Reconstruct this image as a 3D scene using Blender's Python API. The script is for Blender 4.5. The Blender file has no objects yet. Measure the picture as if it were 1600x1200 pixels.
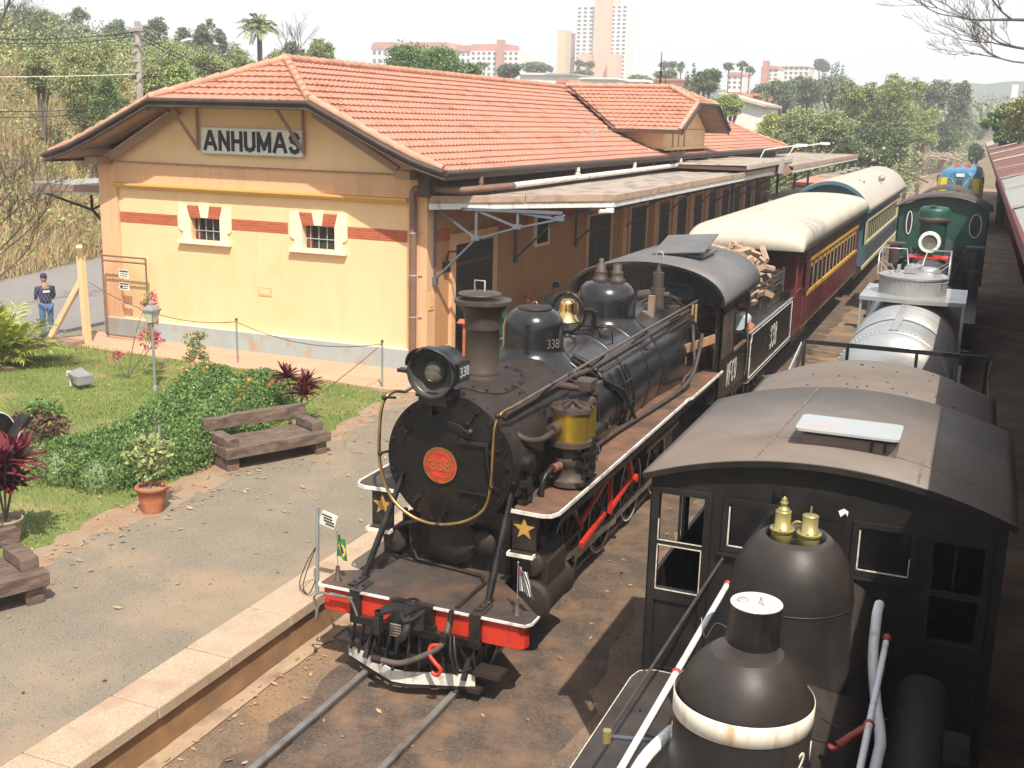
import bpy, math, random
import numpy as np
from mathutils import Vector, Matrix
random.seed(7); RNG=np.random.default_rng(7)
R=math.radians; PI=math.pi
SC=bpy.context.scene; COL=SC.collection
# ---------------------------------------------------------------- camera
YAW,PITCH,ROLL,F=-0.39072515,0.23163389,0.02509606,1751.9
CF=Vector((math.sin(YAW)*math.cos(PITCH),math.cos(YAW)*math.cos(PITCH),-math.sin(PITCH)))
_r=Vector((math.cos(YAW),-math.sin(YAW),0)); _u=_r.cross(CF)
CR=_r*math.cos(ROLL)+_u*math.sin(ROLL); CU=_u*math.cos(ROLL)-_r*math.sin(ROLL)
CAMP=Vector((0,0,5.8))
cd=bpy.data.cameras.new('camera'); cam=bpy.data.objects.new('camera',cd); COL.objects.link(cam)
cd.sensor_width=36; cd.lens=F/1600*36; cd.clip_start=.05; cd.clip_end=9000
cam.matrix_world=Matrix(((CR.x,CU.x,-CF.x,CAMP.x),(CR.y,CU.y,-CF.y,CAMP.y),(CR.z,CU.z,-CF.z,CAMP.z),(0,0,0,1)))
SC.camera=cam
def at(px,py,Y):
    d=CF+CR*((px-800)/F)-CU*((py-600)/F)
    return CAMP+d*(Y/d.y)
# ---------------------------------------------------------------- light
SUN=Vector((.41,-.575,1)).normalized()
w=bpy.data.worlds.new('World'); SC.world=w; w.use_nodes=True
nt=w.node_tree; bg=nt.nodes['Background']; sky=nt.nodes.new('ShaderNodeTexSky'); sky.sky_type='NISHITA'
sky.sun_disc=False; sky.sun_elevation=math.asin(SUN.z); sky.sun_rotation=math.atan2(SUN.x,SUN.y)
sky.air_density=1.0; sky.dust_density=2.0; sky.ozone_density=1.0; sky.altitude=0
# a hot hazy day: the blue of the clear sky is veiled by milky white haze, most of all towards the horizon
_tc=nt.nodes.new('ShaderNodeTexCoord'); _sp=nt.nodes.new('ShaderNodeSeparateXYZ'); _mr=nt.nodes.new('ShaderNodeMapRange'); _mx=nt.nodes.new('ShaderNodeMix'); _mx.data_type='RGBA'
_mr.inputs[1].default_value=0; _mr.inputs[2].default_value=.6; _mr.inputs[3].default_value=.92; _mr.inputs[4].default_value=.35
nt.links.new(_tc.outputs['Generated'],_sp.inputs[0]); nt.links.new(_sp.outputs[2],_mr.inputs[0]); nt.links.new(_mr.outputs[0],_mx.inputs[0])
nt.links.new(sky.outputs[0],_mx.inputs[6]); _mx.inputs[7].default_value=(6.6,6.65,6.55,1); nt.links.new(_mx.outputs[2],bg.inputs[0]); bg.inputs[1].default_value=.15
sl=bpy.data.lights.new('sun','SUN'); sl.energy=5.0; sl.angle=R(.6); sl.color=(1,.93,.82)
so=bpy.data.objects.new('sun',sl); COL.objects.link(so); so.rotation_euler=SUN.to_track_quat('Z','Y').to_euler()
SC.view_settings.view_transform='Standard'; SC.view_settings.look='None'; SC.view_settings.exposure=.45; SC.view_settings.gamma=1
# ---------------------------------------------------------------- materials
MATS={}
def mat(key,col,rough=.6,metal=0,var=.18,scale=2.5,dirt=None,damt=.5,dscale=1.2,bump=0,bscale=60,detail=6,streak=None,top=None,glass=0,sss=0,spec=None,fine=0,island=0,emit=None,stretch=None):
    if key in MATS: return MATS[key]
    m=bpy.data.materials.new(key); m.use_nodes=True; MATS[key]=m
    n=m.node_tree.nodes; l=m.node_tree.links; b=n['Principled BSDF']
    tc=n.new('ShaderNodeTexCoord'); vec=tc.outputs['Object']
    if stretch:
        mp=n.new('ShaderNodeMapping'); mp.inputs['Scale'].default_value=stretch; l.new(vec,mp.inputs[0]); vec=mp.outputs[0]
    def noise(s,d=detail,v=None):
        t=n.new('ShaderNodeTexNoise'); t.inputs['Scale'].default_value=s; t.inputs['Detail'].default_value=d; t.inputs['Roughness'].default_value=.6
        l.new(v or vec,t.inputs['Vector']); return t.outputs['Fac']
    def ramp(f,a,bb):
        r=n.new('ShaderNodeMapRange'); r.inputs[1].default_value=a; r.inputs[2].default_value=bb; l.new(f,r.inputs[0]); return r.outputs[0]
    def mix(f,a,bb):
        x=n.new('ShaderNodeMix'); x.data_type='RGBA'
        if isinstance(f,float): x.inputs[0].default_value=f
        else: l.new(f,x.inputs[0])
        for i,c in ((6,a),(7,bb)):
            if isinstance(c,tuple): x.inputs[i].default_value=(*c[:3],1)
            else: l.new(c,x.inputs[i])
        return x.outputs[2]
    lo=tuple(max(0,c*(1-var)) for c in col); hi=tuple(min(1,c*(1+var)) for c in col)
    c=mix(ramp(noise(scale),.3,.7),lo,hi)
    if fine:
        c=mix(ramp(noise(fine,3),.35,.65),mix(.45,c,tuple(x*.35 for x in col)),mix(.4,c,tuple(min(1,x*1.7) for x in col)))
    if island:
        g=n.new('ShaderNodeNewGeometry'); c=mix(ramp(g.outputs['Random Per Island'],0,1),mix(island,c,tuple(x*.35 for x in col)),mix(island*.8,c,tuple(min(1,x*1.9) for x in col)))
    if dirt: c=mix(ramp(noise(dscale),.62-damt*.3,.72-damt*.1),c,dirt)
    if streak:
        mp=n.new('ShaderNodeMapping'); mp.inputs['Scale'].default_value=(1,1,.12); l.new(tc.outputs['Object'],mp.inputs[0])
        c=mix(ramp(noise(streak[1],4,mp.outputs[0]),.5,.75),c,streak[0])
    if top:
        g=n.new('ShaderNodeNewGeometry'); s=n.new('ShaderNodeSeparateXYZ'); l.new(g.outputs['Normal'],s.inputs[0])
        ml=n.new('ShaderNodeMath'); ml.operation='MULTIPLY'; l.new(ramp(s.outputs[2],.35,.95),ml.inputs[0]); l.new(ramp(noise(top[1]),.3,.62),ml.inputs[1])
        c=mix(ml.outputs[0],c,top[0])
    l.new(c,b.inputs['Base Color'])
    rr=n.new('ShaderNodeMapRange'); rr.inputs[3].default_value=max(.03,rough-.1); rr.inputs[4].default_value=min(1,rough+.14); l.new(noise(scale*2.3),rr.inputs[0]); l.new(rr.outputs[0],b.inputs['Roughness'])
    b.inputs['Metallic'].default_value=metal
    if spec is not None: b.inputs['Specular IOR Level'].default_value=spec
    if glass: b.inputs['Transmission Weight'].default_value=glass
    if sss: b.inputs['Subsurface Weight'].default_value=sss
    if emit: b.inputs['Emission Color'].default_value=(*emit,1); b.inputs['Emission Strength'].default_value=1
    if bump:
        bp=n.new('ShaderNodeBump'); bp.inputs['Strength'].default_value=min(1,bump); bp.inputs['Distance'].default_value=.02*max(1,bump); l.new(noise(bscale,5),bp.inputs['Height']); l.new(bp.outputs[0],b.inputs['Normal'])
    return m
def brick_mat():
    m=mat('red_brick',(.42,.10,.045),.8,var=.12,scale=3)
    n=m.node_tree.nodes; l=m.node_tree.links; b=n['Principled BSDF']
    t=n.new('ShaderNodeTexBrick'); t.inputs['Color1'].default_value=(.46,.105,.045,1); t.inputs['Color2'].default_value=(.36,.08,.035,1); t.inputs['Mortar'].default_value=(.5,.22,.13,1)
    t.inputs['Scale'].default_value=1; t.inputs['Brick Width'].default_value=.21; t.inputs['Row Height'].default_value=.0625; t.inputs['Mortar Size'].default_value=.004
    tc=n.new('ShaderNodeTexCoord'); s=n.new('ShaderNodeSeparateXYZ'); cb=n.new('ShaderNodeCombineXYZ'); ad=n.new('ShaderNodeMath')
    l.new(tc.outputs['Object'],s.inputs[0]); l.new(s.outputs[0],ad.inputs[0]); l.new(s.outputs[1],ad.inputs[1]); l.new(ad.outputs[0],cb.inputs[0]); l.new(s.outputs[2],cb.inputs[1]); l.new(cb.outputs[0],t.inputs['Vector'])
    l.new(t.outputs[0],b.inputs['Base Color']); return m
M={}
def defmats():
    M['yellow']=mat('yellow_wall_paint',(.82,.56,.315),.85,var=.05,scale=.7,bump=.15,bscale=25,streak=((.79,.53,.29),3.0),dirt=(.76,.52,.24),damt=.3)
    M['peach']=mat('peach_wall_paint',(.72,.42,.23),.85,var=.05,scale=.8,streak=((.58,.34,.2),3.0))
    M['greybase']=mat('grey_base_paint',(.35,.40,.39),.85,var=.08,scale=2,streak=((.36,.33,.28),4),dirt=(.40,.30,.21),damt=.3,dscale=2.2)
    M['cream']=mat('cream_trim',(.84,.72,.52),.8,var=.04)
    M['brick']=brick_mat()
    M['tile']=mat('clay_roof_tile',(.46,.215,.145),.85,var=.16,scale=5,dirt=(.36,.13,.075),damt=.25,dscale=1.3)
    M['ridge']=mat('clay_ridge_tile',(.52,.27,.18),.85,var=.22,scale=4,dirt=(.36,.22,.15),damt=.4)
    M['soffit']=mat('brown_soffit_wood',(.30,.19,.14),.8,var=.15)
    M['gutter']=mat('brown_gutter',(.065,.042,.032),.5,var=.3)
    M['pipe']=mat('brown_downpipe',(.20,.115,.075),.5,var=.12)
    M['pvc']=mat('white_pvc',(.72,.68,.60),.45,var=.06,dirt=(.45,.38,.3),damt=.3,dscale=3)
    M['fibre']=mat('fibre_cement_sheet',(.36,.30,.24),.9,var=.2,scale=4,fine=30,dirt=(.16,.13,.105),damt=.45,dscale=1.0,stretch=(3,1,1))
    M['fascia']=mat('canopy_fascia_brown',(.40,.27,.19),.8,var=.12,scale=2,dirt=(.22,.16,.12),damt=.4,dscale=3)
    M['whitepaint']=mat('worn_white_paint',(.68,.66,.60),.6,var=.08,dirt=(.40,.36,.30),damt=.4,dscale=5)
    M['steelblue']=mat('blue_grey_steel',(.12,.14,.17),.45,.2,var=.2)
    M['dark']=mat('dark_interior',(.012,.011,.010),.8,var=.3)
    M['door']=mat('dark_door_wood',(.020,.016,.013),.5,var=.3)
    M['doorshade']=mat('brown_shutter_wood',(.10,.065,.045),.6,var=.3)
    M['sign']=mat('white_sign_board',(.66,.66,.60),.6,var=.05,dirt=(.5,.47,.4),damt=.3,dscale=4)
    M['ink']=mat('black_lettering',(.012,.012,.012),.6,var=.1)
    M['glassdark']=mat('dark_window_glass',(.03,.035,.035),.12,var=.4,scale=4)
    M['bar']=mat('grey_window_bar',(.42,.42,.40),.5,var=.15)
    # locomotive
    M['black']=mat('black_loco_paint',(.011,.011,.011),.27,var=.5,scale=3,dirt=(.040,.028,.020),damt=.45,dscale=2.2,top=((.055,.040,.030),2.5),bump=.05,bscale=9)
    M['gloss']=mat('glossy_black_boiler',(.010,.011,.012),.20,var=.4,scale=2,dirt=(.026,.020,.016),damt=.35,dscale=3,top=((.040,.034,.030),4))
    M['soot']=mat('sooty_brown_smokebox',(.036,.025,.019),.6,spec=.3,var=.3,scale=4,dirt=(.022,.018,.016),damt=.5,dscale=2.5,bump=.1,bscale=30)
    M['roofgrey']=mat('weathered_cab_roof',(.125,.120,.116),.45,var=.14,scale=2,dirt=(.12,.10,.085),damt=.35,dscale=1.2,bump=.04,bscale=12)
    M['deck']=mat('rusty_deck_plate',(.060,.046,.038),.6,var=.3,scale=5,dirt=(.120,.066,.040),damt=.45,dscale=2,bump=.1,bscale=40)
    M['rustboard']=mat('rusty_running_board',(.155,.078,.045),.8,var=.3,scale=5,dirt=(.060,.042,.034),damt=.45,dscale=1.8,bump=.12,bscale=40)
    M['red']=mat('signal_red_paint',(.56,.035,.014),.4,var=.1,scale=3,dirt=(.30,.03,.015),damt=.3,dscale=6)
    M['whitetrim']=mat('white_trim_paint',(.70,.67,.60),.5,var=.08,dirt=(.36,.30,.23),damt=.42,dscale=7)
    M['brass']=mat('polished_brass',(.78,.52,.20),.22,1,var=.12,scale=6)
    M['brassdull']=mat('dull_brass_rail',(.50,.33,.14),.35,1,var=.35,scale=6)
    M['brassflat']=mat('brushed_brass_band',(.62,.42,.055),.35,.85,var=.12,scale=6)
    M['iron']=mat('oily_black_iron',(.020,.018,.016),.38,.4,var=.5,scale=6,dirt=(.050,.033,.024),damt=.4,dscale=5,bump=.1,bscale=25)
    M['brownpipe']=mat('dusty_brown_pipe',(.065,.046,.036),.6,.1,var=.35,scale=6)
    M['steel']=mat('bare_steel',(.35,.33,.31),.35,.8,var=.3,scale=8,dirt=(.18,.10,.06),damt=.4,dscale=6)
    M['lens']=mat('headlamp_lens',(.22,.21,.17),.08,.6,var=.2)
    M['gold']=mat('gold_star_paint',(.42,.24,.05),.5,var=.2)
    M['wood']=mat('raw_timber',(.34,.20,.10),.8,var=.25,scale=5,stretch=(1,1,6))
    M['firewood']=mat('split_firewood',(.34,.235,.16),.85,var=.3,scale=6,island=.35)
    M['brickred']=mat('red_brick_piece',(.45,.12,.06),.8,var=.2)
    M['drum']=mat('pale_blue_drum',(.48,.53,.52),.4,var=.1)
    # second loco
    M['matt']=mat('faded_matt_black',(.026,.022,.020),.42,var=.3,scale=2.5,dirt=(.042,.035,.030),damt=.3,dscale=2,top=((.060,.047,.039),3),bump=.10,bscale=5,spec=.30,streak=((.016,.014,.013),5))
    M['cabblack']=mat('satin_black_cab',(.015,.014,.013),.42,spec=.28,var=.25,scale=2,dirt=(.030,.027,.024),damt=.4,dscale=2)
    M['roofbrown']=mat('taupe_tarred_roof',(.165,.130,.104),.55,var=.12,scale=1.5,dirt=(.125,.102,.084),damt=.4,dscale=1,bump=.06,bscale=14,fine=0)
    M['whitepipe']=mat('white_pipe_paint',(.78,.78,.76),.35,var=.05,dirt=(.5,.46,.4),damt=.2,dscale=6)
    M['creamband']=mat('cream_dome_band',(.74,.68,.57),.5,var=.07,streak=((.5,.3,.15),14))
    M['valvebrass']=mat('painted_brass_valve',(.40,.34,.13),.4,.5,var=.15)
    M['oxide']=mat('red_oxide_joint',(.34,.06,.04),.5,var=.15)
    M['olive']=mat('olive_boiler_band',(.17,.17,.10),.5,var=.2)
    M['chip']=mat('chipped_white_putty',(.55,.50,.42),.8,var=.4,scale=30)
    M['hatchwhite']=mat('pale_grey_hatch',(.36,.38,.38),.4,var=.04,dirt=(.5,.3,.2),damt=.12,dscale=1.5)
    M['silver']=mat('silver_tank_paint',(.40,.41,.41),.34,.45,var=.12,scale=1.5,dirt=(.36,.33,.28),damt=.4,dscale=1.2)
    M['green']=mat('green_loco_paint',(.010,.062,.040),.45,var=.25,scale=3,dirt=(.03,.08,.055),damt=.3)
    M['coachpost']=mat('tan_window_post',(.40,.24,.15),.6,var=.15)
    M['maroon']=mat('maroon_coach_paint',(.125,.018,.020),.35,var=.2,scale=2,streak=((.19,.07,.06),3),dirt=(.17,.05,.045),damt=.35,dscale=1)
    M['ochre']=mat('yellow_window_paint',(.58,.34,.04),.45,var=.12)
    M['coachroof']=mat('cream_coach_roof',(.49,.435,.345),.6,var=.06,scale=1.2,dirt=(.56,.46,.36),damt=.4,dscale=.8)
    M['coachroof2']=mat('beige_coach_roof',(.40,.355,.30),.6,var=.07,scale=1.2,dirt=(.40,.35,.30),damt=.3,dscale=1)
    M['coachblue']=mat('blue_coach_paint',(.045,.125,.17),.35,var=.15,scale=2,dirt=(.11,.12,.14),damt=.3,dscale=1)
    M['coachcream']=mat('pale_yellow_coach_paint',(.58,.56,.30),.4,var=.1,streak=((.45,.4,.25),4))
    M['coachnavy']=mat('faded_navy_panel',(.055,.065,.09),.35,var=.2)
    M['dieselblue']=mat('diesel_blue_paint',(.05,.19,.33),.35,var=.15)
    M['dieselyellow']=mat('diesel_yellow_paint',(.75,.58,.03),.35,var=.1)
    M['rustsheet']=mat('rusty_red_sheet',(.17,.062,.045),.75,var=.25,scale=1.2,streak=None,dirt=(.30,.17,.13),damt=.3,dscale=1.5)
    M['zinc']=mat('grey_zinc_sheet',(.36,.36,.33),.5,.3,var=.15,scale=1,dirt=(.36,.27,.21),damt=.3,dscale=1)
    M['wagonred']=mat('dark_red_wagon_paint',(.13,.025,.022),.6,var=.3,scale=1.5)
    # ground
    M['gravel']=mat('grey_gravel_paving',(.235,.195,.142),.95,var=.16,scale=1.1,fine=55,dirt=(.325,.235,.150),damt=.42,dscale=.55,bump=.6,bscale=90)
    M['ballast']=mat('stained_track_bed',(.165,.120,.084),.95,var=.4,scale=1.6,fine=30,dirt=(.33,.200,.105),damt=.6,dscale=.75,bump=.8,bscale=70)
    M['sleeperdirt']=mat('sleeper_dirt',(.05,.036,.028),.9,var=.4,scale=2,fine=40,bump=.5,bscale=60)
    M['coping']=mat('stone_coping',(.43,.32,.22),.85,var=.09,scale=2,dirt=(.36,.24,.16),damt=.35,dscale=1.5,fine=90,bump=.15,bscale=50)
    M['dirtwall']=mat('stained_platform_face',(.30,.165,.075),.9,var=.25,scale=3,dirt=(.20,.14,.08),damt=.5,dscale=2,bump=.3,bscale=40)
    M['concrete']=mat('pale_concrete_strip',(.38,.27,.175),.9,var=.15,scale=3,dirt=(.2,.13,.08),damt=.4,dscale=2,bump=.2)
    M['pinkwalk']=mat('pink_cement_walk',(.52,.31,.20),.9,var=.1,scale=1.2,dirt=(.42,.30,.2),damt=.35,dscale=.8)
    M['soil']=mat('sandy_red_soil',(.32,.20,.12),.95,var=.25,scale=3,fine=45,dirt=(.30,.245,.165),damt=.6,dscale=2,bump=.5,bscale=60)
    M['lawn']=mat('lawn_soil_green',(.15,.18,.045),.95,var=.25,scale=2,fine=30,dirt=(.30,.23,.10),damt=.35,dscale=.9,bump=.5,bscale=50)
    M['asphalt']=mat('pale_worn_asphalt',(.24,.22,.20),.9,var=.08,scale=1,fine=40,bump=.2,bscale=60)
    M['earth']=mat('dry_earth',(.22,.16,.10),.95,var=.25,scale=.3,dirt=(.16,.13,.07),damt=.5,dscale=.12,fine=4)
    M['straw']=mat('dry_straw_slope',(.25,.185,.09),.95,var=.3,scale=.6,fine=6,dirt=(.12,.13,.04),damt=.5,dscale=.35,bump=1,bscale=8)
    M['straweaf']=mat('dry_grass_blades',(.46,.34,.17),.8,var=.25,scale=.35,island=.35,dirt=(.17,.17,.05),damt=.42,dscale=.3)
    M['grass']=mat('lawn_grass_blades',(.16,.23,.045),.7,var=.3,scale=1.2,island=.4,dirt=(.33,.29,.11),damt=.4,dscale=.8)
    M['rail']=mat('rail_steel',(.27,.26,.245),.38,.5,var=.2,scale=4,dirt=(.13,.08,.05),damt=.35,dscale=3)
    M['hedge']=mat('hedge_leaves',(.11,.19,.045),.5,var=.3,scale=2,island=.55)
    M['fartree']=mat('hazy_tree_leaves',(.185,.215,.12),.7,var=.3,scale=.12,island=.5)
    M['olivetree']=mat('olive_tree_leaves',(.27,.30,.115),.7,var=.3,scale=.15,island=.45)
    M['limetree']=mat('lime_tree_leaves',(.27,.34,.10),.7,var=.25,scale=.3,island=.45)
    M['darktree']=mat('dark_tree_leaves',(.12,.165,.065),.7,var=.35,scale=.2,island=.5)
    M['palmleaf']=mat('palm_leaflets',(.34,.38,.075),.5,var=.3,scale=3,island=.4)
    M['pine']=mat('grey_green_pine',(.175,.215,.12),.8,var=.25,scale=.2,island=.4)
    M['bark']=mat('grey_brown_bark',(.16,.12,.09),.9,var=.3,scale=4,bump=.4,bscale=20)
    M['twig']=mat('grey_twig',(.12,.10,.085),.9,var=.2)
    M['crimson']=mat('crimson_cordyline_leaf',(.15,.020,.032),.35,var=.4,scale=3,island=.6)
    M['terracotta']=mat('terracotta_pot',(.40,.13,.06),.8,var=.1,scale=4,dirt=(.46,.2,.12),damt=.3,dscale=5)
    M['potgrey']=mat('mossy_grey_pot',(.34,.27,.19),.9,var=.2,scale=5)
    M['sleeper']=mat('weathered_sleeper_wood',(.17,.115,.085),.9,var=.35,scale=3,dirt=(.07,.05,.04),damt=.45,dscale=4,bump=.8,bscale=18,stretch=(1,7,3))
    M['galv']=mat('galvanised_post',(.30,.31,.30),.5,.3,var=.15)
    M['chain']=mat('rusty_chain',(.14,.10,.075),.6,.4,var=.2)
    M['creampost']=mat('cream_painted_concrete',(.70,.53,.30),.8,var=.08)
    M['mesh']=mat('rusty_gate_frame',(.20,.12,.08),.6,var=.2)
    M['skin']=mat('skin',(.36,.19,.12),.5,var=.06,sss=.05)
    M['navy']=mat('navy_cloth',(.035,.03,.10),.85,var=.15)
    M['denim']=mat('blue_denim',(.06,.14,.30),.85,var=.2,scale=8)
    M['greycloth']=mat('grey_cloth',(.16,.17,.18),.85,var=.15)
    M['pole']=mat('grey_concrete_pole',(.36,.32,.28),.85,var=.12,scale=3)
    M['wire']=mat('black_cable',(.02,.02,.02),.6,var=.1)
    M['peachtower']=mat('peach_tower_render',(.74,.46,.32),.8,var=.03)  # pale tower colours stand in for part of the distance haze
    M['whitetower']=mat('white_tower_render',(.80,.78,.74),.8,var=.03)
    M['towerglass']=mat('tower_window',(.14,.15,.17),.3,var=.3)
    M['salmon']=mat('salmon_roof_tile',(.50,.21,.14),.8,var=.12)
    M['offwhite']=mat('off_white_house_wall',(.66,.64,.60),.8,var=.05)
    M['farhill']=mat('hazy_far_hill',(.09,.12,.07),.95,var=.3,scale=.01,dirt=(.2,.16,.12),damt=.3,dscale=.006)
    M['leaffall']=mat('fallen_leaf',(.36,.23,.13),.8,var=.3,island=.5)
    M['flag_green']=mat('flag_green',(.02,.20,.05),.7,var=.1)
    M['flag_yellow']=mat('flag_yellow',(.75,.55,.03),.7,var=.05)
    M['flag_blue']=mat('flag_blue',(.02,.05,.25),.7,var=.05)
    M['flower']=mat('pink_blossom',(.55,.10,.14),.6,var=.3,island=.4)
    M['orange']=mat('orange_blossom',(.60,.16,.03),.6,var=.3,island=.4)
defmats()
M['oldsilver']=mat('old_silver_lettering',(.13,.12,.10),.5,var=.3,scale=10)
# ---------------------------------------------------------------- mesh builder
def props(o,label=None,cat=None,group=None,kind=None):
    if label: o['label']=label
    if cat: o['category']=cat
    if group: o['group']=group
    if kind: o['kind']=kind
    return o
ORG={}
def thing(name,label,cat,loc=(0,0,0),group=None):
    o=bpy.data.objects.new(name,None); COL.objects.link(o); o.location=loc; o.empty_display_size=.2
    ORG[o.name]=Vector(loc); return props(o,label,cat,group)
def link(o,parent):
    COL.objects.link(o)
    if parent is not None:
        o.parent=parent; ORG[o.name]=ORG[parent.name]
    else: ORG[o.name]=Vector(o.location)
    return o
class MB:
    def __init__(s): s.v=[]; s.f=[]; s.m=[]; s.s=[]; s.mi=0
    def add(s,vs,fs,smooth=False):
        k=len(s.v); s.v.extend([tuple(x) for x in vs]); s.f.extend([tuple(i+k for i in f) for f in fs]); s.m.extend([s.mi]*len(fs)); s.s.extend([smooth]*len(fs)); return s
    def use(s,i): s.mi=i; return s
    def box(s,x0,x1,y0,y1,z0,z1,X=None):
        vs=[(x,y,z) for x in (x0,x1) for y in (y0,y1) for z in (z0,z1)]
        if X is not None: vs=[X@Vector(p) for p in vs]
        return s.add(vs,[(0,1,3,2),(4,6,7,5),(0,4,5,1),(2,3,7,6),(0,2,6,4),(1,5,7,3)])
    def obox(s,c,d,rz=0,rx=0,ry=0):
        X=Matrix.Translation(c)@Matrix.Rotation(rz,4,'Z')@Matrix.Rotation(ry,4,'Y')@Matrix.Rotation(rx,4,'X')
        return s.box(-d[0]/2,d[0]/2,-d[1]/2,d[1]/2,-d[2]/2,d[2]/2,X)
    def beam(s,a,b,w,h,up=(0,0,1)):
        a=Vector(a); b=Vector(b); d=(b-a); L=d.length; d.normalize(); u=Vector(up)
        if abs(u.dot(d))>.98: u=Vector((1,0,0))
        x=d.cross(u).normalized(); z=x.cross(d)
        X=Matrix(((x.x,d.x,z.x,a.x),(x.y,d.y,z.y,a.y),(x.z,d.z,z.z,a.z),(0,0,0,1)))
        return s.box(-w/2,w/2,0,L,-h/2,h/2,X)
    def tube(s,pts,r,n=8,caps=True,closed=False):
        pts=[Vector(p) for p in pts]; N=len(pts); rs=r if isinstance(r,(list,tuple)) else [r]*N
        t0=(pts[1]-pts[0]).normalized(); up=Vector((0,0,1)) if abs(t0.z)<.9 else Vector((1,0,0)); x=t0.cross(up).normalized()
        vs=[]
        for i,p in enumerate(pts):
            if closed: t=(pts[(i+1)%N]-pts[i-1]).normalized()
            else: t=(pts[min(i+1,N-1)]-pts[max(i-1,0)]).normalized()
            x=(x-t*x.dot(t)); x=x.normalized() if x.length>1e-6 else t.orthogonal().normalized(); y=t.cross(x)
            vs+=[p+(x*math.cos(a)+y*math.sin(a))*rs[i] for a in [2*PI*j/n for j in range(n)]]
        fs=[]
        for i in range(N if closed else N-1):
            for j in range(n):
                a=i*n+j; b=i*n+(j+1)%n; c=((i+1)%N)*n+(j+1)%n; d=((i+1)%N)*n+j; fs.append((a,d,c,b))
        s.add(vs,fs,True)
        if caps and not closed:
            s.add(vs[:n],[tuple(range(n))]); s.add(vs[-n:],[tuple(reversed(range(n)))])
        return s
    def cyl(s,a,b,r0,r1=None,n=20): return s.tube([a,b],[r0,r0 if r1 is None else r1],n)
    def lathe(s,prof,c=(0,0,0),axis='z',n=28,a0=0,a1=2*PI,X=None,smooth=True,sx=1):
        # prof: (radius, height); sharp where the same point is repeated
        c=Vector(c); full=abs(a1-a0-2*PI)<1e-6; cols=n if full else n+1
        segs=[]; cur=[prof[0]]
        for p in prof[1:]:
            if p==cur[-1]: segs.append(cur); cur=[p]
            else: cur.append(p)
        segs.append(cur)
        for sg in segs:
            if len(sg)<2: continue
            vs=[]
            for r,h in sg:
                for j in range(cols):
                    a=a0+(a1-a0)*j/n; ca,sa=math.cos(a)*r,math.sin(a)*r
                    if axis=='z': p=Vector((ca*sx,sa,h))
                    elif axis=='y': p=Vector((ca,h,sa))
                    else: p=Vector((h,ca,sa))
                    if X is not None: p=X@p
                    vs.append(c+p)
            fs=[]
            for i in range(len(sg)-1):
                for j in range(n):
                    j2=(j+1)%cols; fs.append((i*cols+j,i*cols+j2,(i+1)*cols+j2,(i+1)*cols+j))
            s.add(vs,fs,smooth)
        return s
    def ball(s,c,r,n=10,sz=1): 
        return s.lathe([(r*math.cos(t),r*sz*math.sin(t)) for t in [-PI/2+PI*i/(n//2+2) for i in range(n//2+3)]],c,n=n)
    def prism(s,poly,a,b,plane='xz'):
        # poly in plane, extruded between a and b on the third axis
        def P(u,v,w):
            return {'xz':(u,w,v),'yz':(w,u,v),'xy':(u,v,w)}[plane]
        n=len(poly); vs=[P(u,v,a) for u,v in poly]+[P(u,v,b) for u,v in poly]
        fs=[tuple(range(n)),tuple(reversed(range(n,2*n)))]+[(i,n+i,n+(i+1)%n,(i+1)%n) for i in range(n)]
        return s.add(vs,fs)
    def grid(s,P,smooth=True):
        n=len(P); m=len(P[0]); return s.add([q for r in P for q in r],[(i*m+j,i*m+j+1,(i+1)*m+j+1,(i+1)*m+j) for i in range(n-1) for j in range(m-1)],smooth)
    def build(s,name,mats,parent=None,bevel=0,thick=0):
        me=bpy.data.meshes.new(name)
        off=ORG[parent.name] if parent is not None else Vector((0,0,0))
        org=off
        if parent is None and s.v:
            a=np.array(s.v); org=Vector(((a[:,0].min()+a[:,0].max())/2,(a[:,1].min()+a[:,1].max())/2,a[:,2].min()))
        me.from_pydata([(x-org.x,y-org.y,z-org.z) for x,y,z in s.v],[],s.f)
        if not isinstance(mats,(list,tuple)): mats=[mats]
        for m in mats: me.materials.append(M[m] if isinstance(m,str) else m)
        me.polygons.foreach_set('material_index',s.m); me.polygons.foreach_set('use_smooth',s.s); me.update()
        o=bpy.data.objects.new(name,me)
        if parent is None: o.location=org
        link(o,parent)
        if thick: md=o.modifiers.new('t','SOLIDIFY'); md.thickness=thick; md.offset=0
        if bevel: md=o.modifiers.new('b','BEVEL'); md.width=bevel; md.segments=2; md.limit_method='ANGLE'; md.angle_limit=R(35); md.harden_normals=False
        return o
def np_mesh(name,V,Fc,mats,parent=None,mi=None,smooth=False,org=None):
    V=np.asarray(V,dtype=np.float64); Fc=np.asarray(Fc,dtype=np.int32); k=Fc.shape[1]
    off=np.array(ORG[parent.name]) if parent is not None else (np.array(org) if org is not None else np.array(((V[:,0].min()+V[:,0].max())/2,(V[:,1].min()+V[:,1].max())/2,V[:,2].min())))
    me=bpy.data.meshes.new(name); me.vertices.add(len(V)); me.vertices.foreach_set('co',(V-off).ravel())
    me.loops.add(Fc.size); me.loops.foreach_set('vertex_index',Fc.ravel()); me.polygons.add(len(Fc)); me.polygons.foreach_set('loop_start',np.arange(0,Fc.size,k,dtype=np.int32))
    if not isinstance(mats,(list,tuple)): mats=[mats]
    for m in mats: me.materials.append(M[m])
    if mi is not None: me.polygons.foreach_set('material_index',np.asarray(mi,dtype=np.int32))
    if smooth: me.polygons.foreach_set('use_smooth',np.ones(len(Fc),dtype=bool))
    me.update(calc_edges=True); me.validate()
    o=bpy.data.objects.new(name,me)
    if parent is None: o.location=off
    return link(o,parent)
def unit(a): return a/np.maximum(1e-9,np.linalg.norm(a,axis=1,keepdims=True))
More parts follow.
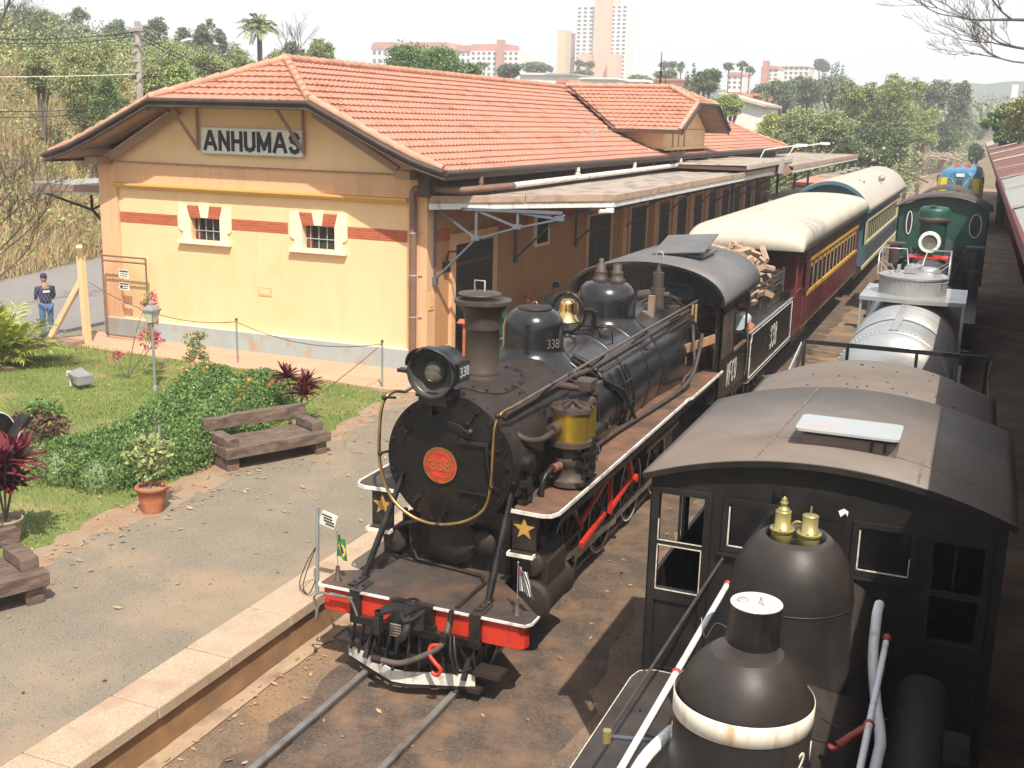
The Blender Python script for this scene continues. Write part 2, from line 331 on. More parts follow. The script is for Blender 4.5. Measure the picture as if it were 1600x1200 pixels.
def leaves(P,size,nrm=None,aspect=1.7,droop=0):
    """pointed leaf quads at points P"""
    n=len(P); d=unit(RNG.normal(size=(n,3))+ (0 if nrm is None else nrm*1.0)); d[:,2]-=droop; d=unit(d)
    e=unit(np.cross(d,RNG.normal(size=(n,3)))); s=(size*(.6+.8*RNG.random(n)))[:,None]
    a=P; b=P+d*s*.5+e*s/aspect*.5; c=P+d*s; f=P+d*s*.5-e*s/aspect*.5
    V=np.stack([a,b,c,f],1).reshape(-1,3); return V,np.arange(4*n).reshape(-1,4)
def clump_pts(ells,nclump,per,rad,rng=RNG):
    """leaf positions in small clumps spread over the shells of ellipsoids"""
    out=[];nr=[]
    vol=np.array([e[3]*e[4]*e[5] for e in ells])**(2/3); vol/=vol.sum()
    for e,wt in zip(ells,vol):
        k=max(3,int(nclump*wt)); d=unit(rng.normal(size=(k,3))); d[:,2]=np.abs(d[:,2])*np.where(rng.random(k)<.8,1,-1)
        r=(.45+.6*rng.random(k)**.6)[:,None]; c=np.array(e[:3])+d*np.array(e[3:6])*r
        cr=rad*(.5+rng.random(k)); 
        q=unit(rng.normal(size=(k,per,3)).reshape(-1,3)).reshape(k,per,3)*(rng.random((k,per,1))**.45)*cr[:,None,None]
        q[:,:,2]*=.6
        out.append((c[:,None,:]+q).reshape(-1,3)); nr.append(unit((q+d[:,None,:]*.5).reshape(-1,3)))
    return np.concatenate(out),np.concatenate(nr)
def text_obj(name,body,size,mt,parent,loc,rot,extr=.004,offset=0,align='CENTER',shear=0,sx=1,space=1):
    c=bpy.data.curves.new(name,'FONT'); c.body=body; c.size=size; c.extrude=extr; c.offset=offset; c.align_x=align; c.align_y='CENTER'; c.shear=shear; c.space_character=space; c.resolution_u=4
    t=bpy.data.objects.new(name,c); COL.objects.link(t); dg=bpy.context.evaluated_depsgraph_get(); me=bpy.data.meshes.new_from_object(t.evaluated_get(dg))
    bpy.data.objects.remove(t); me.materials.clear(); me.materials.append(M[mt]); me.name=name
    X=Matrix.Translation(Vector(loc)-(ORG[parent.name] if parent else Vector()))@rot.to_4x4()@Matrix.Diagonal((sx,1,1,1))
    me.transform(X); o=bpy.data.objects.new(name,me); return link(o,parent)
STROKES={'A':[[(0,0),(.36,1),(.44,1),(.80,0)],[(.16,.32),(.64,.32)]],'N':[[(0,0),(0,1)],[(0,1),(.62,0)],[(.62,0),(.62,1)]],'H':[[(0,0),(0,1)],[(.6,0),(.6,1)],[(0,.5),(.6,.5)]],'U':[[(0,1),(0,.25),(.08,.08),(.3,0),(.52,.08),(.6,.25),(.6,1)]],'M':[[(0,0),(0,1)],[(0,1),(.4,.12),(.8,1)],[(.8,1),(.8,0)]],'S':[[(.56,.80),(.46,.95),(.3,1),(.12,.95),(.03,.78),(.1,.62),(.3,.52),(.5,.42),(.58,.24),(.5,.06),(.3,0),(.12,.05),(.02,.20)]],
'V':[[(0,1),(.3,0),(.6,1)]],'F':[[(0,0),(0,1)],[(0,1),(.5,1)],[(0,.52),(.4,.52)]],'C':[[(.52,.80),(.44,.95),(.28,1),(.1,.9),(0,.65),(0,.35),(.1,.1),(.28,0),(.44,.05),(.52,.20)]],'O':[[(.28,1),(.1,.9),(0,.65),(0,.35),(.1,.1),(.28,0),(.46,.1),(.56,.35),(.56,.65),(.46,.9),(.28,1)]],
'3':[[(.03,.82),(.12,.96),(.28,1),(.44,.95),(.5,.78),(.44,.6),(.24,.54)],[(.24,.54),(.46,.46),(.54,.26),(.46,.06),(.26,0),(.1,.05),(0,.2)]],'8':[[(.27,.54),(.1,.62),(.05,.78),(.12,.95),(.27,1),(.42,.95),(.49,.78),(.44,.62),(.27,.54),(.08,.44),(0,.25),(.08,.06),(.27,0),(.46,.06),(.54,.25),(.46,.44),(.27,.54)]]}
WID={'A':.8,'N':.62,'H':.6,'U':.6,'M':.8,'S':.58,'V':.6,'F':.5,'C':.52,'O':.56,'3':.54,'8':.54}
def stroke_text(name,body,h,th,mt,parent,loc,nx,ny,gap=.3,sx=1,slant=0,d=.004):
    tot=sum(WID[c] for c in body)*h*sx+gap*h*sx*(len(body)-1); R3=facing(nx,ny); b=MB(); x=-tot/2
    for c in body:
        for pl in STROKES[c]:
            P=[Vector(loc)+R3@Vector((x+px*h*sx+slant*(py-.5)*h,(py-.5)*h,0)) for px,py in pl]
            for a,e in zip(P,P[1:]):
                u=(e-a).normalized()*th*.42; b.beam(a-u,e+u,th,d,(nx,ny,0))
                d+=.00002
        x+=(WID[c]+gap)*h*sx
    return b.build(name,mt,parent)
def facing(nx,ny,nz=0):
    """rotation whose local Z faces the direction, local Y up"""
    z=Vector((nx,ny,nz)).normalized(); x=Vector((0,0,1)).cross(z).normalized(); y=z.cross(x); return Matrix((x,y,z)).transposed()
def copy_tree(o,parent=None):
    c=o.copy(); COL.objects.link(c)
    if parent is not None: c.parent=parent
    ORG[c.name]=ORG[o.name]
    for ch in list(o.children): copy_tree(ch,c)
    return c
def arc(cx,cy,r,a0,a1,n): return [(cx+r*math.cos(R(a0+(a1-a0)*i/n)),cy+r*math.sin(R(a0+(a1-a0)*i/n))) for i in range(n+1)]
def spline(pts,n=6):
    pts=[Vector(p) for p in pts]; P=[pts[0]]+pts+[pts[-1]]; out=[]
    for i in range(1,len(P)-2):
        for k in range(n):
            t=k/n; a,b,c,d=P[i-1],P[i],P[i+1],P[i+2]
            out.append(.5*((2*b)+(-a+c)*t+(2*a-5*b+4*c-d)*t*t+(-a+3*b-3*c+d)*t**3))
    out.append(pts[-1]); return out
# ================================================================ GROUND AND TERRAIN
def ragged(poly,j=.08,step=.5,seed=1):
    rg=random.Random(seed); out=[]
    for i,(a,b) in enumerate(poly):
        c,d=poly[(i+1)%len(poly)]; L=math.hypot(c-a,d-b); k=max(1,int(L/step))
        for q in range(k): t=q/k; out.append((a+(c-a)*t+rg.uniform(-j,j),b+(d-b)*t+rg.uniform(-j,j)))
    return out
def sheet(name,poly,z,m,kind='structure',thick=.3):
    from mathutils.geometry import tessellate_polygon
    vs=[Vector((x,y,z)) for x,y in poly]; tr=tessellate_polygon([vs])
    b=MB(); b.add(vs,[t if (vs[t[1]]-vs[t[0]]).cross(vs[t[2]]-vs[t[0]]).z>0 else (t[0],t[2],t[1]) for t in tr]); o=b.build(name,m); o['kind']=kind; return o
def inpoly(P,poly):
    x,y=P[:,0],P[:,1]; c=np.zeros(len(P),bool); n=len(poly)
    for i in range(n):
        x0,y0=poly[i]; x1,y1=poly[(i+1)%n]
        if y0==y1: continue
        k=((y0>y)!=(y1>y))&(x<(x1-x0)*(y-y0)/(y1-y0)+x0); c^=k
    return c
def terr(d): return -.15 if d<130 else -.15+(d-130)*.034
def ground():
    V=[];Fc=[];rs=[0.01,30,60,90,130,200,300,450,600,800,950]; na=96
    for r in rs:
        for k in range(na):
            a=2*PI*k/na; z=(-.9 if (r<300 and PI*1.35<a<PI*1.98) else terr(r))+(0 if r<200 else (r*.006)*math.sin(a*7+r*.004)+r*.004*math.sin(a*17+r)); V.append((r*math.sin(a),r*math.cos(a),z))
    for i in range(len(rs)-1):
        for k in range(na): Fc.append((i*na+k,(i+1)*na+k,(i+1)*na+(k+1)%na,i*na+(k+1)%na))
    b=MB(); b.add(V,Fc,True); o=b.build('ground','earth'); o['kind']='structure'
ground()
o=sheet('track_bed',[(-6.66,-8),(9,-8),(9,82),(-6.66,82)],-.11,'ballast')
for p in o.data.polygons: pass
sheet('yard_earth',ragged([(-14,80),(9,80),(7,230),(-14,230)],.5,3),-.106,'soil')
# raised platform block
b=MB(); b.box(-20.6,-7.12,-8,75,-.5,.392); o=b.build('platform_paving','gravel'); o['kind']='structure'
b=MB(); b.box(-7.12,-6.62,-8,75,-.2,.27); o=b.build('platform_face','dirtwall'); o['kind']='structure'
b=MB(); y=-7.5
while y<75:
    L=1.08+random.uniform(-.03,.03); b.box(-7.116,-6.56+random.uniform(-.006,.006),y,y+L-.012,.272,.4+random.uniform(-.004,.004)); y+=L
o=b.build('platform_coping','coping',bevel=.012); o['kind']='structure'
sheet('drain_strip',ragged([(-6.615,-8),(-6.42,-8),(-6.43,40),(-6.615,40)],.015,.4),-.095,'concrete')
LAWN=[(-10.6,3),(-10.45,7.5),(-10.5,10),(-10.65,11.2),(-10.75,12.6),(-10.75,13.7),(-10.9,14.8),(-10.25,15.7),(-10.2,17),(-10.4,18.2),(-10.55,19.3),(-12,19.45),(-13.4,19.6),(-16.6,19.7),(-18.9,20.05),(-19.6,19.4),(-20.2,17),(-20.3,3)]
SOIL=[(-10.3,3),(-10.1,7.5),(-10.1,10),(-10.1,11.2),(-10.0,12.6),(-10.2,13.7),(-9.85,15),(-9.8,16.4),(-10.05,18.2),(-10.0,19.6),(-12,19.7),(-20.4,19.9),(-20.5,3)]
sheet('soil_border',ragged(SOIL,.17,.16,3),.3955,'soil')
lawnr=ragged(LAWN,.09,.22,4)
sheet('lawn',lawnr,.399,'lawn')
sheet('walkway',ragged([(-20.2,19.85),(-13.3,19.68),(-10.25,19.45),(-9.7,19.8),(-9.3,21.6),(-10.9,21.7),(-20.1,21.5)],.05,.4,5),.4025,'pinkwalk')
sheet('road',ragged([(-20.65,-5),(-20.65,24),(-20.7,75),(-60,100),(-45.5,75),(-33.2,30.5),(-27,9),(-23,-5)],.04,1,6),-.45,'asphalt')
sheet('canopy_floor',[(-10.9,21.7),(-9.3,21.6),(-8.9,24),(-8.9,62),(-10.9,62)],.401,mat('shade_darkened_floor',(.15,.12,.10),.8,var=.2,scale=2))  # floor colour darkened to deepen the shade under the canopy
# rails
def rails(name,xf,y0,y1,lab=None):
    b=MB()
    for s in (-.53,.53):
        P=[(xf(y)+s,y) for y in np.linspace(y0,y1,2+int((y1-y0)/6))]
        for (xa,ya),(xb,yb) in zip(P,P[1:]):
            b.beam((xa,ya,-.014),(xb,yb,-.014),.066,.028); b.beam((xa,ya,-.065),(xb,yb,-.065),.018,.08)
    o=b.build(name,'rail'); o['kind']='structure'
T1=lambda y:-5.05-(0 if y<30 else .0000*(y-30))
T2=lambda y:-.84-.0085*y
rails('railway_rails',T1,-8,80); rails('railway_rails',T2,-8,190); rails('railway_rails',lambda y:3.4-.0092*y,-8,120)
rails('railway_rails',lambda y:-5.05-.0000*y+ -.02*(y-80),80,170)
b=MB(); y=-7
while y<60:
    for T in ():
        b.obox((T(y)+random.uniform(-.05,.05),y,-.135),(1.9,.2,.06),R(random.uniform(-1,1)))
    y+=.62
o=b.build('railway_sleepers','sleeperdirt'); o['kind']='structure'
# oily stain between the rails of the platform track
sheet('oil_stain',ragged([(-5.9,-6),(-4.2,-6),(-4.0,6),(-3.75,8),(-3.35,8.6),(-3.2,10),(-3.5,13),(-3.9,20),(-3.7,60),(-5.9,60)],.12,.3,8),-.1055,mat('oily_ground',(.098,.070,.052),.9,var=.5,scale=2.4,fine=26,dirt=(.21,.125,.072),damt=.55,dscale=1.8,bump=.5,bscale=60))
sheet('oil_patch',ragged([(-4.45+.34*math.cos(a),6.35+.30*math.sin(a)) for a in np.linspace(0,6.1,14)],.04,.1,9),-.1015,mat('wet_oil',(.028,.026,.025),.8,var=.3,fine=30))
# loose stones and fallen leaves (nobody could count them)
def stones(n,xr,yr,z,s0,s1,name,mt,mask=None,fall=1.0):
    y=yr[0]+(yr[1]-yr[0])*RNG.random(n)**fall; P=np.stack([RNG.uniform(*xr,n),y,np.full(n,z)],1)
    if mask is not None: P=P[mask(P)]; 
    n=len(P); s=RNG.uniform(s0,s1,n)[:,None]; T=np.array([(1,0,0),(-.5,.86,0),(-.5,-.86,0),(0,0,.9)])
    a=RNG.random(n)*6.28; c,q=np.cos(a),np.sin(a)
    V=T[None]*(.6+.8*RNG.random((n,4,3))); X=V[:,:,0]*c[:,None]-V[:,:,1]*q[:,None]; Y=V[:,:,0]*q[:,None]+V[:,:,1]*c[:,None]
    V=np.stack([X,Y,V[:,:,2]],2)*s[:,:,None]+P[:,None,:]; Fc=(np.arange(n)*4)[:,None,None]+np.array([(0,1,3),(1,2,3),(2,0,3)])[None]
    o=np_mesh(name,V.reshape(-1,3),Fc.reshape(-1,3),mt); o['kind']='stuff'; o['label']='small loose stones lying on the ground'
mat('stone_mix',(.12,.088,.064),.9,var=.3,scale=9,island=.6); M['stone_mix']=MATS['stone_mix']
stones(26000,(-6.4,-1.6),(4.5,20),-.108,.005,.013,'ballast_stones','stone_mix',fall=1.3)
mat('stone_tan',(.27,.20,.13),.9,var=.3,scale=9,island=.5); M['stone_tan']=MATS['stone_tan']
stones(9000,(-6.4,-1.6),(4.5,20),-.108,.004,.010,'ballast_stones','stone_tan',fall=1.3)
stones(9000,(-10.2,-7.2),(4.5,22),.392,.004,.011,'gravel_stones','stone_mix')
def litter(n,gen,size,name,mt,lab):
    P=gen(n); a=RNG.random(len(P))*6.28; s=size*(.5+RNG.random(len(P))); d=np.stack([np.cos(a),np.sin(a)],1)
    e=np.stack([-d[:,1],d[:,0]],1); t=RNG.uniform(-.3,.9,len(P))*s*.5
    def q(k,l,h): return np.concatenate([P[:,:2]+d*(s*k)[:,None]+e*(s*l)[:,None],(P[:,2]+.004+h)[:,None]],1)
    V=np.stack([q(-.5,0,0*t),q(0,-.22,np.abs(t)*.5),q(.5,0,np.abs(t)),q(0,.22,np.abs(t)*.2)],1).reshape(-1,3)
    o=np_mesh(name,V,np.arange(len(P)*4).reshape(-1,4),mt); o['kind']='stuff'; o['label']=lab
def g1(n): 
    y=RNG.uniform(5,22,n); x=np.where(RNG.random(n)<.45,-6.5+np.abs(RNG.normal(0,.12,n)),RNG.uniform(-6.4,-2.4,n)); return np.stack([x,y,np.full(n,-.10)],1)
litter(420,g1,.075,'fallen_leaves','leaffall','dry fallen leaves scattered along the track bed')
def g2(n):
    y=RNG.uniform(8,20,n); x=-10.1+RNG.normal(0,.5,n)-.0*y; return np.stack([x,y,np.full(n,.402)],1)
litter(420,g2,.07,'fallen_leaves','leaffall','dry fallen leaves along the lawn edge')
def g3(n): return np.stack([RNG.uniform(-10,-6.8,n),RNG.uniform(6,20,n),np.full(n,.403)],1)
litter(60,g3,.09,'fallen_leaves','leaffall','a few dry leaves on the gravel platform')
def g4(n): return np.stack([RNG.uniform(-20,-10.6,n),RNG.uniform(9,20,n),np.full(n,.42)],1)
litter(380,g4,.07,'fallen_leaves','leaffall','dry leaves scattered over the lawn')
def blades(P,h,w,lean,mt,name,lab,z=None):
    n=len(P); a=RNG.random(n)*6.28; d=np.stack([np.cos(a),np.sin(a),np.zeros(n)],1); hh=h*(.5+.9*RNG.random(n)); b=RNG.random(n)*6.28
    L=np.stack([np.cos(b),np.sin(b),np.zeros(n)],1)*(lean*hh*RNG.random(n))[:,None]; ww=w*(.6+.8*RNG.random(n))
    up=np.zeros((n,3)); up[:,2]=1
    A=P-d*ww[:,None]/2; B=P+d*ww[:,None]/2; C1=P+L*.4+up*(hh*.6)[:,None]; T=P+L*1.3+up*(hh*.92)[:,None]
    V=np.stack([A,B,C1+d*ww[:,None]*.35,C1-d*ww[:,None]*.35,T],1).reshape(-1,3); k=(np.arange(n)*5)[:,None]
    Fc=np.concatenate([k+np.array([[0,1,2]]),k+np.array([[0,2,3]]),k+np.array([[3,2,4]])],0)
    o=np_mesh(name,V,Fc,mt); o['kind']='stuff'; o['label']=lab; return o
P=np.stack([RNG.uniform(-20.4,-10,150000),RNG.uniform(8,20.2,150000),np.full(150000,.398)],1); P=P[inpoly(P,lawnr)]
dens=.55+.45*np.sin(P[:,0]*1.3+np.sin(P[:,1]*1.9)*1.5)*np.sin(P[:,1]*1.1+1); P=P[RNG.random(len(P))<dens*.85+.1]
blades(P,.055,.011,.7,'grass','lawn_grass','short green lawn grass')
# hillside beyond the road
def toe(y): return -33.0-.28*(y-30.5)
def hillz(x,y):
    d=max(0,toe(y)-x); k=1 if y<95 else max(.25,1-(y-95)/70)
    h=(.56*min(d,15)+.18*max(0,min(d,60)-15))*k
    return -.45+h+.35*math.sin(x*.5)*math.sin(y*.37)*min(1,d/6)
V=[];ys=np.linspace(-10,190,100);ds=[0,1,2,3.5,5,7,9,11,13,15,18,22,28,36,46,60,80,110]
V=[[(toe(y)-d,y,hillz(toe(y)-d,y)-(0 if d else .2)) for d in ds] for y in ys]
b=MB(); b.grid(V); o=b.build('hillside','straw'); o['kind']='structure'
n=170000; y=RNG.uniform(12,100,n); d=RNG.random(n)**1.2*24; x=-33.0-.28*(y-30.5)-d; keep=RNG.random(n)<np.clip(1.3-y/110,.25,1); x,y=x[keep],y[keep]
z=np.array([hillz(a,c) for a,c in zip(x,y)]); blades(np.stack([x,y,z],1),.85,.026,1.1,'straweaf','dry_grass','tall dry straw grass and weeds covering the hillside')
def scrub(n,mt,seed,size,lab,h):
    rg=np.random.default_rng(seed); y=rg.uniform(14,90,n); d=rg.random(n)**.9*19+.3; x=-33.0-.28*(y-30.5)-d; z=np.array([hillz(a,c) for a,c in zip(x,y)]); k=46
    r=rg.uniform(.4,1.5,n); q=unit(rg.normal(size=(n*k,3))).reshape(n,k,3)*rg.random((n,k,1))**.4*r[:,None,None]; q[:,:,2]=np.abs(q[:,:,2])*h
    P=(np.stack([x,y,z],1)[:,None,:]+q).reshape(-1,3); V,Fc=leaves(P,size,None,1.6); o=np_mesh('hill_scrub',V,Fc,mt); o['kind']='stuff'; o['label']=lab
scrub(1300,'olivetree',31,.17,'low olive weeds and creepers spread over the dry slope',1.2); scrub(420,'limetree',32,.16,'bright green weeds scattered over the dry slope',1.0)
scrub(300,'rustboard',33,.14,'brown dead weeds scattered over the dry slope',1.1)
# ================================================================ TILED ROOFS
def tiled(b,lines,lift=.045,amp=.014,pitch=.21,jit=.012,seed=0):
    rg=random.Random(seed)
    for i in range(len(lines)-1):
        A0,B0=[Vector(p) for p in lines[i]]; A1,B1=[Vector(p) for p in lines[i+1]]
        L=max((B1-A1).length,.05); n=max(1,int(L/(pitch/3))); u=(B1-A1).normalized() if L>.05 else (B0-A0).normalized()
        dn=((A1+B1)*.5-(A0+B0)*.5); nr=u.cross(dn).normalized(); nr=nr if nr.z>0 else -nr; dn=dn.normalized()
        up=[];lo=[];lip=[]; ph=rg.random()*6
        for k in range(n+1):
            t=k/n; s=(A1+(B1-A1)*t).dot(u); c=amp*(math.cos(2*PI*s/pitch)+.35*math.cos(4*PI*s/pitch)); wv=jit*math.sin(s*.9+ph)+jit*.6*math.sin(s*2.7+ph*2)
            P=A0+(B0-A0)*t; Q=A1+(B1-A1)*t+dn*(.05+wv)
            up.append(P+nr*(c*.8)); lo.append(Q+nr*(lift+c)); lip.append(Q+nr*(-.012)-dn*.01)
        b.grid([up,lo],True); b.grid([lo,lip],False)
    return b
def caps(b,pts,r=.085,L=.38):
    # overlapping half-round ridge tiles along a polyline
    pts=[Vector(p) for p in pts]
    for a,c in zip(pts,pts[1:]):
        d=c-a; n=max(1,int(d.length/L)); d=d/n
        for k in range(n):
            p=a+d*k; q=a+d*(k+1.12); b.tube([p+Vector((0,0,.02)),q+Vector((0,0,0))],[r*1.12,r*.9],10)
PROF=[(0,7.0),(2.05,6.05),(3.8,5.25),(4.5,4.95),(5.15,4.74)]
def zr(dx):
    for (a,za),(c,zc) in zip(PROF,PROF[1:]):
        if dx<=c: return za+(zc-za)*(dx-a)/(c-a)
    return PROF[-1][1]
XR=-15.2; Y0=20.5; YA=22.75; Y1=62.3; YB=57.2
st=thing('station_building','long yellow station building with red tiled roof, brick band and grey base beside the platform','building',(-15.2,41,.4))
b=MB()
for sg in (1,-1):
    ls=[]; n=17
    for i in range(n+1):
        dx=5.15*i/n; ya=YA-(dx/2.05)*2.25 if dx<2.05 else Y0; yb=YB+dx*.99; ls.append(((XR+sg*dx,ya,zr(dx)),(XR+sg*dx,yb,zr(dx))))
    tiled(b,ls,seed=sg+3)
ls=[((XR-2.05*i/7,YA-2.25*i/7,7-.95*i/7),(XR+2.05*i/7,YA-2.25*i/7,7-.95*i/7)) for i in range(8)]; tiled(b,ls,seed=9)
ls=[((XR-5.15*i/17,YB+.99*5.15*i/17,zr(5.15*i/17)),(XR+5.15*i/17,YB+.99*5.15*i/17,zr(5.15*i/17))) for i in range(18)]; tiled(b,ls,seed=11)
roof=b.build('roof','tile',st)
b=MB(); caps(b,[(XR,YA,7.04),(XR,YB,7.04)]); caps(b,[(XR+2.05,Y0,6.1),(XR,YA,7.04),(XR-2.05,Y0,6.1)])
for sg in (1,-1):
    caps(b,[(XR+sg*d,Y0+.06,zr(d)+.05) for d in (2.05,3.8,4.5,5.05)],.085); caps(b,[(XR+sg*d,YB+.99*d,zr(d)+.05) for d in (0,2.05,3.8,5.05)])
b.build('ridge_tile','ridge',roof)
# soffit, fascia and gutter following the front eave
b=MB()
ev=[(XR-5.2,4.68),(XR-4.5,4.88),(XR-3.8,5.17),(XR-2.07,5.98),(XR+2.07,5.98),(XR+3.8,5.17),(XR+4.5,4.88),(XR+5.2,4.68)]
b.grid([[(x,Y0-.02,z-.05) for x,z in ev],[(x,21.5,z-.05) for x,z in ev]],False)
for sg in (1,-1): b.grid([[(XR+sg*4.3,Y0,4.9),(XR+sg*4.3,Y1-1,4.9)],[(XR+sg*5.15,Y0,4.66),(XR+sg*5.15,Y1,4.66)]],False)
b.build('soffit','soffit',roof,thick=.02)
b=MB()
fl=[(x,Y0-.04,z) for x,z in ev]
for a,c in zip(fl,fl[1:]): b.beam(a,c,.035,.20,(0,0,1)); 
b.tube([(x,Y0-.09,z+.05) for x,z in ev],.052,8); b.tube([(x,Y0-.07,z-.08) for x,z in ev],.03,6)
for sg in (1,-1):
    b.beam((XR+sg*5.19,Y0-.04,4.66),(XR+sg*5.19,Y1,4.66),.035,.18); b.tube([(XR+sg*5.24,Y0-.06,4.72),(XR+sg*5.24,Y1,4.72)],.055,8)
b.build('gutter','gutter',roof)
# purlin ends and braces under the gable eave
b=MB()
for x,z in ((-19.3,4.62),(-11.1,4.62)): b=MB(); b.box(x-.17,x+.17,20.75,21.4,z-.08,z+.09); b.build('wall_plate','soffit',roof)
for x in (-16.6,-13.8):
    b=MB(); b.box(x+(-.87 if x<-15 else .63),x+(-.63 if x<-15 else .87),20.6,21.3,5.78,5.92)
    b.beam((x-.35 if x<-15 else x-.35,20.75,5.92),(x,21.24,5.0),.05,.07); b.beam((x,21.24,4.95),(x,21.24,5.95),.05,.05); b.build('eave_bracket','soffit',roof)
for q in (((-19.0,21.1,4.72),(-17.0,21.1,5.8)),((-11.4,21.1,4.72),(-13.4,21.1,5.8))): b=MB(); b.beam(*q,.12,.14); b.build('barge_rafter','soffit',roof)
# gable wall
YW=21.38
W=[(-16.99,-16.18),(-13.95,-13.10)]; wz=(2.88,3.40)
b=MB()
xs=[-19.07,W[0][0],W[0][1],W[1][0],W[1][1],-11.27]
for i in range(5):
    if i%2: b.box(xs[i],xs[i+1],YW,YW+.3,.84,wz[0]); b.box(xs[i],xs[i+1],YW,YW+.3,wz[1],4.0)
    else: b.box(xs[i],xs[i+1],YW,YW+.3,.84,4.0)
b.prism([(-19.3,4.62),(-19.55,4.66),(-17.3,5.9),(-13.1,5.9),(-10.85,4.66),(-11.1,4.62)],21.33,21.6,'xz')
wall=b.build('gable_wall','yellow',st)
b=MB()
b.box(-19.6,-19.07,21.30,21.7,.84,4.62); b.box(-11.27,-10.8,21.30,21.7,.84,4.62); b.box(-19.07,-11.27,21.31,21.7,4.125,4.62)
b.build('pilaster','peach',wall,bevel=.006)
b=MB(); b.box(-19.62,-10.78,21.26,21.31,4.60,4.625); b.build('string_course','soffit',wall)
b=MB(); b.prism([(21.36,4.0),(21.30,4.0),(21.26,4.05),(21.20,4.07),(21.20,4.115),(21.31,4.125),(21.36,4.125)],-19.12,-11.25,'yz'); b.build('cornice',mat('ochre_cornice',(.62,.37,.11),.8,var=.05),wall)
b=MB(); b.box(-19.64,-10.76,21.27,21.7,.38,.836); b.build('base_band','greybase',wall)
b=MB(); b.box(-19.6,-10.8,21.285,21.5,.8365,.86); b.build('base_trim','cream',wall)
b=MB(); segs=[(-19.07,-17.38),(-15.94,-14.33),(-12.87,-11.27)]
for x0,x1 in segs: b.box(x0,x1,YW-.006,YW+.02,3.18,3.43)
for x0,x1 in W:
    c=(x0+x1)/2
    for s in (-1,1):
        p=[(c+s*.10,3.4),(c+s*.15,3.68),(c+s*.50,3.68),(c+s*.42,3.4)]
        b.prism(p if s<0 else p[::-1],YW-.03,YW+.25,'xz')
b.build('brick_band','brick',wall)
for x0,x1 in W: b=MB(); b.box(x0-.001,x0+.17,YW+.16,YW+.19,2.9,3.39); b.build('window_shutter','maroon',wall)
for k,(x0,x1) in enumerate(W):
    c=(x0+x1)/2; b=MB()
    for s in (-1,1):
        p=[(c+s*.42,2.88),(c+s*.42,3.4),(c+s*.50,3.68),(c+s*.56,3.69),(c+s*.74,3.69),(c+s*.74,3.14),(c+s*.68,3.08),(c+s*.62,3.08),(c+s*.62,2.88)]
        b.prism(p if s>0 else p[::-1],YW-.035,YW+.22,'xz')
    b.prism([(c-.10,3.41),(c-.15,3.70),(c-.15,3.72),(c+.15,3.72),(c+.15,3.70),(c+.10,3.41)][::-1],YW-.045,YW+.2,'xz')
    fr=b.build('window_surround','cream',st,bevel=.006)
    b=MB(); b.box(c-.73,c+.73,YW-.12,YW+.22,2.795,2.879); b.build('window_sill','cream',fr,bevel=.01)
    b=MB(); b.box(x0,x1,YW+.19,YW+.2,wz[0],wz[1]+.01); b.build('window_pane','glassdark',fr)
    b=MB()
    for i in range(1,5): xx=x0+(x1-x0)*(i/4-.06); b.box(xx-.008,xx+.008,YW+.08,YW+.095,wz[0],wz[1])
    b.box(x0-.3,x1+.25,YW+.055,YW+.067,3.10,3.118); b.build('window_bar','bar',fr)
# boards on the gable
b=MB(); b.box(-16.49,-13.80,21.22,21.27,4.88,5.47); sg=b.build('name_board','sign',st)
b=MB()
for a in ((-16.49,-13.80,4.88,4.895),(-16.49,-13.80,5.455,5.47),(-16.49,-16.475,4.88,5.47),(-13.815,-13.80,4.88,5.47)): b.box(a[0],a[1],21.214,21.219,a[2],a[3])
b.build('board_edge','bar',sg)
stroke_text('lettering','ANHUMAS',.37,.09,'ink',sg,(-15.145,21.215,5.175),0,-1,gap=.34,sx=.98)
b=MB(); b.box(-15.17,-14.80,YW-.014,YW,1.72,1.92); pl=b.build('wall_plaque',mat('faded_plaque',(.70,.42,.2),.7,var=.1),st)
b=MB(); b.box(-15.13,-14.84,YW-.018,YW-.0145,1.76,1.88); b.build('plaque_face','yellow',pl)
# corner downpipe
b=MB(); b.tube(spline([(-10.55,21.3,4.33),(-10.95,21.2,4.34),(-11.08,21.18,4.22),(-11.08,21.2,3.6),(-11.08,21.2,.45)],5),.078,14); dp=b.build('downpipe','pipe',st)
b=MB()
for z in (1.6,3.4,2.5): b.cyl((-11.08,21.2,z),(-11.08,21.2,z+.025),.084); b.box(-10.99,-10.9,21.27,21.29,z,z+.02)
b.build('pipe_clip','bar',dp)
b=MB(); b.tube([(-10.6,21.28,4.33),(-9.98,21.35,4.345),(-9.98,24.0,4.33)],.075,14); b.cyl((-9.98,22.2,4.35),(-9.98,22.2,4.60),.05); b.cyl((-9.98,22.2,4.46),(-9.98,22.2,4.5),.062); b.build('roof_drain','pipe',st)
b=MB(); b.tube([(-9.98,24.0,4.33),(-9.98,31,4.36),(-9.98,39.4,4.40)],.072,14)
for y in (28.4,33.6,39.2): b.cyl((-9.98,y,4.38),(-9.98,y,4.62),.055); b.cyl((-9.98,y,4.42),(-9.98,y,4.47),.085); b.cyl((-9.98,y,4.52),(-9.98,y,4.56),.068)
b.beam((-13.0,37.0,5.72),(-10.3,37.3,4.82),.09,.07); b.build('roof_drain','pvc',st)
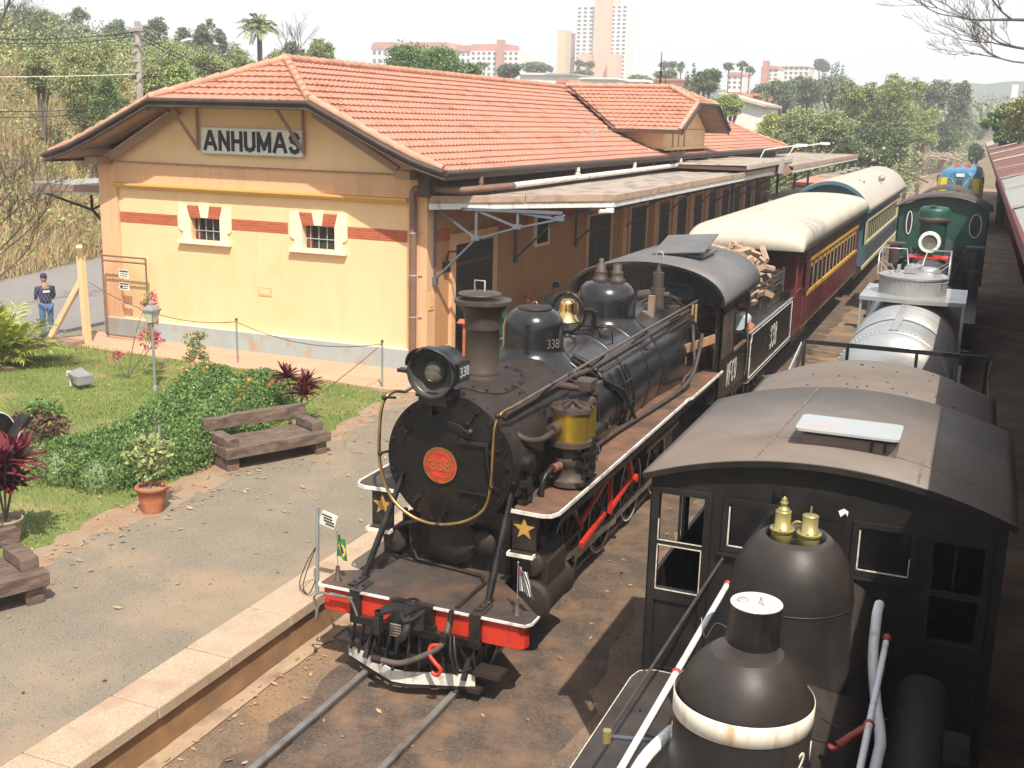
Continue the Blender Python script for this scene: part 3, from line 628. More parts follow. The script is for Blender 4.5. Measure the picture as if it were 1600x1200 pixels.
# platform side wall
b=MB(); XW=-10.8
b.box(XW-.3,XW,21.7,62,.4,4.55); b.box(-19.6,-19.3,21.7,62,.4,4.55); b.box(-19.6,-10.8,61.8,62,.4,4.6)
sw=b.build('side_wall',mat('shaded_yellow_wall',(.46,.235,.095),.85,var=.06,scale=.7,streak=((.40,.20,.085),3)),st)  # station wall paint with the canopy shade darkened into its colour
b=MB(); b.box(XW,XW+.03,21.7,62,.4,.84); b.build('base_band','greybase',sw)
doors=[(22.6,24.7),(31.8,33.9),(36.1,37.9)]+[(39.6+2.6*i,41.0+2.6*i) for i in range(8)]
for k,(ya,yb) in enumerate(doors):
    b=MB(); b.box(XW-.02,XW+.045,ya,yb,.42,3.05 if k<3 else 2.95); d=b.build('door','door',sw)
    b=MB()
    for q in (ya-.22,yb): b.box(XW,XW+.07,q,q+.22,.42,3.3)
    b.box(XW,XW+.07,ya,yb,3.05,3.3); b.build('door_frame','peach',d)
    b=MB()
    for i in range(1,4): yy=ya+(yb-ya)*i/4; b.box(XW+.046,XW+.055,yy-.008,yy+.008,.5,2.6)
    b.box(XW+.046,XW+.06,ya+.05,yb-.05,2.58,2.64); b.build('door_moulding','doorshade',d)
b=MB(); q=21.75
for ya,yb in [(21.75,22.36),(24.95,27.0),(28.8,31.5)]: b=MB(); b.box(XW,XW+.02,ya,yb,3.18,3.43); b.build('brick_band','brick',sw)
b=MB()
for y in (35.2,38.9,41.5,44.1,46.7,49.3,51.9,54.5,57.1): b=MB(); b.box(XW,XW+.14,y-.22,y+.22,.42,4.1); b.build('pilaster','peach',sw)
b=MB(); b.box(XW,XW+.06,27.4,28.5,2.55,3.35); wf=b.build('window_surround','cream',sw); b=MB(); b.box(XW+.05,XW+.065,27.55,28.35,2.62,3.3); b.build('window_pane','glassdark',wf)
b=MB(); b.box(XW,XW+.02,21.36,21.62,1.75,2.12); b.box(XW+.02,XW+.03,21.42,21.56,1.82,2.05); b.build('wall_plaque',MATS['faded_plaque'],sw)
b=MB(); b.box(XW+.0,XW+.08,22.05,22.28,2.5,2.72); b.tube([(XW+.05,22.15,2.75),(XW+.1,22.15,2.95),(XW+.25,22.35,2.95)],.02,6); b.ball((XW+.27,22.4,2.93),.045); b.build('wall_lamp','iron',sw)
b=MB(); b.box(-10.86,-10.6,21.0,62,4.18,4.66); b.build('eave_board',mat('sooty_brown_board',(.075,.05,.04),.8,var=.3,scale=2),st)
# cross gable
YC=40.8; b=MB()
for sg in (-1,1):
    ls=[]
    for i in range(12):
        v=3.65*i/11; xb=-9.5 if v>1.4 else -10.9+v; ls.append(((XR+.3+.84*v,YC+sg*v,7.03-.4*v),(xb,YC+sg*v,7.03-.4*v)))
    tiled(b,ls,seed=20+sg)
ls=[((-10.9+1.4*i/4,YC-1.4*i/4,7.03-.56*i/4),(-10.9+1.4*i/4,YC+1.4*i/4,7.03-.56*i/4)) for i in range(5)]; tiled(b,ls,seed=22)
cg=b.build('cross_gable_roof','tile',st)
b=MB(); caps(b,[(XR+.3,YC,7.08),(-10.9,YC,7.08)]); 
for sg in (-1,1): caps(b,[(-10.9,YC,7.08),(-9.5,YC+sg*1.4,6.5)],.09); caps(b,[(-9.54,YC+sg*1.4,6.52),(-9.54,YC+sg*3.65,5.62)],.08)
b.build('ridge_tile','ridge',cg)
b=MB(); pts=[(-9.47,YC-3.7,5.52),(-9.47,YC-1.42,6.42),(-9.47,YC+1.42,6.42),(-9.47,YC+3.7,5.52)]
for a,c in zip(pts,pts[1:]): b.beam(a,c,.05,.2,(0,0,1)); b.beam((a[0]+.05,a[1],a[2]+.07),(c[0]+.05,c[1],c[2]+.07),.08,.07)
for sg in (-1,1): b.beam((-12.4,YC+sg*3.68,5.54),(-9.45,YC+sg*3.68,5.54),.1,.12)
for sg in (-1,1): b.tube([(XR+.4+.84*v,YC+sg*(v+.05),7.06-.4*v) for v in (0,1.5,3.6)],.03,6)
b.build('gutter','gutter',cg)
b=MB(); b.grid([[(x,YC-3.6,5.47),(x,YC-1.4,6.36),(x,YC+1.4,6.36),(x,YC+3.6,5.47)] for x in (-10.5,-9.5)],False); b.build('soffit','soffit',cg,thick=.02)
b=MB(); yy=[YC-3.0,YC-1.9,YC-1.65,YC-1.1,YC-.85,YC-.3,YC-.05,YC+3.0]
for i in range(0,8,2): b.box(-10.5,-10.25,yy[i],yy[i+1],4.4,5.62)
b.box(-10.5,-10.25,YC-3,YC+3,4.4,4.95); b.prism([(YC-3,5.6),(YC-1.4,6.3),(YC+1.4,6.3),(YC+3,5.6)],-10.5,-10.25,'yz')
b.box(-13,-10.5,YC-3.0,YC-2.8,4.4,5.7); b.box(-10.25,-10.15,YC-3.0,YC+3,4.9,5.0)
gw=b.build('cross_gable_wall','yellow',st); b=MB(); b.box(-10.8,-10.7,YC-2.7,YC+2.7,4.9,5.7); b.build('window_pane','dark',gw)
b=MB(); b.box(-9.92,-9.86,YC-1.72,YC-.9,5.0,5.0); 
# spire and aerial
b=MB(); b.tube([(-11.3,YC,7.05),(-11.3,YC,7.5),(-11.3,YC,8.3)],[.035,.03,.012],6); b.tube([(-11.3,YC,7.5),(-11.12,YC,7.45),(-11.1,YC,7.2)],.02,5); b.ball((-11.3,YC,7.6),.06); b.build('roof_finial','iron',st)
a0=Vector((-10.35,30.6,4.9)); ae=thing('television_aerial','thin silver television aerial standing on the lower edge of the red tiled roof','aerial',a0)
b=MB(); b.tube([a0,a0+Vector((0,0,.75))],.012,5); h=a0+Vector((0,0,.62)); b.beam(h+Vector((-.35,-.2,-.1)),h+Vector((.35,.2,.1)),.015,.015)
b.build('mast','bar',ae); b=MB()
for k in range(6):
    c=h+Vector((-.35,-.2,-.1))+(Vector((.7,.4,.2))*(k/5)); dd=Vector((-.3,.4,.12 if k%2 else -.12)); b.tube([c-dd*.7,c+dd*.7],.008,5)
b.build('element','bar',ae)
# platform canopy
cp=thing('platform_canopy','long flat fibre-cement canopy on steel brackets over the station platform','canopy',(-9.2,34,4))
b=MB(); out=[(-10.62,21.12,4.16),(-7.66,24.2,4.19),(-7.66,45.0,4.22)]
n=60; P=[]
for i in range(n+1):
    y=21.15+(45-21.15)*i/n; xo=-10.62+(y-21.12)/(3.08)*2.96 if y<24.2 else -7.66; row=[]
    m=max(2,int(5*30)); 
    m=24
    for j in range(m+1): x=-10.65+(xo+10.65)*j/m; row.append((x,y,4.17+.012*math.sin(i*PI)+.05*(x+10.6)/3*.6+.01*math.sin(x*9+y)))
    P.append(row)
b.grid(P,False)
cr=b.build('canopy_roof','fibre',cp,thick=.02)
def edge(b,pts,z0,z1,t):
    for a,c in zip(pts,pts[1:]): b.beam((a[0],a[1],(z0+z1)/2+a[2]),(c[0],c[1],(z0+z1)/2+c[2]),t,z1-z0)
op=[(-10.64,21.08,0),(-7.62,24.2,.02),(-7.62,45.0,.05)]
b=MB(); 
L=0; 
def tiles_edge(b,a,c):
    a=Vector(a);c=Vector(c);d=c-a;n=max(1,int(d.length/1.5));d=d/n
    for k in range(n):
        p=a+d*k;q=a+d*(k+.993); b.beam((p.x,p.y,4.135+p.z+random.uniform(-.006,.006)),(q.x,q.y,4.135+q.z+random.uniform(-.006,.006)),.07,.15)
for a,c in zip(op,op[1:]): tiles_edge(b,a,c)
b.build('canopy_edge_tile','fascia',cp,bevel=.008)
b=MB(); edge(b,[(p[0]-.02,p[1]+.02,p[2]) for p in op],3.93,4.058,.05); b.build('canopy_fascia','whitepaint',cp)
def truss(y,x1=-7.75):
    b=MB(); nodes=[(-10.81,2.35),(-9.81,3.33),(-8.87,3.62),(-7.95,3.84),(x1+.05,3.93)]
    nodes=[p for p in nodes if p[0]<=x1+.1]
    for a,c in zip(nodes,nodes[1:]): b.beam((a[0],y-.03,a[1]),(c[0],y-.03,c[1]),.035,.035); b.beam((a[0],y+.03,a[1]),(c[0],y+.03,c[1]),.035,.035)
    b.beam((-10.8,y,3.93),(x1,y,3.97),.07,.06); b.beam((-10.77,y,2.3),(-10.77,y,3.95),.05,.05)
    for i,(x,z) in enumerate(nodes[1:-1]): b.beam((x,y,z),(x,y,3.95),.035,.05); b.beam((x,y,z),(x-.95,y,3.93),.03,.045); b.box(x-.09,x+.09,y-.06,y+.06,z-.03,z+.06)
    b.box(-10.82,-10.72,y-.07,y+.07,2.28,2.45)
    return b
for i in range(6):
    b=truss(21.62 if i==0 else 21.62+4.55*i,-7.75 if i else -10.3+2.4); b.build('canopy_bracket','steelblue',cp)
# higher corrugated canopy over the entrance bay
b=MB(); n=66
P=[[(x,44.2+1.0*math.cos(0)+ (0),0) for x in (0,)] for _ in range(1)]
b.grid([[(x,y,4.44+.022*(1 if i%2 else -1)+.05*(x+10.6)/3) for x in (-10.4,-9.4,-8.4,-7.5)] for i,y in enumerate(np.linspace(38.6,47.4,88))],False)
h2=b.build('entrance_canopy_roof','fibre',cp,thick=.015)
b=MB(); 
for y in (40.4,43.6,47.4): b.box(-10.4,-7.5,y-.12,y+.12,4.49,4.52)
b.beam((-7.48,38.6,4.42),(-7.48,47.5,4.46),.1,.14); b.beam((-10.4,47.5,4.42),(-7.4,47.5,4.42),.08,.2); b.beam((-7.42,44.8,4.02),(-7.42,44.8,4.6),.5,.12); b.build('entrance_canopy_edge','coachroof2',cp)
b=MB(); b.box(-10.4,-7.55,38.7,47.4,4.3,4.41); b.prism([(-10.4,4.4),(-7.4,4.45),(-7.0,4.05),(-7.5,3.95),(-10.4,3.95)],45.1,45.2,'xz'); b.build('entrance_canopy_soffit','soffit',cp)
# second canopy further along the platform
c2=thing('platform_canopy','further low platform canopy with brown edging beyond the entrance bay','canopy',(-8.5,57,4))
b=MB(); b.grid([[(-10.9,y,4.25),(-9.5,y,4.22),(-7.2,y,4.26)] for y in (46.6,52,58,70)],False); b.build('canopy_roof','fibre',c2,thick=.03)
b=MB(); b.beam((-7.18,46.6,4.22),(-7.18,70,4.22),.07,.17); b.beam((-10.9,70,4.22),(-7.18,70,4.22),.07,.17); b.build('canopy_edge_tile','fascia',c2)
b=MB(); b.beam((-7.2,46.6,4.06),(-7.2,70,4.06),.05,.13); b.build('canopy_fascia','whitepaint',c2)
for y in (47.6,53,58.5,64,69):
    b=MB(); b.beam((-10.8,y,4.1),(-7.3,y,4.1),.08,.08); b.beam((-10.6,y,2.6),(-8.2,y,4.08),.06,.06); b.beam((-9.8,y,.4),(-9.8,y,4.1),.12,.12); b.build('canopy_post','steelblue',c2)
# road-side canopy at the far left corner
c3=thing('side_canopy','small corrugated lean-to canopy on dark brackets at the road side of the station','canopy',(-21.5,25,4))
b=MB(); b.grid([[(x,y,3.96+.014*(1 if i%2 else -1)) for x in (-22.3,-21,-19.6)] for i,y in enumerate(np.linspace(21.9,36,150))],False); b.build('canopy_roof','zinc',c3,thick=.015)
b=MB(); b.beam((-22.35,21.8,3.86),(-22.35,36,3.86),.06,.16); b.beam((-22.35,21.8,3.86),(-19.6,21.8,3.9),.06,.16); b.build('canopy_edge','soffit',c3)
b=MB(); b.beam((-22.3,21.85,3.74),(-19.6,21.85,3.78),.05,.07); b.build('canopy_fascia','whitepaint',c3)
for y in (22.0,27,32): b=MB(); b.beam((-19.6,y,2.6),(-20.5,y,3.35),.05,.05); b.beam((-20.5,y,3.35),(-22.2,y,3.75),.05,.05); b.beam((-20.5,y,3.35),(-20.5,y,3.8),.05,.05); b.beam((-20.5,y,3.35),(-19.65,y,3.75),.05,.05); b.build('canopy_bracket','iron',c3)
# ================================================================ ROLLING STOCK HELPERS
def roof_arc(b,xc,hw,ze,zc,y0,y1,n=18,over=0.0,thick=.04,nose=0,tail=0,ny=1,box=0):
    """arched roof skin; nose/tail = rounded length at the ends"""
    r=((zc-ze)**2+hw*hw)/(2*(zc-ze)); a=math.asin(min(1,hw/r)); ys=[y0]
    if nose: ys=[y0+nose*t for t in (0,.12,.3,.55,.8,1)]
    ys+= [y0+(y1-y0)*k/ny for k in range(1,ny)] if not nose and ny>1 else []
    ys+= [y1-tail*t for t in (1,.8,.55,.3,.12,0)] if tail else [y1]
    P=[]
    for y in ys:
        k=1
        if nose and y<y0+nose: t=(y0+nose-y)/nose; k=(max(0,1-t**2.6))**.5
        if tail and y>y1-tail: t=(y-y1+tail)/tail; k=math.sqrt(max(0,1-(t*.93)**2.2))
        if box: P.append([(xc+hw*(-math.cos(PI*j/n)),y,ze+(zc-ze)*k*(math.sin(PI*j/n)**box)) for j in range(n+1)])
        else: P.append([(xc+r*math.sin(-a+2*a*j/n),y,ze+(zc-r+r*math.cos(-a+2*a*j/n)-ze)*k) for j in range(n+1)])
    b.grid(P,True); return P
def wheel(name,parent,x,y,r,w,side,mt='iron',tyre='steel',spokes=10,white=False):
    b=MB(); s=side
    b.lathe([(r,-w/2),(r,-w/2),(r,w/2),(r,w/2),(r*.86,w/2),(r*.86,w/2),(r*.86,-w/2),(r*.86,-w/2),(r,-w/2)],(x,y,r),axis='x',n=28)
    b.lathe([(0.001,-w*.7),(r*.22,-w*.7),(r*.22,-w*.7),(r*.22,w*.7),(r*.22,w*.7),(.001,w*.7)],(x,y,r),axis='x',n=14)
    for k in range(spokes):
        a=2*PI*k/spokes; b.beam((x,y+r*.18*math.cos(a),r+r*.18*math.sin(a)),(x,y+r*.9*math.cos(a),r+r*.9*math.sin(a)),w*.5,r*.1,(1,0,0))
    o=b.build(name,mt,parent)
    b=MB(); e=s*(w/2+.003); b.lathe([(r*.995,e-.004),(r*.995,e-.004),(r*.995,e),(r*.995,e),(r*(.955 if white else .9),e),(r*(.955 if white else .9),e),(r*(.955 if white else .9),e-.004)],(x,y,r),axis='x',n=28); b.build('tyre','whitetrim' if white else tyre,o)
    return o
def bolts(b,pts,r=.014,h=.012,d=(0,-1,0),n=6):
    d=Vector(d)
    for p in pts: b.tube([p,Vector(p)+d*h],[r,r*.8],n)
# ================================================================ LOCOMOTIVE 338
XL=-4.98; ZB=2.22
lo=thing('steam_locomotive','black steam locomotive 338 with red round front plate, brass bell and red buffer beam','steam locomotive',(XL,13,0))
b=MB(); b.lathe([(.72,10.40),(.72,12.62)],(XL,0,ZB),'y',48); sm=b.build('smokebox','soot',lo)
b=MB()
for y in (10.5,12.5): bolts(b,[(XL+.722*math.cos(a),y,ZB+.722*math.sin(a)) for a in np.linspace(0,2*PI,26)],.016,.014,(0,0,1))
b.lathe([(.728,11.42),(.733,11.43),(.733,11.47),(.728,11.48)],(XL,0,ZB),'y',40)
b.build('rivet_row','soot',sm)
b=MB(); b.prism([(XL-.45,10.72),(XL-.55,11.0),(XL-.5,11.75),(XL,11.95),(XL+.5,11.75),(XL+.55,11.0),(XL+.45,10.72)],2.84,2.86,'xy')
# saddle plate following the barrel
P=[]
for i in range(9):
    y=10.75+1.2*i/8; hw=.5*(1-((i-4)/4)**4*.55); P.append([(XL+.727*math.sin(t),y,ZB+.727*math.cos(t)) for t in np.linspace(-hw,hw,13)])
b=MB(); b.grid(P,True); b.build('chimney_saddle','soot',sm,thick=.012)
b=MB(); bolts(b,[(XL+.735*math.sin(t),y,ZB+.735*math.cos(t)) for t,y in ((.45,11.15),(.47,11.35),(.45,11.55),(.35,11.75),(.2,11.85),(0,11.9),(-.3,11.8),(.3,10.85),(.1,10.8),(.62,11.3),(.75,11.1))],.018,.02,(0,0,1)); b.build('saddle_bolt','iron',sm)
b=MB(); b.lathe([(.0,10.355),(.56,10.355),(.60,10.365),(.60,10.365),(.735,10.37),(.735,10.37),(.735,10.41)],(XL,0,ZB),'y',48); fr=b.build('smokebox_front',mat('smokebox_front_black',(.010,.0095,.009),.32,var=.4,scale=4,dirt=(.028,.018,.013),damt=.25,dscale=5,bump=.08,bscale=14,spec=.25),lo)
b=MB(); bolts(b,[(XL+.685*math.cos(a),10.372,ZB+.685*math.sin(a)) for a in np.linspace(0,2*PI,25)],.020,.035); b.build('rim_bolt','iron',fr)
b=MB()
for a in (20,62,108,150,200,232,268,308,340): 
    c=(XL+.555*math.cos(R(a)),10.36,ZB+.555*math.sin(R(a))); b.tube([c,(c[0],10.27,c[2])],[.028,.022],8); b.beam((c[0],10.33,c[2]),(c[0]+.09*math.cos(R(a)),10.345,c[2]+.09*math.sin(R(a))),.04,.03)
b.build('door_clamp','iron',fr)
b=MB(); b.tube([(XL+.16,10.33,ZB+.27),(XL+.46,10.33,ZB+.24)],.022,8); b.box(XL+.13,XL+.44,10.31,10.34,ZB+.235,ZB+.262); b.box(XL+.15,XL+.47,10.31,10.345,ZB-.30,ZB-.275); b.tube(spline([(XL+.47,10.30,ZB+.26),(XL+.49,10.29,ZB+.05),(XL+.52,10.29,ZB-.08),(XL+.47,10.30,ZB-.3)],4),.016,6); b.tube([(XL-.02,10.31,ZB+.46),(XL+.14,10.30,ZB+.44),(XL+.27,10.28,ZB+.37)],.014,6); b.ball((XL+.29,10.27,ZB+.39),.045); b.build('door_hinge','iron',fr)
b=MB(); b.box(XL+.19,XL+.47,10.325,10.335,ZB+.25,ZB+.275); b.build('door_step','soot',fr)
# round number plate
b=MB(); b.lathe([(.0,10.325),(.185,10.325)],(XL-.08,0,ZB-.04),'y',36); b.lathe([(.185,10.325),(.185,10.36)],(XL-.08,0,ZB-.04),'y',36); pl=b.build('number_plate','red',lo)
b=MB()
for r in (.192,.135):
    w=.008 if r>.15 else .003; b.lathe([(r-w,10.326),(r-w,10.318),(r-w,10.318),(r+w,10.318),(r+w,10.318),(r+w,10.345)],(XL-.08,0,ZB-.04),'y',40)
b.build('plate_rim','brassdull',pl)
stroke_text('plate_number','338',.105,.018,'brassdull',pl,(XL-.08,10.320,ZB-.04),0,-1,gap=.3,sx=1.0,d=.008)
b=MB()
for k in range(44):
    a=2*PI*k/44
    if k%11: b.obox((XL-.08+.163*math.sin(a),10.320,ZB-.04+.163*math.cos(a)),(.009,.006,.024 if k%3 else .018),ry=a)
b.build('plate_legend','brassdull',pl)
# boiler
ZC=2.15
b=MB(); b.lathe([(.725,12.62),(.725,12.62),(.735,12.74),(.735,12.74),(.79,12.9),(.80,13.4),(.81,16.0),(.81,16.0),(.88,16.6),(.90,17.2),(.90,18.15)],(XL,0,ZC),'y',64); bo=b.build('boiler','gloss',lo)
b=MB()
for y in (13.0,14.3,15.3,16.0): 
    b.lathe([(.80,y),(.816,y+.004),(.816,y+.045),(.80,y+.049)],(XL,0,ZC),'y',56)
b.build('boiler_band','black',bo)
b=MB(); b.box(XL-.62,XL+.62,15.8,18.1,1.2,2.3); b.build('firebox','soot',bo,bevel=.04)
# chimney
b=MB(); b.lathe([(.235,2.86),(.205,2.99),(.205,2.99),(.21,3.02),(.198,3.04),(.192,3.50),(.204,3.51),(.204,3.51),(.204,3.60),(.225,3.70),(.28,3.775),(.325,3.80),(.325,3.80),(.325,3.835),(.325,3.835),(.25,3.86),(.23,3.82),(.0,3.80)],(XL-.07,11.35,0),n=36); ch=b.build('chimney',mat('brown_chimney',(.060,.043,.033),.5,var=.2,scale=3,streak=((.085,.062,.05),6),dirt=(.035,.028,.024),damt=.3),lo)
b=MB(); b.lathe([(0,3.935),(.235,3.915),(.245,3.905),(.245,3.895),(.0,3.88)],(XL-.09,11.30,0),n=30); ld=b.build('chimney_lid',MATS['brown_chimney'],lo)
b=MB(); b.tube([(XL-.15,11.30,3.92),(XL-.15,11.30,4.05),(XL-.03,11.30,4.05),(XL-.03,11.30,3.92)],.012,6); b.tube([(XL-.09,11.3,3.80),(XL-.09,11.3,3.92)],.03,6); b.build('lid_handle','galv',ld)
# headlamp
hc=Vector((XL-.06,10.12,3.25)); 
b=MB(); b.lathe([(.25,-.10),(.265,-.10),(.265,-.10),(.268,-.05),(.268,-.05),(.235,-.05),(.235,.10),(.225,.30),(.14,.36),(0,.36)],hc,'y',36); hl=b.build('headlamp',mat('headlamp_grey_black',(.038,.040,.044),.38,.2,var=.2,scale=4),lo)
b=MB(); b.lathe([(.25,-.095),(.23,-.01),(.16,.09),(.05,.13),(0,.13)],hc,'y',32); b.build('reflector',mat('lamp_reflector',(.16,.155,.13),.22,.6,var=.3,scale=8),hl)
b=MB(); b.lathe([(0,-.06),(.07,-.055),(.11,-.03),(.115,.03)],hc,'y',24); b.build('lamp_bulb',mat('bulb_glass',(.20,.19,.15),.06,.5,var=.2),hl)
b=MB(); P=[[hc+Vector((math.sin(t)*(.272+.012*k),-.06-.075*k*(.15+.85*max(0,math.cos(t*1.1))),math.cos(t)*(.272+.004*k)+.004)) for t in np.linspace(-1.4,1.4,17)] for k in range(3)]; b.grid(P,True); b.build('lamp_visor',MATS['headlamp_grey_black'],hl,thick=.008)
b=MB(); b.box(hc.x+.20,hc.x+.255,10.16,10.44,3.14,3.34); b.box(hc.x-.255,hc.x-.20,10.16,10.44,3.14,3.34); b.box(hc.x-.16,hc.x+.16,10.08,10.42,2.90,3.03); b.beam((hc.x-.2,10.12,2.99),(hc.x+.2,10.12,2.99),.06,.03); b.build('lamp_bracket','iron',hl)
b=MB(); b.box(hc.x+.256,hc.x+.262,10.18,10.42,3.16,3.32); nb=b.build('lamp_number_glass',mat('lamp_number_face',(.05,.05,.045),.3,var=.2),hl)
text_obj('lamp_number','338',.15,'bar',nb,(hc.x+.264,10.30,3.24),facing(1,0),.002,.0)
b=MB(); b.tube([(XL-.33,10.2,3.2),(XL-.42,10.2,3.2)],.03,8); b.obox((XL-.46,10.2,3.21),(.10,.10,.035)); b.build('lamp_vent','iron',hl)
# domes
def dome(name,c,r,z0,ztop,capr,mt):
    b=MB(); h=ztop-z0
    b.lathe([(r*1.75,z0-.22),(r*1.42,z0-.02),(r*1.12,z0+.10),(r*1.02,z0+.17),(r,z0+.22),(r,ztop-r*.62),(r*.96,ztop-r*.40),(r*.86,ztop-r*.2),(r*.70,ztop-r*.07),(capr*1.05,ztop-.005),(capr,ztop)],(c[0],c[1],0),n=48)
    b.lathe([(0,ztop),(capr,ztop)],(c[0],c[1],0),n=40); return b.build(name,mt,lo)
sd=dome('sand_dome',(XL-.10,13.0),.385,2.83,3.50,.22,'gloss')
b=MB(); b.lathe([(0,3.525),(.215,3.52),(.22,3.51),(.22,3.50)],(XL-.08,12.98,0),n=30); l2=b.build('dome_lid','soot',sd)
b=MB(); b.tube([(XL-.08+.03*math.cos(a),12.98,3.55+.035*math.sin(a)) for a in np.linspace(0,PI,7)],.008,6); b.build('lid_ring','steel',l2)
text_obj('dome_number','338',.17,'oldsilver',sd,(XL-.10+.345,12.80,3.10),facing(1,-.6),.002,0,sx=.8)
std=dome('steam_dome',(XL-.03,15.75),.44,2.83,3.52,.17,'gloss')
b=MB()
for dx,zt in ((-.13,3.84),(.12,3.74)):
    b.lathe([(.11,3.44),(.12,3.52),(.12,3.52),(.125,3.55),(.09,3.57),(.09,3.64),(.095,3.66),(.065,3.67),(.065,3.76),(.035,3.78),(.035,zt),(0,zt)],(XL+dx,15.75,0),n=16)
b.build('safety_valve','brownpipe',std)
b=MB(); P=[]
for t in np.linspace(-.75,.75,13): P.append([(XL-.08+q*math.cos(0),12.55+0,0) for q in (0,)])
# bell
bc=Vector((XL-.10,14.25,0))
b=MB(); b.lathe([(.0,3.44),(.07,3.44),(.095,3.425),(.105,3.38),(.108,3.30),(.115,3.25),(.14,3.19),(.178,3.15),(.182,3.13),(.16,3.13)],bc,n=32); be=b.build('bell','brass',lo)
b=MB(); b.tube(spline([bc+Vector((-.23,0,3.30)),bc+Vector((-.19,0,3.40)),bc+Vector((-.10,0,3.50)),bc+Vector((0,0,3.52)),bc+Vector((.10,0,3.50)),bc+Vector((.19,0,3.40)),bc+Vector((.23,0,3.30))],4),.028,8)
b.tube(spline([bc+Vector((-.25,0,3.32)),bc+Vector((-.23,0,3.15)),bc+Vector((-.12,0,3.02)),bc+Vector((0,0,2.98)),bc+Vector((.12,0,3.02)),bc+Vector((.23,0,3.15)),bc+Vector((.25,0,3.32))],4),.026,8)
b.tube([bc+Vector((-.34,0,3.33)),bc+Vector((-.2,0,3.32))],.02,6); b.tube([bc+Vector((.2,0,3.32)),bc+Vector((.38,0,3.31))],.03,6); b.lathe([(.06,2.99),(.09,2.93),(.20,2.90)],bc,n=16); b.ball(bc+Vector((0,0,3.52)),.04); b.tube([bc+Vector((.36,0,3.31)),bc+Vector((.36,.12,3.12)),bc+Vector((.40,.3,2.9))],.012,6)
b.build('bell_yoke','iron',be)

b=MB(); c=Vector((XL+.16,14.62,2.93)); b.tube([c,c+Vector((0,0,.28))],.04,10); b.tube([c+Vector((0,0,.28)),c+Vector((0,0,.31))],.055,10); b.tube([c+Vector((-.15,0,.1)),c+Vector((.15,0,.1))],.018,6); b.tube(spline([c+Vector((.15,0,.1)),c+Vector((.26,0,.08)),c+Vector((.3,0,-.22))],4),.01,5); b.tube([c+Vector((-.5,-.3,.02)),c+Vector((0,0,.06)),c+Vector((.2,-.5,-.1))],.012,5); b.build('boiler_valve','iron',bo)
b=MB(); c=Vector((XL+.42,17.25,3.0)); b.tube([c+Vector((-.08,0,-.15)),c+Vector((-.08,0,.25))],.12,12); b.tube([c+Vector((-.08,0,.25)),c+Vector((-.08,0,.5))],.09,12); b.tube([c+Vector((-.08,0,.5)),c+Vector((-.08,0,.62))],[.05,.02],8); b.tube([c+Vector((-.38,0,.1)),c+Vector((-.1,0,.15))],.09,10); b.tube([c+Vector((.0,0,.15)),c+Vector((.12,0,.15))],.05,8); b.obox(c+Vector((.14,.3,-.15)),(.12,.2,.18)); b.build('turbo_generator','brownpipe',bo)
b=MB(); c=Vector((XL+.35,16.6,2.93)); b.obox(c,(.24,.10,.09)); b.obox(c+Vector((.08,0,.16)),(.09,.09,.26)); b.build('valve_block',mat('pale_dusty_valve',(.26,.18,.13),.7,var=.2),bo)
for k,(p,q) in enumerate((((XL+.1,16.9,3.0),(XL+.5,18.15,2.95)),((XL+.2,17.0,3.0),(XL+.66,18.15,2.75)))):
    b=MB(); b.tube(spline([p,((p[0]+q[0])/2,17.5,3.12),q],4),.022,6); b.build('steam_pipe','brownpipe',bo)
# side pipes, ladder rods, reservoirs on the right side of the boiler
def ring(t,y,r=.74):
    r+= .0 if y<12.6 else (.08 if y<16.2 else .15); zc_=ZB if y<12.6 else ZC; return (XL+r*math.sin(t),y,zc_+r*math.cos(t))
for t,y0,y1,rr,mt in ((.80,10.55,18.1,.036,'brownpipe'),(.92,13.5,18.1,.022,'brownpipe')):
    b=MB(); b.tube([ring(t,y0,.78),ring(t,12.55,.79),ring(t,13.2,.76),ring(t,16.1,.77),ring(t,16.9,.77),ring(t,y1,.77)] if y0<12 else [ring(t,y0,.77),ring(t,16.1,.77),ring(t,16.9,.77),ring(t,y1,.77)],rr,8); b.build('sand_pipe' if rr<.03 else 'boiler_pipe',mt,bo)
b=MB(); b.tube([ring(.52,13.1,.74),ring(.9,13.2,.76),ring(1.35,13.9,.80),ring(1.9,14.4,.86)],.028,8); b.tube([ring(.45,13.25,.74),ring(.75,13.35,.76),ring(1.0,13.3,.80)],.035,8); b.build('sand_delivery_pipe','iron',bo)
b=MB()
for yy in (13.95,14.25): b.tube([ring(t,yy+.12*(t-1),.80) for t in np.linspace(1.0,2.1,9)],.018,6)
for t in (1.25,1.6,1.95): b.tube([ring(t,13.95+.12*(t-1),.81),ring(t,14.25+.12*(t-1),.81)],.013,5)
b.build('boiler_ladder','iron',bo)
b=MB(); b.tube(spline([ring(1.05,17.6,.84),ring(1.3,17.2,.87),ring(1.6,16.9,.93),(XL+1.0,16.6,1.95),(XL+1.0,16.6,1.75)],5),.024,8); b.tube(spline([(XL+1.02,17.6,2.5),(XL+1.12,17.0,2.3),(XL+1.1,16.7,2.0),(XL+1.0,16.0,1.84),(XL+.85,13.8,1.84),(XL+.83,12.6,1.86)],5),.03,8); b.build('feed_pipe','brownpipe',bo)
b=MB(); b.cyl((XL+.72,12.75,1.95),(XL+.72,13.4,1.95),.07); b.tube([(XL+.8,12.7,2.05),(XL+.8,12.95,2.05)],.10,12); b.lathe([(.09,0),(.1,.01),(.09,.02)],(XL+.9,13.1,2.1),'x',14); b.build('check_valve','iron',bo)
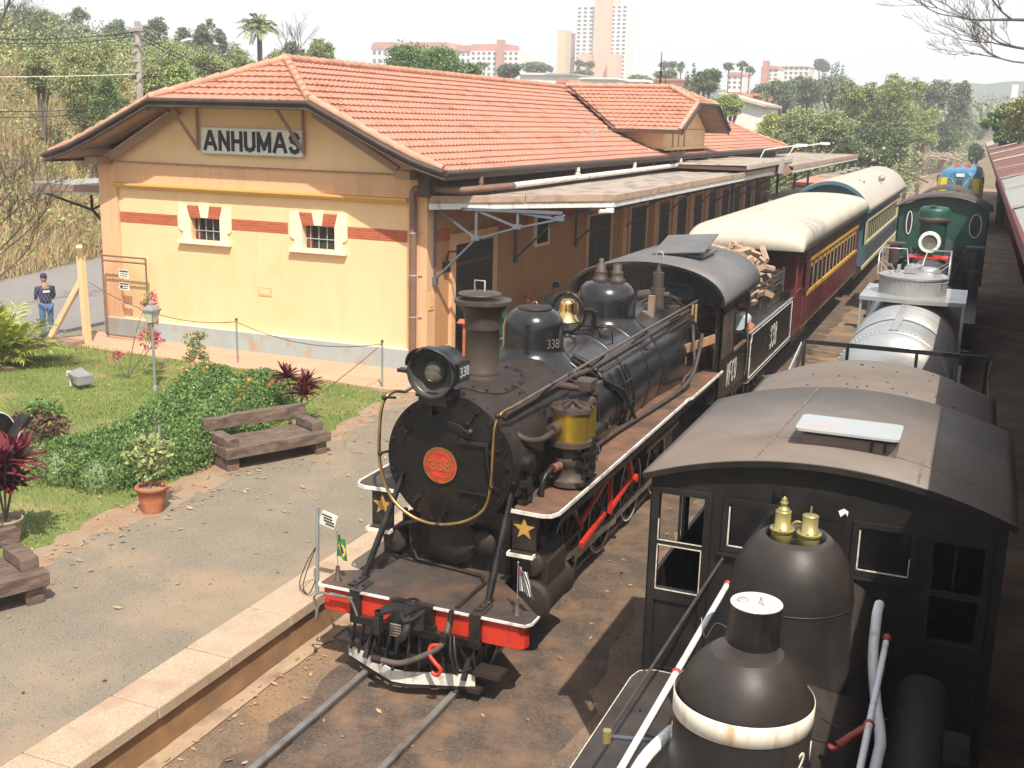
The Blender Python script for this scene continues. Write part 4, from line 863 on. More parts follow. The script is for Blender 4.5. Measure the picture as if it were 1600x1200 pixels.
# air pump with brass band
pc=Vector((-4.0,11.5,.06))
b=MB(); b.lathe([(.0,2.665),(.06,2.665),(.06,2.645),(.20,2.64),(.24,2.635),(.24,2.635),(.24,2.59),(.24,2.59),(.20,2.59),(.20,2.26),(.24,2.26),(.24,2.26),(.24,2.20),(.24,2.20),(.14,2.19),(.12,2.06),(.19,2.04),(.19,2.04),(.19,1.98),(.175,1.97),(.175,1.82),(.22,1.80),(.22,1.8),(.22,1.74)],pc,n=32)
bolts(b,[pc+Vector((.222*math.cos(a),.222*math.sin(a),2.64)) for a in np.linspace(0,2*PI,13)],.014,.02,(0,0,1))
for a in (0.4,1.45,2.5,3.5,4.6,5.6): b.beam(pc+Vector((0,0,2.69)),pc+Vector((.20*math.cos(a),.20*math.sin(a),2.655)),.03,.045)
pu=b.build('air_pump','brownpipe',lo)
b=MB(); b.lathe([(.212,2.265),(.212,2.588)],pc,n=40); b.build('brass_band','brassflat',pu)
b=MB(); b.lathe([(.15,2.21),(.15,2.62)],pc+Vector((.02,.33,0)),n=24); b.build('brass_band','brassflat',pu)
b=MB(); b.lathe([(0,2.74),(.14,2.72),(.17,2.70),(.17,2.63)],pc+Vector((.02,.33,0)),n=20); b.obox(pc+Vector((.08,.2,2.86)),(.2,.26,.10)); b.obox(pc+Vector((.15,.33,2.80)),(.14,.16,.14)); b.tube([pc+Vector((-.2,.1,2.83)),pc+Vector((.05,.1,2.83))],.045,8); b.lathe([(.05,0),(.062,.01),(.05,.02)],pc+Vector((-.05,.12,2.95)),'y',12); b.build('pump_head','brownpipe',pu)
b=MB()
for k in range(26): b.obox(pc+Vector((.14+random.uniform(-.06,.08),random.uniform(-.12,.3),1.80+.017*k)),(random.uniform(.05,.13),random.uniform(.05,.16),.045),random.random())
b.obox(pc+Vector((.12,.15,2.0)),(.18,.26,.36)); b.tube([pc+Vector((.19,-.05,1.8)),pc+Vector((.19,-.05,2.15))],.035,8); b.obox(pc+Vector((.0,.05,1.785)),(.46,.46,.03)); b.tube([pc+Vector((0,.03,1.71)),pc+Vector((0,.03,2.0))],.16,16); b.build('pump_lower_body','iron',pu)
b=MB(); b.tube(spline([pc+Vector((-.62,-.9,2.62)),pc+Vector((-.52,-.75,2.58)),pc+Vector((-.3,-.75,2.42)),pc+Vector((-.17,-.55,2.36)),pc+Vector((-.1,-.16,2.40))],5),.035,8); b.tube([pc+Vector((-.13,-.30,2.41)),pc+Vector((-.10,-.17,2.42))],.075,10)
b.tube(spline([pc+Vector((-.6,-.8,2.55)),pc+Vector((-.5,-.7,2.4)),pc+Vector((-.42,-.68,2.1)),pc+Vector((-.42,-.68,1.8))],5),.03,8); b.build('pump_pipe','brownpipe',pu)
b=MB(); b.tube(spline([pc+Vector((-.02,-.15,2.0)),pc+Vector((-.1,-.35,1.98)),pc+Vector((-.14,-.5,1.85)),pc+Vector((-.14,-.52,1.45))],5),.035,8); b.build('pump_pipe','iron',pu)
b=MB(); b.tube([pc+Vector((-.05,-.2,1.99)),pc+Vector((-.09,-.32,1.985))],.05,8); b.build('copper_union',mat('copper_union',(.35,.16,.09),.45,.5,var=.3,scale=10),pu)
rgp=random.Random(77)
for k in range(9):
    b=MB(); x=rgp.uniform(-4.3,-4.0); y=rgp.uniform(11.9,12.6); z=rgp.uniform(1.82,2.45)
    if k%3==0: b.lathe([(0,z),(.06,z),(.06,z),(.045,z+.1),(.07,z+.11),(.07,z+.14),(0,z+.15)],(x,y,0),n=12)
    elif k%3==1: b.tube(spline([(x,y,1.78),(x+.03,y-.05,z),(x-.06,y-.2,z+.12),(x-.12,y-.35,z+.1)],5),.024,7)
    else: b.obox((x,y,z),(.13,.16,.12),rgp.random()); b.tube([(x,y,z),(x+.16,y,z)],.02,6); b.lathe([(.05,0),(.06,.012),(.05,.024)],(x+.16,y,z),'x',12)
    b.build('pump_fitting',('brownpipe','iron','iron')[k%3],pu)
b=MB(); b.box(-4.36,-4.33,10.75,11.2,1.80,2.5); b.box(-4.40,-4.32,11.45,11.52,1.8,2.62); b.build('pump_bracket','soot',pu)
b=MB(); c=Vector((XL+.70,10.75,2.2)); b.lathe([(0,.14),(.05,.14),(.11,.11),(.11,.11),(.115,.02),(.115,.02),(.09,0)],c,'x',18); b.tube([c+Vector((.06,0,-.05)),c+Vector((.1,-.02,-.4))],.04,8); 
for k in range(7): b.obox(c+Vector((.07+.03*math.sin(k*2),-.1+.05*(k%3),-.2-.07*k)),(.09,.09,.06),k)
b.build('lubricator','iron',lo)
# handrail
hr=[(XL-.66,10.62,2.86),(XL-.70,10.40,2.90),(XL-.74,10.26,2.80),(XL-.76,10.22,2.5),(XL-.75,10.22,2.12),(XL-.62,10.22,1.78),(XL-.38,10.22,1.60),(XL-.08,10.22,1.55),(XL+.25,10.22,1.63),(XL+.48,10.22,1.80),(XL+.56,10.22,2.06),(XL+.58,10.22,2.45),(XL+.60,10.22,2.74),(XL+.63,10.30,2.85),(XL+.68,10.48,2.88)]
b=MB(); b.tube(spline(hr,6),.019,10); ha=b.build('front_handrail','brassdull',lo)
b=MB(); b.tube([(XL+.68,10.48,2.88),(XL+.74,11.8,2.93),(XL+.80,14.5,2.98),(XL+.84,17.9,3.0)],.019,8); b.tube([(XL-.66,10.62,2.86),(XL-.74,12,2.93),(XL-.82,17.9,3.0)],.019,8); hb=b.build('side_handrail',mat('worn_brown_rail',(.13,.095,.075),.4,.3,var=.3,scale=6),lo)
b=MB()
for y in (11.5,13.2,15.0,16.8): b.tube([(XL+.74+.017*(y-11),y,2.92),(XL+.54,y,2.72)],.014,6); b.ball((XL+.735+.017*(y-11.4),y,2.925+.01*(y-11.5)),.03,8)
for x,z in ((XL-.75,2.25),(XL+.57,2.06),(XL-.05,1.55),(XL-.7,2.88),(XL+.62,2.84)): b.tube([(x,10.22,z),(x*.0+XL+(x-XL)*.93,10.38,ZB+(z-ZB)*.95)],.014,6); b.ball((x,10.215,z),.03,8)
b.build('handrail_stanchion','iron',hb)
# running boards
for s in (1,-1):
    xo=XL+s*1.2; xi=XL+s*.70
    b=MB(); pts=[(xi,10.55),(xo-s*.42,10.42),(xo-s*.12,10.42),(xo,10.56),(xo,16.0),(xo+s*.06,16.15),(xo+s*.06,18.25),(xi,18.25)]
    b.prism(pts if s<0 else pts[::-1],1.752,1.768,'xy'); rb=b.build('running_board','rustboard' if s>0 else 'deck',lo)
    b=MB(); e=[(xo-s*.5,10.43,1.762),(xo-s*.14,10.41,1.762),(xo-s*.04,10.45,1.762),(xo+s*.006,10.57,1.762),(xo+s*.006,15.92,1.762),(xo+s*.03,16.0,1.80),(xo+s*.07,16.15,1.80),(xo+s*.07,18.2,1.80)]
    for a,c in zip(e,e[1:]): b.beam(a,c,.022,.038)
    b.build('white_edge','whitetrim',rb)
    b=MB(); b.box(*sorted((xo-s*.02,xo-s*.05)),10.75,18.2,1.60,1.75); b.build('board_valance','iron',rb)
    sx0,sx1=sorted((XL+s*.72,XL+s*.99)); b=MB(); b.box(sx0,sx1,10.46,10.48,1.33,1.75); b.box(sx0-.01,sx1+.01,10.34,10.50,1.295,1.315); sp=b.build('step_plate','black',lo)
    b=MB(); b.box(sx0-.015,sx1+.015,10.335,10.35,1.285,1.325); b.box(sx0-.016,sx0,10.35,10.42,1.285,1.325); b.box(sx1,sx1+.016,10.35,10.42,1.285,1.325); b.build('step_edge','whitetrim',sp)
    cx=(sx0+sx1)/2; st5=[(cx+ (.125 if k%2==0 else .05)*math.sin(PI*k/5),1.57+(.125 if k%2==0 else .05)*math.cos(PI*k/5)) for k in range(10)]
    b=MB(); b.prism(st5,10.450,10.459,'xz'); b.build('star','gold',sp)
# pilot deck and buffer beam
ZD=.90
b=MB(); dk=[(XL-1.16,9.66),(XL-1.10,9.60),(XL+1.20,9.60),(XL+1.27,9.68),(XL+1.27,9.86),(XL+.95,10.2),(XL+.62,10.5),(XL+.62,10.75),(XL-.70,10.75),(XL-.74,10.25),(XL-1.16,10.0)]
b.prism(dk[::-1],ZD-.02,ZD,'xy'); dkk=b.build('pilot_deck','deck',lo)
b=MB()
for x0,x1 in ((-1.15,-.76),(-.66,-.30),(.20,.62),(.72,1.23)): b.box(XL+x0,XL+x1,9.585,9.602,ZD-.018,ZD+.008)
b.beam((XL+1.23,9.59,ZD-.005),(XL+1.28,9.67,ZD-.005),.017,.026); b.beam((XL+1.28,9.67,ZD-.005),(XL+1.28,9.86,ZD-.005),.017,.026); b.beam((XL-1.15,9.59,ZD-.005),(XL-1.18,9.66,ZD-.005),.017,.026)
b.build('white_edge','whitetrim',dkk)
b=MB(); b.prism([(XL-1.12,9.64),(XL+1.14,9.64),(XL+1.20,9.68),(XL+1.22,9.76),(XL+1.14,9.86),(XL-1.12,9.86)][::-1],.60,.878,'xy'); bb=b.build('buffer_beam','red',lo,bevel=.01)
b=MB()
for x in (-.76,.64): b.box(XL+x,XL+x+.11,9.575,9.64,.62,.905); b.box(XL+x-.01,XL+x+.12,9.575,9.88,.902,.915); bolts(b,[(XL+x+.03,9.66,.915),(XL+x+.08,9.72,.915)],.018,.02,(0,0,1))
b.build('beam_strap','black',bb); b=MB()
for x in (-.26,.02): b.box(XL+x,XL+x+.20,9.57,9.64,.62,.91)
b.box(XL-.30,XL+.25,9.56,9.62,.60,.70)
b.build('draw_plate','black',bb)
b=MB(); b.tube([(XL+.45,9.66,.915),(XL+.46,10.35,.925),(XL+.35,10.5,.925),(XL-.5,10.62,.925),(XL-.58,10.62,1.1),(XL-.58,10.62,1.5)],.022,6); b.build('deck_pipe','soot',dkk)
# diagonal braces
for x0,x1 in ((-.80,-.55),(.68,.74)):
    b=MB(); b.tube([(XL+x0,9.95,.92),(XL+x0+(x1-x0)*.5,10.15,1.45),(XL+x1,10.36,1.98)],[.036,.036,.030],10); b.beam((XL+x0,9.68,.922),(XL+x0,10.0,.922),.09,.02); bolts(b,[(XL+x0,9.75,.93),(XL+x0,9.86,.93)],.017,.018,(0,0,1)); b.build('smokebox_brace','black',lo)
b=MB(); b.tube([(XL-.56,10.35,1.42),(XL-.05,10.45,1.60)],.03,8); b.build('smokebox_brace','iron',lo)
# coupler and hoses
b=MB(); cx=XL-.06
b.lathe([(.055,.955),(.055,.955),(.055,.93),(.10,.93),(.10,.93),(.10,.90)],(cx+.03,9.62,0),n=14)
b.prism([(cx-.15,9.62),(cx-.25,9.45),(cx-.30,9.24),(cx-.20,9.20),(cx-.10,9.33),(cx+.02,9.42),(cx+.10,9.28),(cx+.12,9.40),(cx+.17,9.62)][::-1],.86,.90,'xy')
b.prism([(cx-.10,9.64),(cx-.16,9.42),(cx-.10,9.36),(cx+.08,9.38),(cx+.14,9.64)][::-1],.62,.88,'xy')
b.tube([(cx-.25,9.24,.90),(cx-.25,9.24,.58)],.04,10); b.box(cx-.29,cx-.20,9.18,9.29,.62,.84)
b.obox((cx+.12,9.5,.76),(.26,.22,.2),.3)
b.tube(spline([(cx+.10,9.34,.84),(cx+.16,9.22,.78),(cx+.14,9.18,.68),(cx+.06,9.22,.60)],4),[.05]*13,8)
b.tube(spline([(cx+.05,9.3,.90),(cx+.14,9.2,.87),(cx+.2,9.3,.86),(cx+.24,9.5,.88)],4),.03,6)
b.v=[(cx+(x-cx)*.84,9.62+(y-9.62)*.84,.80+(z-.80)*.84) for x,y,z in b.v]; cl=b.build('coupler',mat('dark_cast_steel',(.030,.029,.028),.45,.35,var=.35,scale=8,bump=.15,bscale=30),lo,bevel=.012)
b=MB(); 
for k in range(5): b.tube([(cx-.06,9.29,.66+.03*k),(cx+.07,9.29,.66+.03*k)],.012,6)
b.build('coupler_spring','steel',cl)
b=MB(); b.tube(spline([(XL-1.16,9.57,.62),(XL-1.19,9.55,.76),(XL-1.10,9.55,.83),(XL-.98,9.54,.83),(XL-.74,9.53,.83),(XL-.50,9.28,.80)],5),.012,6); b.tube([(XL-1.16,9.57,.64),(XL-1.17,9.56,.5)],.02,6); b.tube([(XL-1.0,9.56,.83),(XL-.72,9.56,.83)],.02,6); b.build('uncoupling_lever','steel',cl)
b=MB(); b.tube(spline([(XL+.42,9.56,.80),(XL+.40,9.42,.60),(XL+.20,9.33,.46),(XL-.02,9.30,.36),(XL-.22,9.28,.36)],6),.032,10); b.build('brake_hose',mat('brown_rubber_hose',(.085,.065,.05),.6,var=.3,scale=10),lo)
b=MB(); b.tube([(XL+.44,9.56,.92),(XL+.43,9.55,.76),(XL+.42,9.48,.70)],.03,8); b.tube([(XL+.41,9.45,.63),(XL+.41,9.44,.71)],.05,8); b.tube([(XL-.22,9.28,.36),(XL-.32,9.28,.36)],.045,8)
b.tube(spline([(XL+.50,9.50,.68),(XL+.55,9.42,.55),(XL+.62,9.38,.38),(XL+.74,9.42,.42)],4),.018,6); b.tube(spline([(XL+.46,9.5,.68),(XL+.5,9.42,.52),(XL+.56,9.4,.38)],4),.02,6); b.build('hose_fitting','iron',lo)
b=MB(); b.tube(spline([(XL+.38,9.40,.60),(XL+.30,9.38,.58),(XL+.30,9.35,.50),(XL+.38,9.32,.44),(XL+.44,9.32,.38),(XL+.40,9.32,.31),(XL+.34,9.32,.33)],5),[.022]*31,8); hk=b.build('drag_hook','red',lo)
# cowcatcher
b=MB(); tops=[(XL+x,9.50,.60) for x in np.linspace(-.70,.72,15)]; 
for x in np.linspace(-.82,.62,12):
    q=(x+.17); yb=9.44+.28*abs(q)/(.68 if q<0 else .82)
    b.tube([(XL+x*.84,9.57,.60),(XL+x,yb-.02,.19)],.021,8)
b.box(XL-.75,XL+.75,9.55,9.62,.56,.64); b.box(XL-.5,XL+.5,9.6,9.64,.2,.3)
for x in (-.55,.60): b.beam((XL+x,9.9,.66),(XL+x,9.52,.20),.05,.05)
cw=b.build('cowcatcher','gloss',lo)
b=MB(); e=[(XL-.86,9.72,.15),(XL-.30,9.47,.14),(XL-.17,9.42,.135),(XL-.02,9.44,.13),(XL+.66,9.69,.13)]
for a,c in zip(e,e[1:]): b.beam(a,c,.02,.13)
b.build('white_rim','whitetrim',cw)
b=MB(); e2=[(x,y+.02,.05) for x,y,z in e]
for a,c in zip(e2,e2[1:]): b.beam(a,c,.03,.06)
b.box(XL+.60,XL+.74,9.62,9.78,.02,.07); b.build('lower_rim','soot',cw)
b=MB(); b.box(XL+.66,XL+.96,9.62,9.85,.22,.27); b.box(XL-.96,XL-.66,9.62,9.85,.25,.30); b.build('pilot_step','soot',lo)
# frames, cylinders, wheels
b=MB(); b.box(XL-.48,XL-.42,9.9,18.2,.40,.87); b.box(XL+.42,XL+.48,9.9,18.2,.40,.87); b.box(XL-.6,XL+.6,10.7,11.6,.7,1.6); b.box(XL-.5,XL+.5,12,18,1.0,1.3); b.build('frame','iron',lo)
b=MB(); b.lathe([(0,10.55),(.27,10.56),(.29,10.6)],(XL-.05,0,1.25),'y',24); b.lathe([(0,10.56),(.14,10.57),(.15,10.6)],(XL+.32,0,1.27),'y',18); b.build('saddle_cover','soot',lo)
for s in (1,-1):
    x=XL+s*.86
    b=MB(); b.lathe([(0,10.62),(.20,10.64),(.245,10.68),(.245,10.68),(.245,10.72),(.225,10.73),(.225,11.42),(.225,11.42),(.24,11.43),(.24,11.47),(.24,11.47),(0,11.48)],(x,0,.66),'y',28)
    b.lathe([(0,10.66),(.13,10.68),(.155,10.72),(.155,10.72),(.14,10.76),(.14,11.36),(.15,11.40),(0,11.40)],(x-s*.02,0,1.07),'y',24); b.box(*sorted((x-s*.28,x+s*.16)),10.78,11.36,.7,1.10)
    b.tube([(x-s*.02,10.64,1.07),(x-s*.02,10.67,1.07)],.03,8)
    cy=b.build('cylinder','soot',lo,bevel=.01)
    b=MB(); b.tube([(x+.02,11.0,1.2),(x+.02,11.0,1.32)],[.05,.04],8); b.tube([(x-.1,11.2,1.18),(x-.1,11.2,1.28)],[.04,.03],8); b.build('relief_valve','brownpipe',cy)
for s in (1,-1):
    wheel('pilot_wheel',lo,XL+s*.53,10.15,.36,.10,s)
    for y in (12.6,14.0,15.4,16.8): wheel('driving_wheel',lo,XL+s*.53,y,.53,.11,s,mt='iron',white=True)
    x=XL+s*.78
    b=MB(); b.beam((x,11.5,.72),(x,14.0,.50),.05,.09); b.beam((x-s*.1,12.6,.42),(x-s*.1,16.8,.42),.04,.10); b.beam((x,11.5,.66),(x,12.25,.66),.04,.05); b.build('side_rod','steel',lo)
    b=MB(); b.beam((x+s*.14,12.1,1.08),(x+s*.14,13.4,1.42),.04,.055); b.beam((x+s*.16,13.2,1.68),(x+s*.16,13.25,.86),.04,.055); b.beam((x+s*.16,13.25,.9),(x+s*.16,14.2,1.08),.04,.06); b.beam((x+s*.10,12.3,.74),(x+s*.10,13.2,.86),.05,.06); b.beam((x+s*.16,14.2,1.05),(x+s*.16,13.95,1.45),.06,.09); b.tube([(x+s*.12,14.2,1.07),(x+s*.24,14.2,1.07)],.06,10); b.beam((x,11.6,.50),(x,11.6,.95),.06,.06)
    b.build('valve_gear','red',lo)
    b=MB(); b.box(*sorted((x-s*.05,x+s*.0)),11.55,12.7,.80,.86); b.box(*sorted((x+s*.05,x+s*.12)),12.0,18.0,1.38,1.5); b.build('slide_bar','iron',lo)
    b=MB(); b.tube([(x+s*.05,14.8,1.30),(x+s*.05,16.6,1.30)],.14,14); b.build('air_reservoir','iron',lo)
# cab
xa,xb=XL-1.32,XL+1.20; ya,yb=18.22,20.45; ze,zc=2.98,3.50
r=((zc-ze)**2+1.27**2)/(2*(zc-ze)); xm=(xa+xb)/2
def az(x,zc=zc): return zc-r+math.sqrt(max(0,r*r-(x-xm)**2))
b=MB()
def strip(x0,x1,z0,z1f,y,t=.03,n=6):
    xs=np.linspace(x0,x1,n); b.prism([(x0,z0)]+[(x1,z0)]+[(x,z1f(x)) for x in xs[::-1]],y,y+t,'xz')
top=lambda x: 2.92+.58*max(0,1-((x-xm)/1.31)**2)**.40
strip(xa,xb,2.92,top,ya,n=20)                     # lunette
for x0,x1 in ((xa,xa+.10),(xa+.52,xb-1.02+.1),(xb-.09,xb)): strip(x0,x1,1.25,lambda x:2.92,ya,n=2)
strip(xa+.1,xa+.52,1.25,lambda x:2.3,ya,n=2)
strip(xb-.92,xb-.50,1.25,lambda x:2.42,ya,n=2)
strip(xb-.50,xb-.09,1.25,lambda x:1.78,ya,n=2)
cf=b.build('cab_front','black',lo)
b=MB()
for x0,x1,z0,z1 in ((xm-.72,xm-.42,2.98,3.18),(xm+.28,xm+.78,2.98,3.2),(xb-.5,xb-.09,1.8,2.9)):
    pts=[(x0,ya-.012,z0),(x1,ya-.012,z0),(x1,ya-.012,z1-.1),(x1-.1,ya-.012,z1),(x0,ya-.012,z1)]; b.tube(pts,.011,6,closed=True)
b.build('window_frame','bar' if 0 else 'brownpipe',cf)
b=MB()
for x0,x1,z0,z1 in ((xm-.72,xm-.42,2.98,3.18),(xm+.28,xm+.78,2.98,3.17)): b.box(x0,x1,ya-.006,ya-.001,z0,z1)
b.build('window_pane','glassdark',cf)
b=MB()
for x,s in ((xb,1),(xa,-1)):
    x0,x1=sorted((x,x-s*.025))
    b.box(x0,x1,ya,yb,1.26,1.95); b.box(x0,x1,ya,ya+.12,1.95,2.95); b.box(x0,x1,19.28,19.38,1.95,2.95); b.box(x0,x1,yb-.10,yb,1.95,2.95); b.box(x0,x1,ya,yb,2.72,2.96)
b.box(xa,xb,yb-.03,yb,2.7,2.96)
cs=b.build('cab_side','black',lo)
b=MB(); b.box(xb-.018,xb-.012,ya+.12,19.28,1.97,2.72); b.build('sliding_pane',mat('dusty_cab_glass',(.10,.09,.08),.15,var=.4,scale=2,dirt=(.2,.09,.06),damt=.5,dscale=2),cs)
b=MB(); b.box(xb-.03,xb+.03,19.36,yb-.08,1.93,1.97); b.build('arm_rest','rustboard',cs)
stroke_text('cab_lettering','VFCO',.38,.021,'whitetrim',cs,(xb+.004,19.28,1.58),1,0,gap=.42,sx=.60,slant=.10)
b=MB(); b.box(xa,xb,ya,yb,1.20,1.26); b.box(XL-.5,XL+.5,18.3,18.9,1.26,2.6); b.build('cab_floor','soot',lo)
b=MB(); b.beam((xb-.5+.01,ya-.03,1.6),(xb-.5+.01,ya-.03,2.9),.09,.03); b.beam((xb-.43,ya-.06,1.62),(xb-.43,ya-.06,2.9),.03,.03); b.build('door_post',mat('yellowed_timber',(.38,.24,.12),.7,var=.2,scale=4),cf)
b=MB(); b.beam((XL+.62,16.55,2.27),(XL+1.16,17.9,2.40),.03,.14); b.obox((XL+.85,17.2,2.15),(.05,.2,.12),.3); b.build('propped_plank','wood',lo)
b=MB(); P=roof_arc(b,xm,1.32,2.92,3.56,17.95,21.1,30,box=.80); rf=b.build('cab_roof','roofgrey',lo,thick=.035)
b=MB()
for j in range(30): b.beam(Vector(P[0][j])+Vector((0,.0,-.02)),Vector(P[0][j+1])+Vector((0,0,-.02)),.03,.05)
b.build('roof_rim','black',rf)
b=MB(); b.box(XL-.05,XL+.62,19.1,20.2,3.56,3.60); b.box(XL+.0,XL+.57,19.15,20.15,3.5,3.58); hh=b.build('roof_vent_frame','roofgrey',rf)
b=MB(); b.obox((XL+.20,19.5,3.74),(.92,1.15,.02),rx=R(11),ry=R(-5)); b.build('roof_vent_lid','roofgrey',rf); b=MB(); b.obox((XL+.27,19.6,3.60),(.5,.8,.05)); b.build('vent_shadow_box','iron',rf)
b=MB(); b.tube(spline([(XL+.0,18.3,3.53),(XL+.0,18.3,3.66),(XL+.06,18.3,3.71),(XL+.12,18.3,3.66),(XL+.12,18.3,3.53)],4),.014,6); b.build('roof_hook','galv',rf)
# ================================================================ TENDER 338
te=thing('tender','black wood-burning tender marked 338 with white outlined sides behind the cab','tender',(XL,23,0))
b=MB(); ta,tb=20.85,25.85; b.box(xa+.04,xb-.0,ta,tb,1.05,2.0); tk=b.build('tank','black',te,bevel=.01)
b=MB()
for x,s in ((xb,1),(xa+.04,-1)):
    X=x+s*.006
    L=[(X,ta+.1,1.12),(X,tb-.08,1.12),(X,tb-.08,1.95),(X,ta+.18,1.95),(X,ta+.18,1.86),(X,ta+.1,1.80)]
    for i in range(6): b.beam(L[i],L[(i+1)%6],.004,.016,(1,0,0))
b.build('white_lining','whitetrim',tk)
b=MB(); b.box(xb-.04,xb+.012,ta,tb,1.995,2.012); b.box(xa+.03,xa+.08,ta,tb,1.995,2.012); b.box(xb-.06,xb+.01,ta,tb,1.035,1.05); b.build('tank_rim','galv',tk)
stroke_text('tender_number','338',.47,.028,'whitetrim',tk,(xb+.004,23.5,1.53),1,0,gap=.34,sx=.68,slant=.12)
b=MB(); b.prism([(ta+.35,2.0),(ta+.35,2.12),(ta+.5,2.36),(tb-.45,2.36),(tb-.45,2.0)],xb-.20,xb-.17,'yz'); b.prism([(ta+.35,2.0),(ta+.35,2.12),(ta+.5,2.36),(tb-.45,2.36),(tb-.45,2.0)],xa+.2,xa+.23,'yz'); b.box(xa+.2,xb-.17,tb-.48,tb-.45,2.0,2.36); cc=b.build('bunker_side','black',te)
b=MB(); b.box(xb-.166,xb-.16,24.2,25.0,2.09,2.27); pp=b.build('name_plate','brassdull',cc)
text_obj('plate_text','ANDRADES',.12,'ink',pp,(xb-.158,24.6,2.18),facing(1,0),.001,0,sx=1)
b=MB()
for z in (2.43,2.54,2.65):
    b.beam((xb-.2,ta+.5,z),(xb-.2,tb-.5,z+.0),.02,.045); b.beam((xa+.23,ta+.5,z),(xa+.23,tb-.5,z),.03,.075); b.beam((xa+.2,tb-.5,z),(xb-.2,tb-.5,z),.03,.075)
for y in (ta+.55,22.6,23.9,tb-.55): b.beam((xb-.17,y,2.2),(xb-.17,y,2.75),.05,.05); b.beam((xa+.2,y,2.2),(xa+.2,y,2.75),.05,.05)
b.build('wood_rack',mat('dark_rack_wood',(.06,.045,.036),.85,var=.4,scale=5),te)
b=MB(); b.box(xb-.5,xb-.05,tb-.40,tb-.05,2.0,2.2); b.build('tool_box','iron',te)
b=MB(); b.tube(spline([(xb-.05,ta-.02,1.2),(xb-.02,ta-.05,1.6),(xb-.05,ta-.05,2.2)],4),.016,6); b.build('grab_rail','steel',te)
b=MB(); b.box(XL-.9,XL+.9,ta+.1,tb-.1,.75,1.04); b.box(XL-.55,XL-.45,ta+.3,tb-.3,.3,.75); b.box(XL+.45,XL+.55,ta+.3,tb-.3,.3,.75); b.box(XL-.7,XL+.7,20.4,20.9,1.0,1.1); b.build('underframe','iron',te)
for y in (21.6,22.7,24.2,25.3):
    for s in (1,-1): wheel('tender_wheel',te,XL+s*.53,y,.36,.10,s)
b=MB(); b.cyl((XL+.95,20.95,2.17),(XL+.95,21.42,2.17),.15,n=20); dm=b.build('water_drum','drum'); props(dm,'pale round water drum lying between the cab and the tender wood','drum')
# firewood stacked on the tender
rg=random.Random(5); protos=[]
for k in range(6):
    L=rg.uniform(.45,.75); a=rg.uniform(.05,.085); n=rg.choice((3,4,5)); pts=[(a*math.cos(2*PI*i/n+.3)*rg.uniform(.7,1.2),a*math.sin(2*PI*i/n+.3)*rg.uniform(.7,1.2)) for i in range(n)]
    b=MB(); b.prism(pts,-L/2,L/2,'xz'); o=b.build('firewood_log','firewood'); o.location=(0,0,0); ORG[o.name]=Vector((0,0,0)); protos.append(o)
cnt=0
for lay in range(9):
    for k in range(29):
        y=21.35+3.9*rg.random(); x=XL+rg.uniform(-.9,.93)*(1-.035*lay); z=2.22+.105*lay+.12*rg.random()+ .08*math.sin((y-21)*1.1)
        src=protos[(lay+k)%6]; o=src if cnt<6 and src.location.z==0 else src.copy()
        if o is not src: COL.objects.link(o)
        o.location=(x,y,z); o.rotation_euler=(rg.uniform(-.5,.5),rg.uniform(-.6,.6),rg.uniform(-1.9,1.9)); props(o,'split log of pale firewood heaped on the tender','firewood','firewood logs heaped on the tender'); cnt+=1
protos2=MB(); 
for i,(x,y,z) in enumerate(((XL+.78,21.75,2.72),(XL+.86,21.55,2.50),(XL+.7,21.3,2.3),(XL+1.0,21.35,2.05),(XL+.72,19.6,1.95),(XL+.6,19.4,1.8))):
    b=MB(); b.obox((x,y,z),(.2,.28,.2),i*.7,.2*i,.3); o=b.build('wood_block','brickred',bevel=.02); props(o,['reddish wood block on top of the tender logs','reddish wood block in the upper middle of the tender heap','reddish wood block at the front of the tender heap','small reddish block low between cab and tender','reddish wood block seen inside the cab window','second reddish wood block low inside the cab'][i],'wood block','red wood blocks')
# ================================================================ LOCOMOTIVE 215 (foreground, second track)
XS=-.91
l2=thing('steam_locomotive','matt black steam locomotive with white banded dome and arched brown cab roof in the foreground','steam locomotive',(XS,6,0))
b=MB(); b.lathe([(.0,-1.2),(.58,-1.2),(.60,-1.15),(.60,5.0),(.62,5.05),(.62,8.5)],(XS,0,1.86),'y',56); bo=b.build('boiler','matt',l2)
b=MB()
for y in (4.82,7.9,2.5): b.lathe([(.603,y),(.612,y+.003),(.612,y+.07),(.603,y+.073)],(XS,0,1.86),'y',56)
b.build('boiler_band','olive',bo)
def dome2(name,cx,cy,r,zb,zt,rt,open_=False):
    b=MB(); H=zt-zb
    pr=[(r*1.25,zb-.5),(r*1.06,zb-.2),(r,zb),(r,zt-r*1.05),(r*.985,zt-r*.82),(r*.94,zt-r*.6),(r*.86,zt-r*.40),(r*.75,zt-r*.22),(r*.62,zt-r*.08),(rt*1.12,zt)]
    if open_: pr+=[(rt,zt-.012),(rt*.97,zt-.10)]; pr2=[(0,zt-.10),(rt*.97,zt-.10)]
    else: pr2=[(0,zt),(rt*1.12,zt)]
    b.lathe(pr,(cx,cy,0),n=56); b.lathe(pr2,(cx,cy,0),n=40); return b.build(name,'matt',l2)
s1=dome2('sand_dome',XS+.02,5.5,.365,2.6,3.11,.17)
b=MB(); b.lathe([(.367,2.79),(.369,2.79),(.369,2.86),(.367,2.86)],(XS+.02,5.5,0),n=56); 
b.lathe([(.366,2.80),(.3695,2.803),(.3695,2.865),(.366,2.868)],(XS+.02,5.5,0),n=56)
b=MB(); b.lathe([(.3655,2.755),(.3700,2.757),(.3700,2.872),(.3655,2.874)],(XS+.02,5.5,0),n=64); b.build('dome_band','creamband',s1)
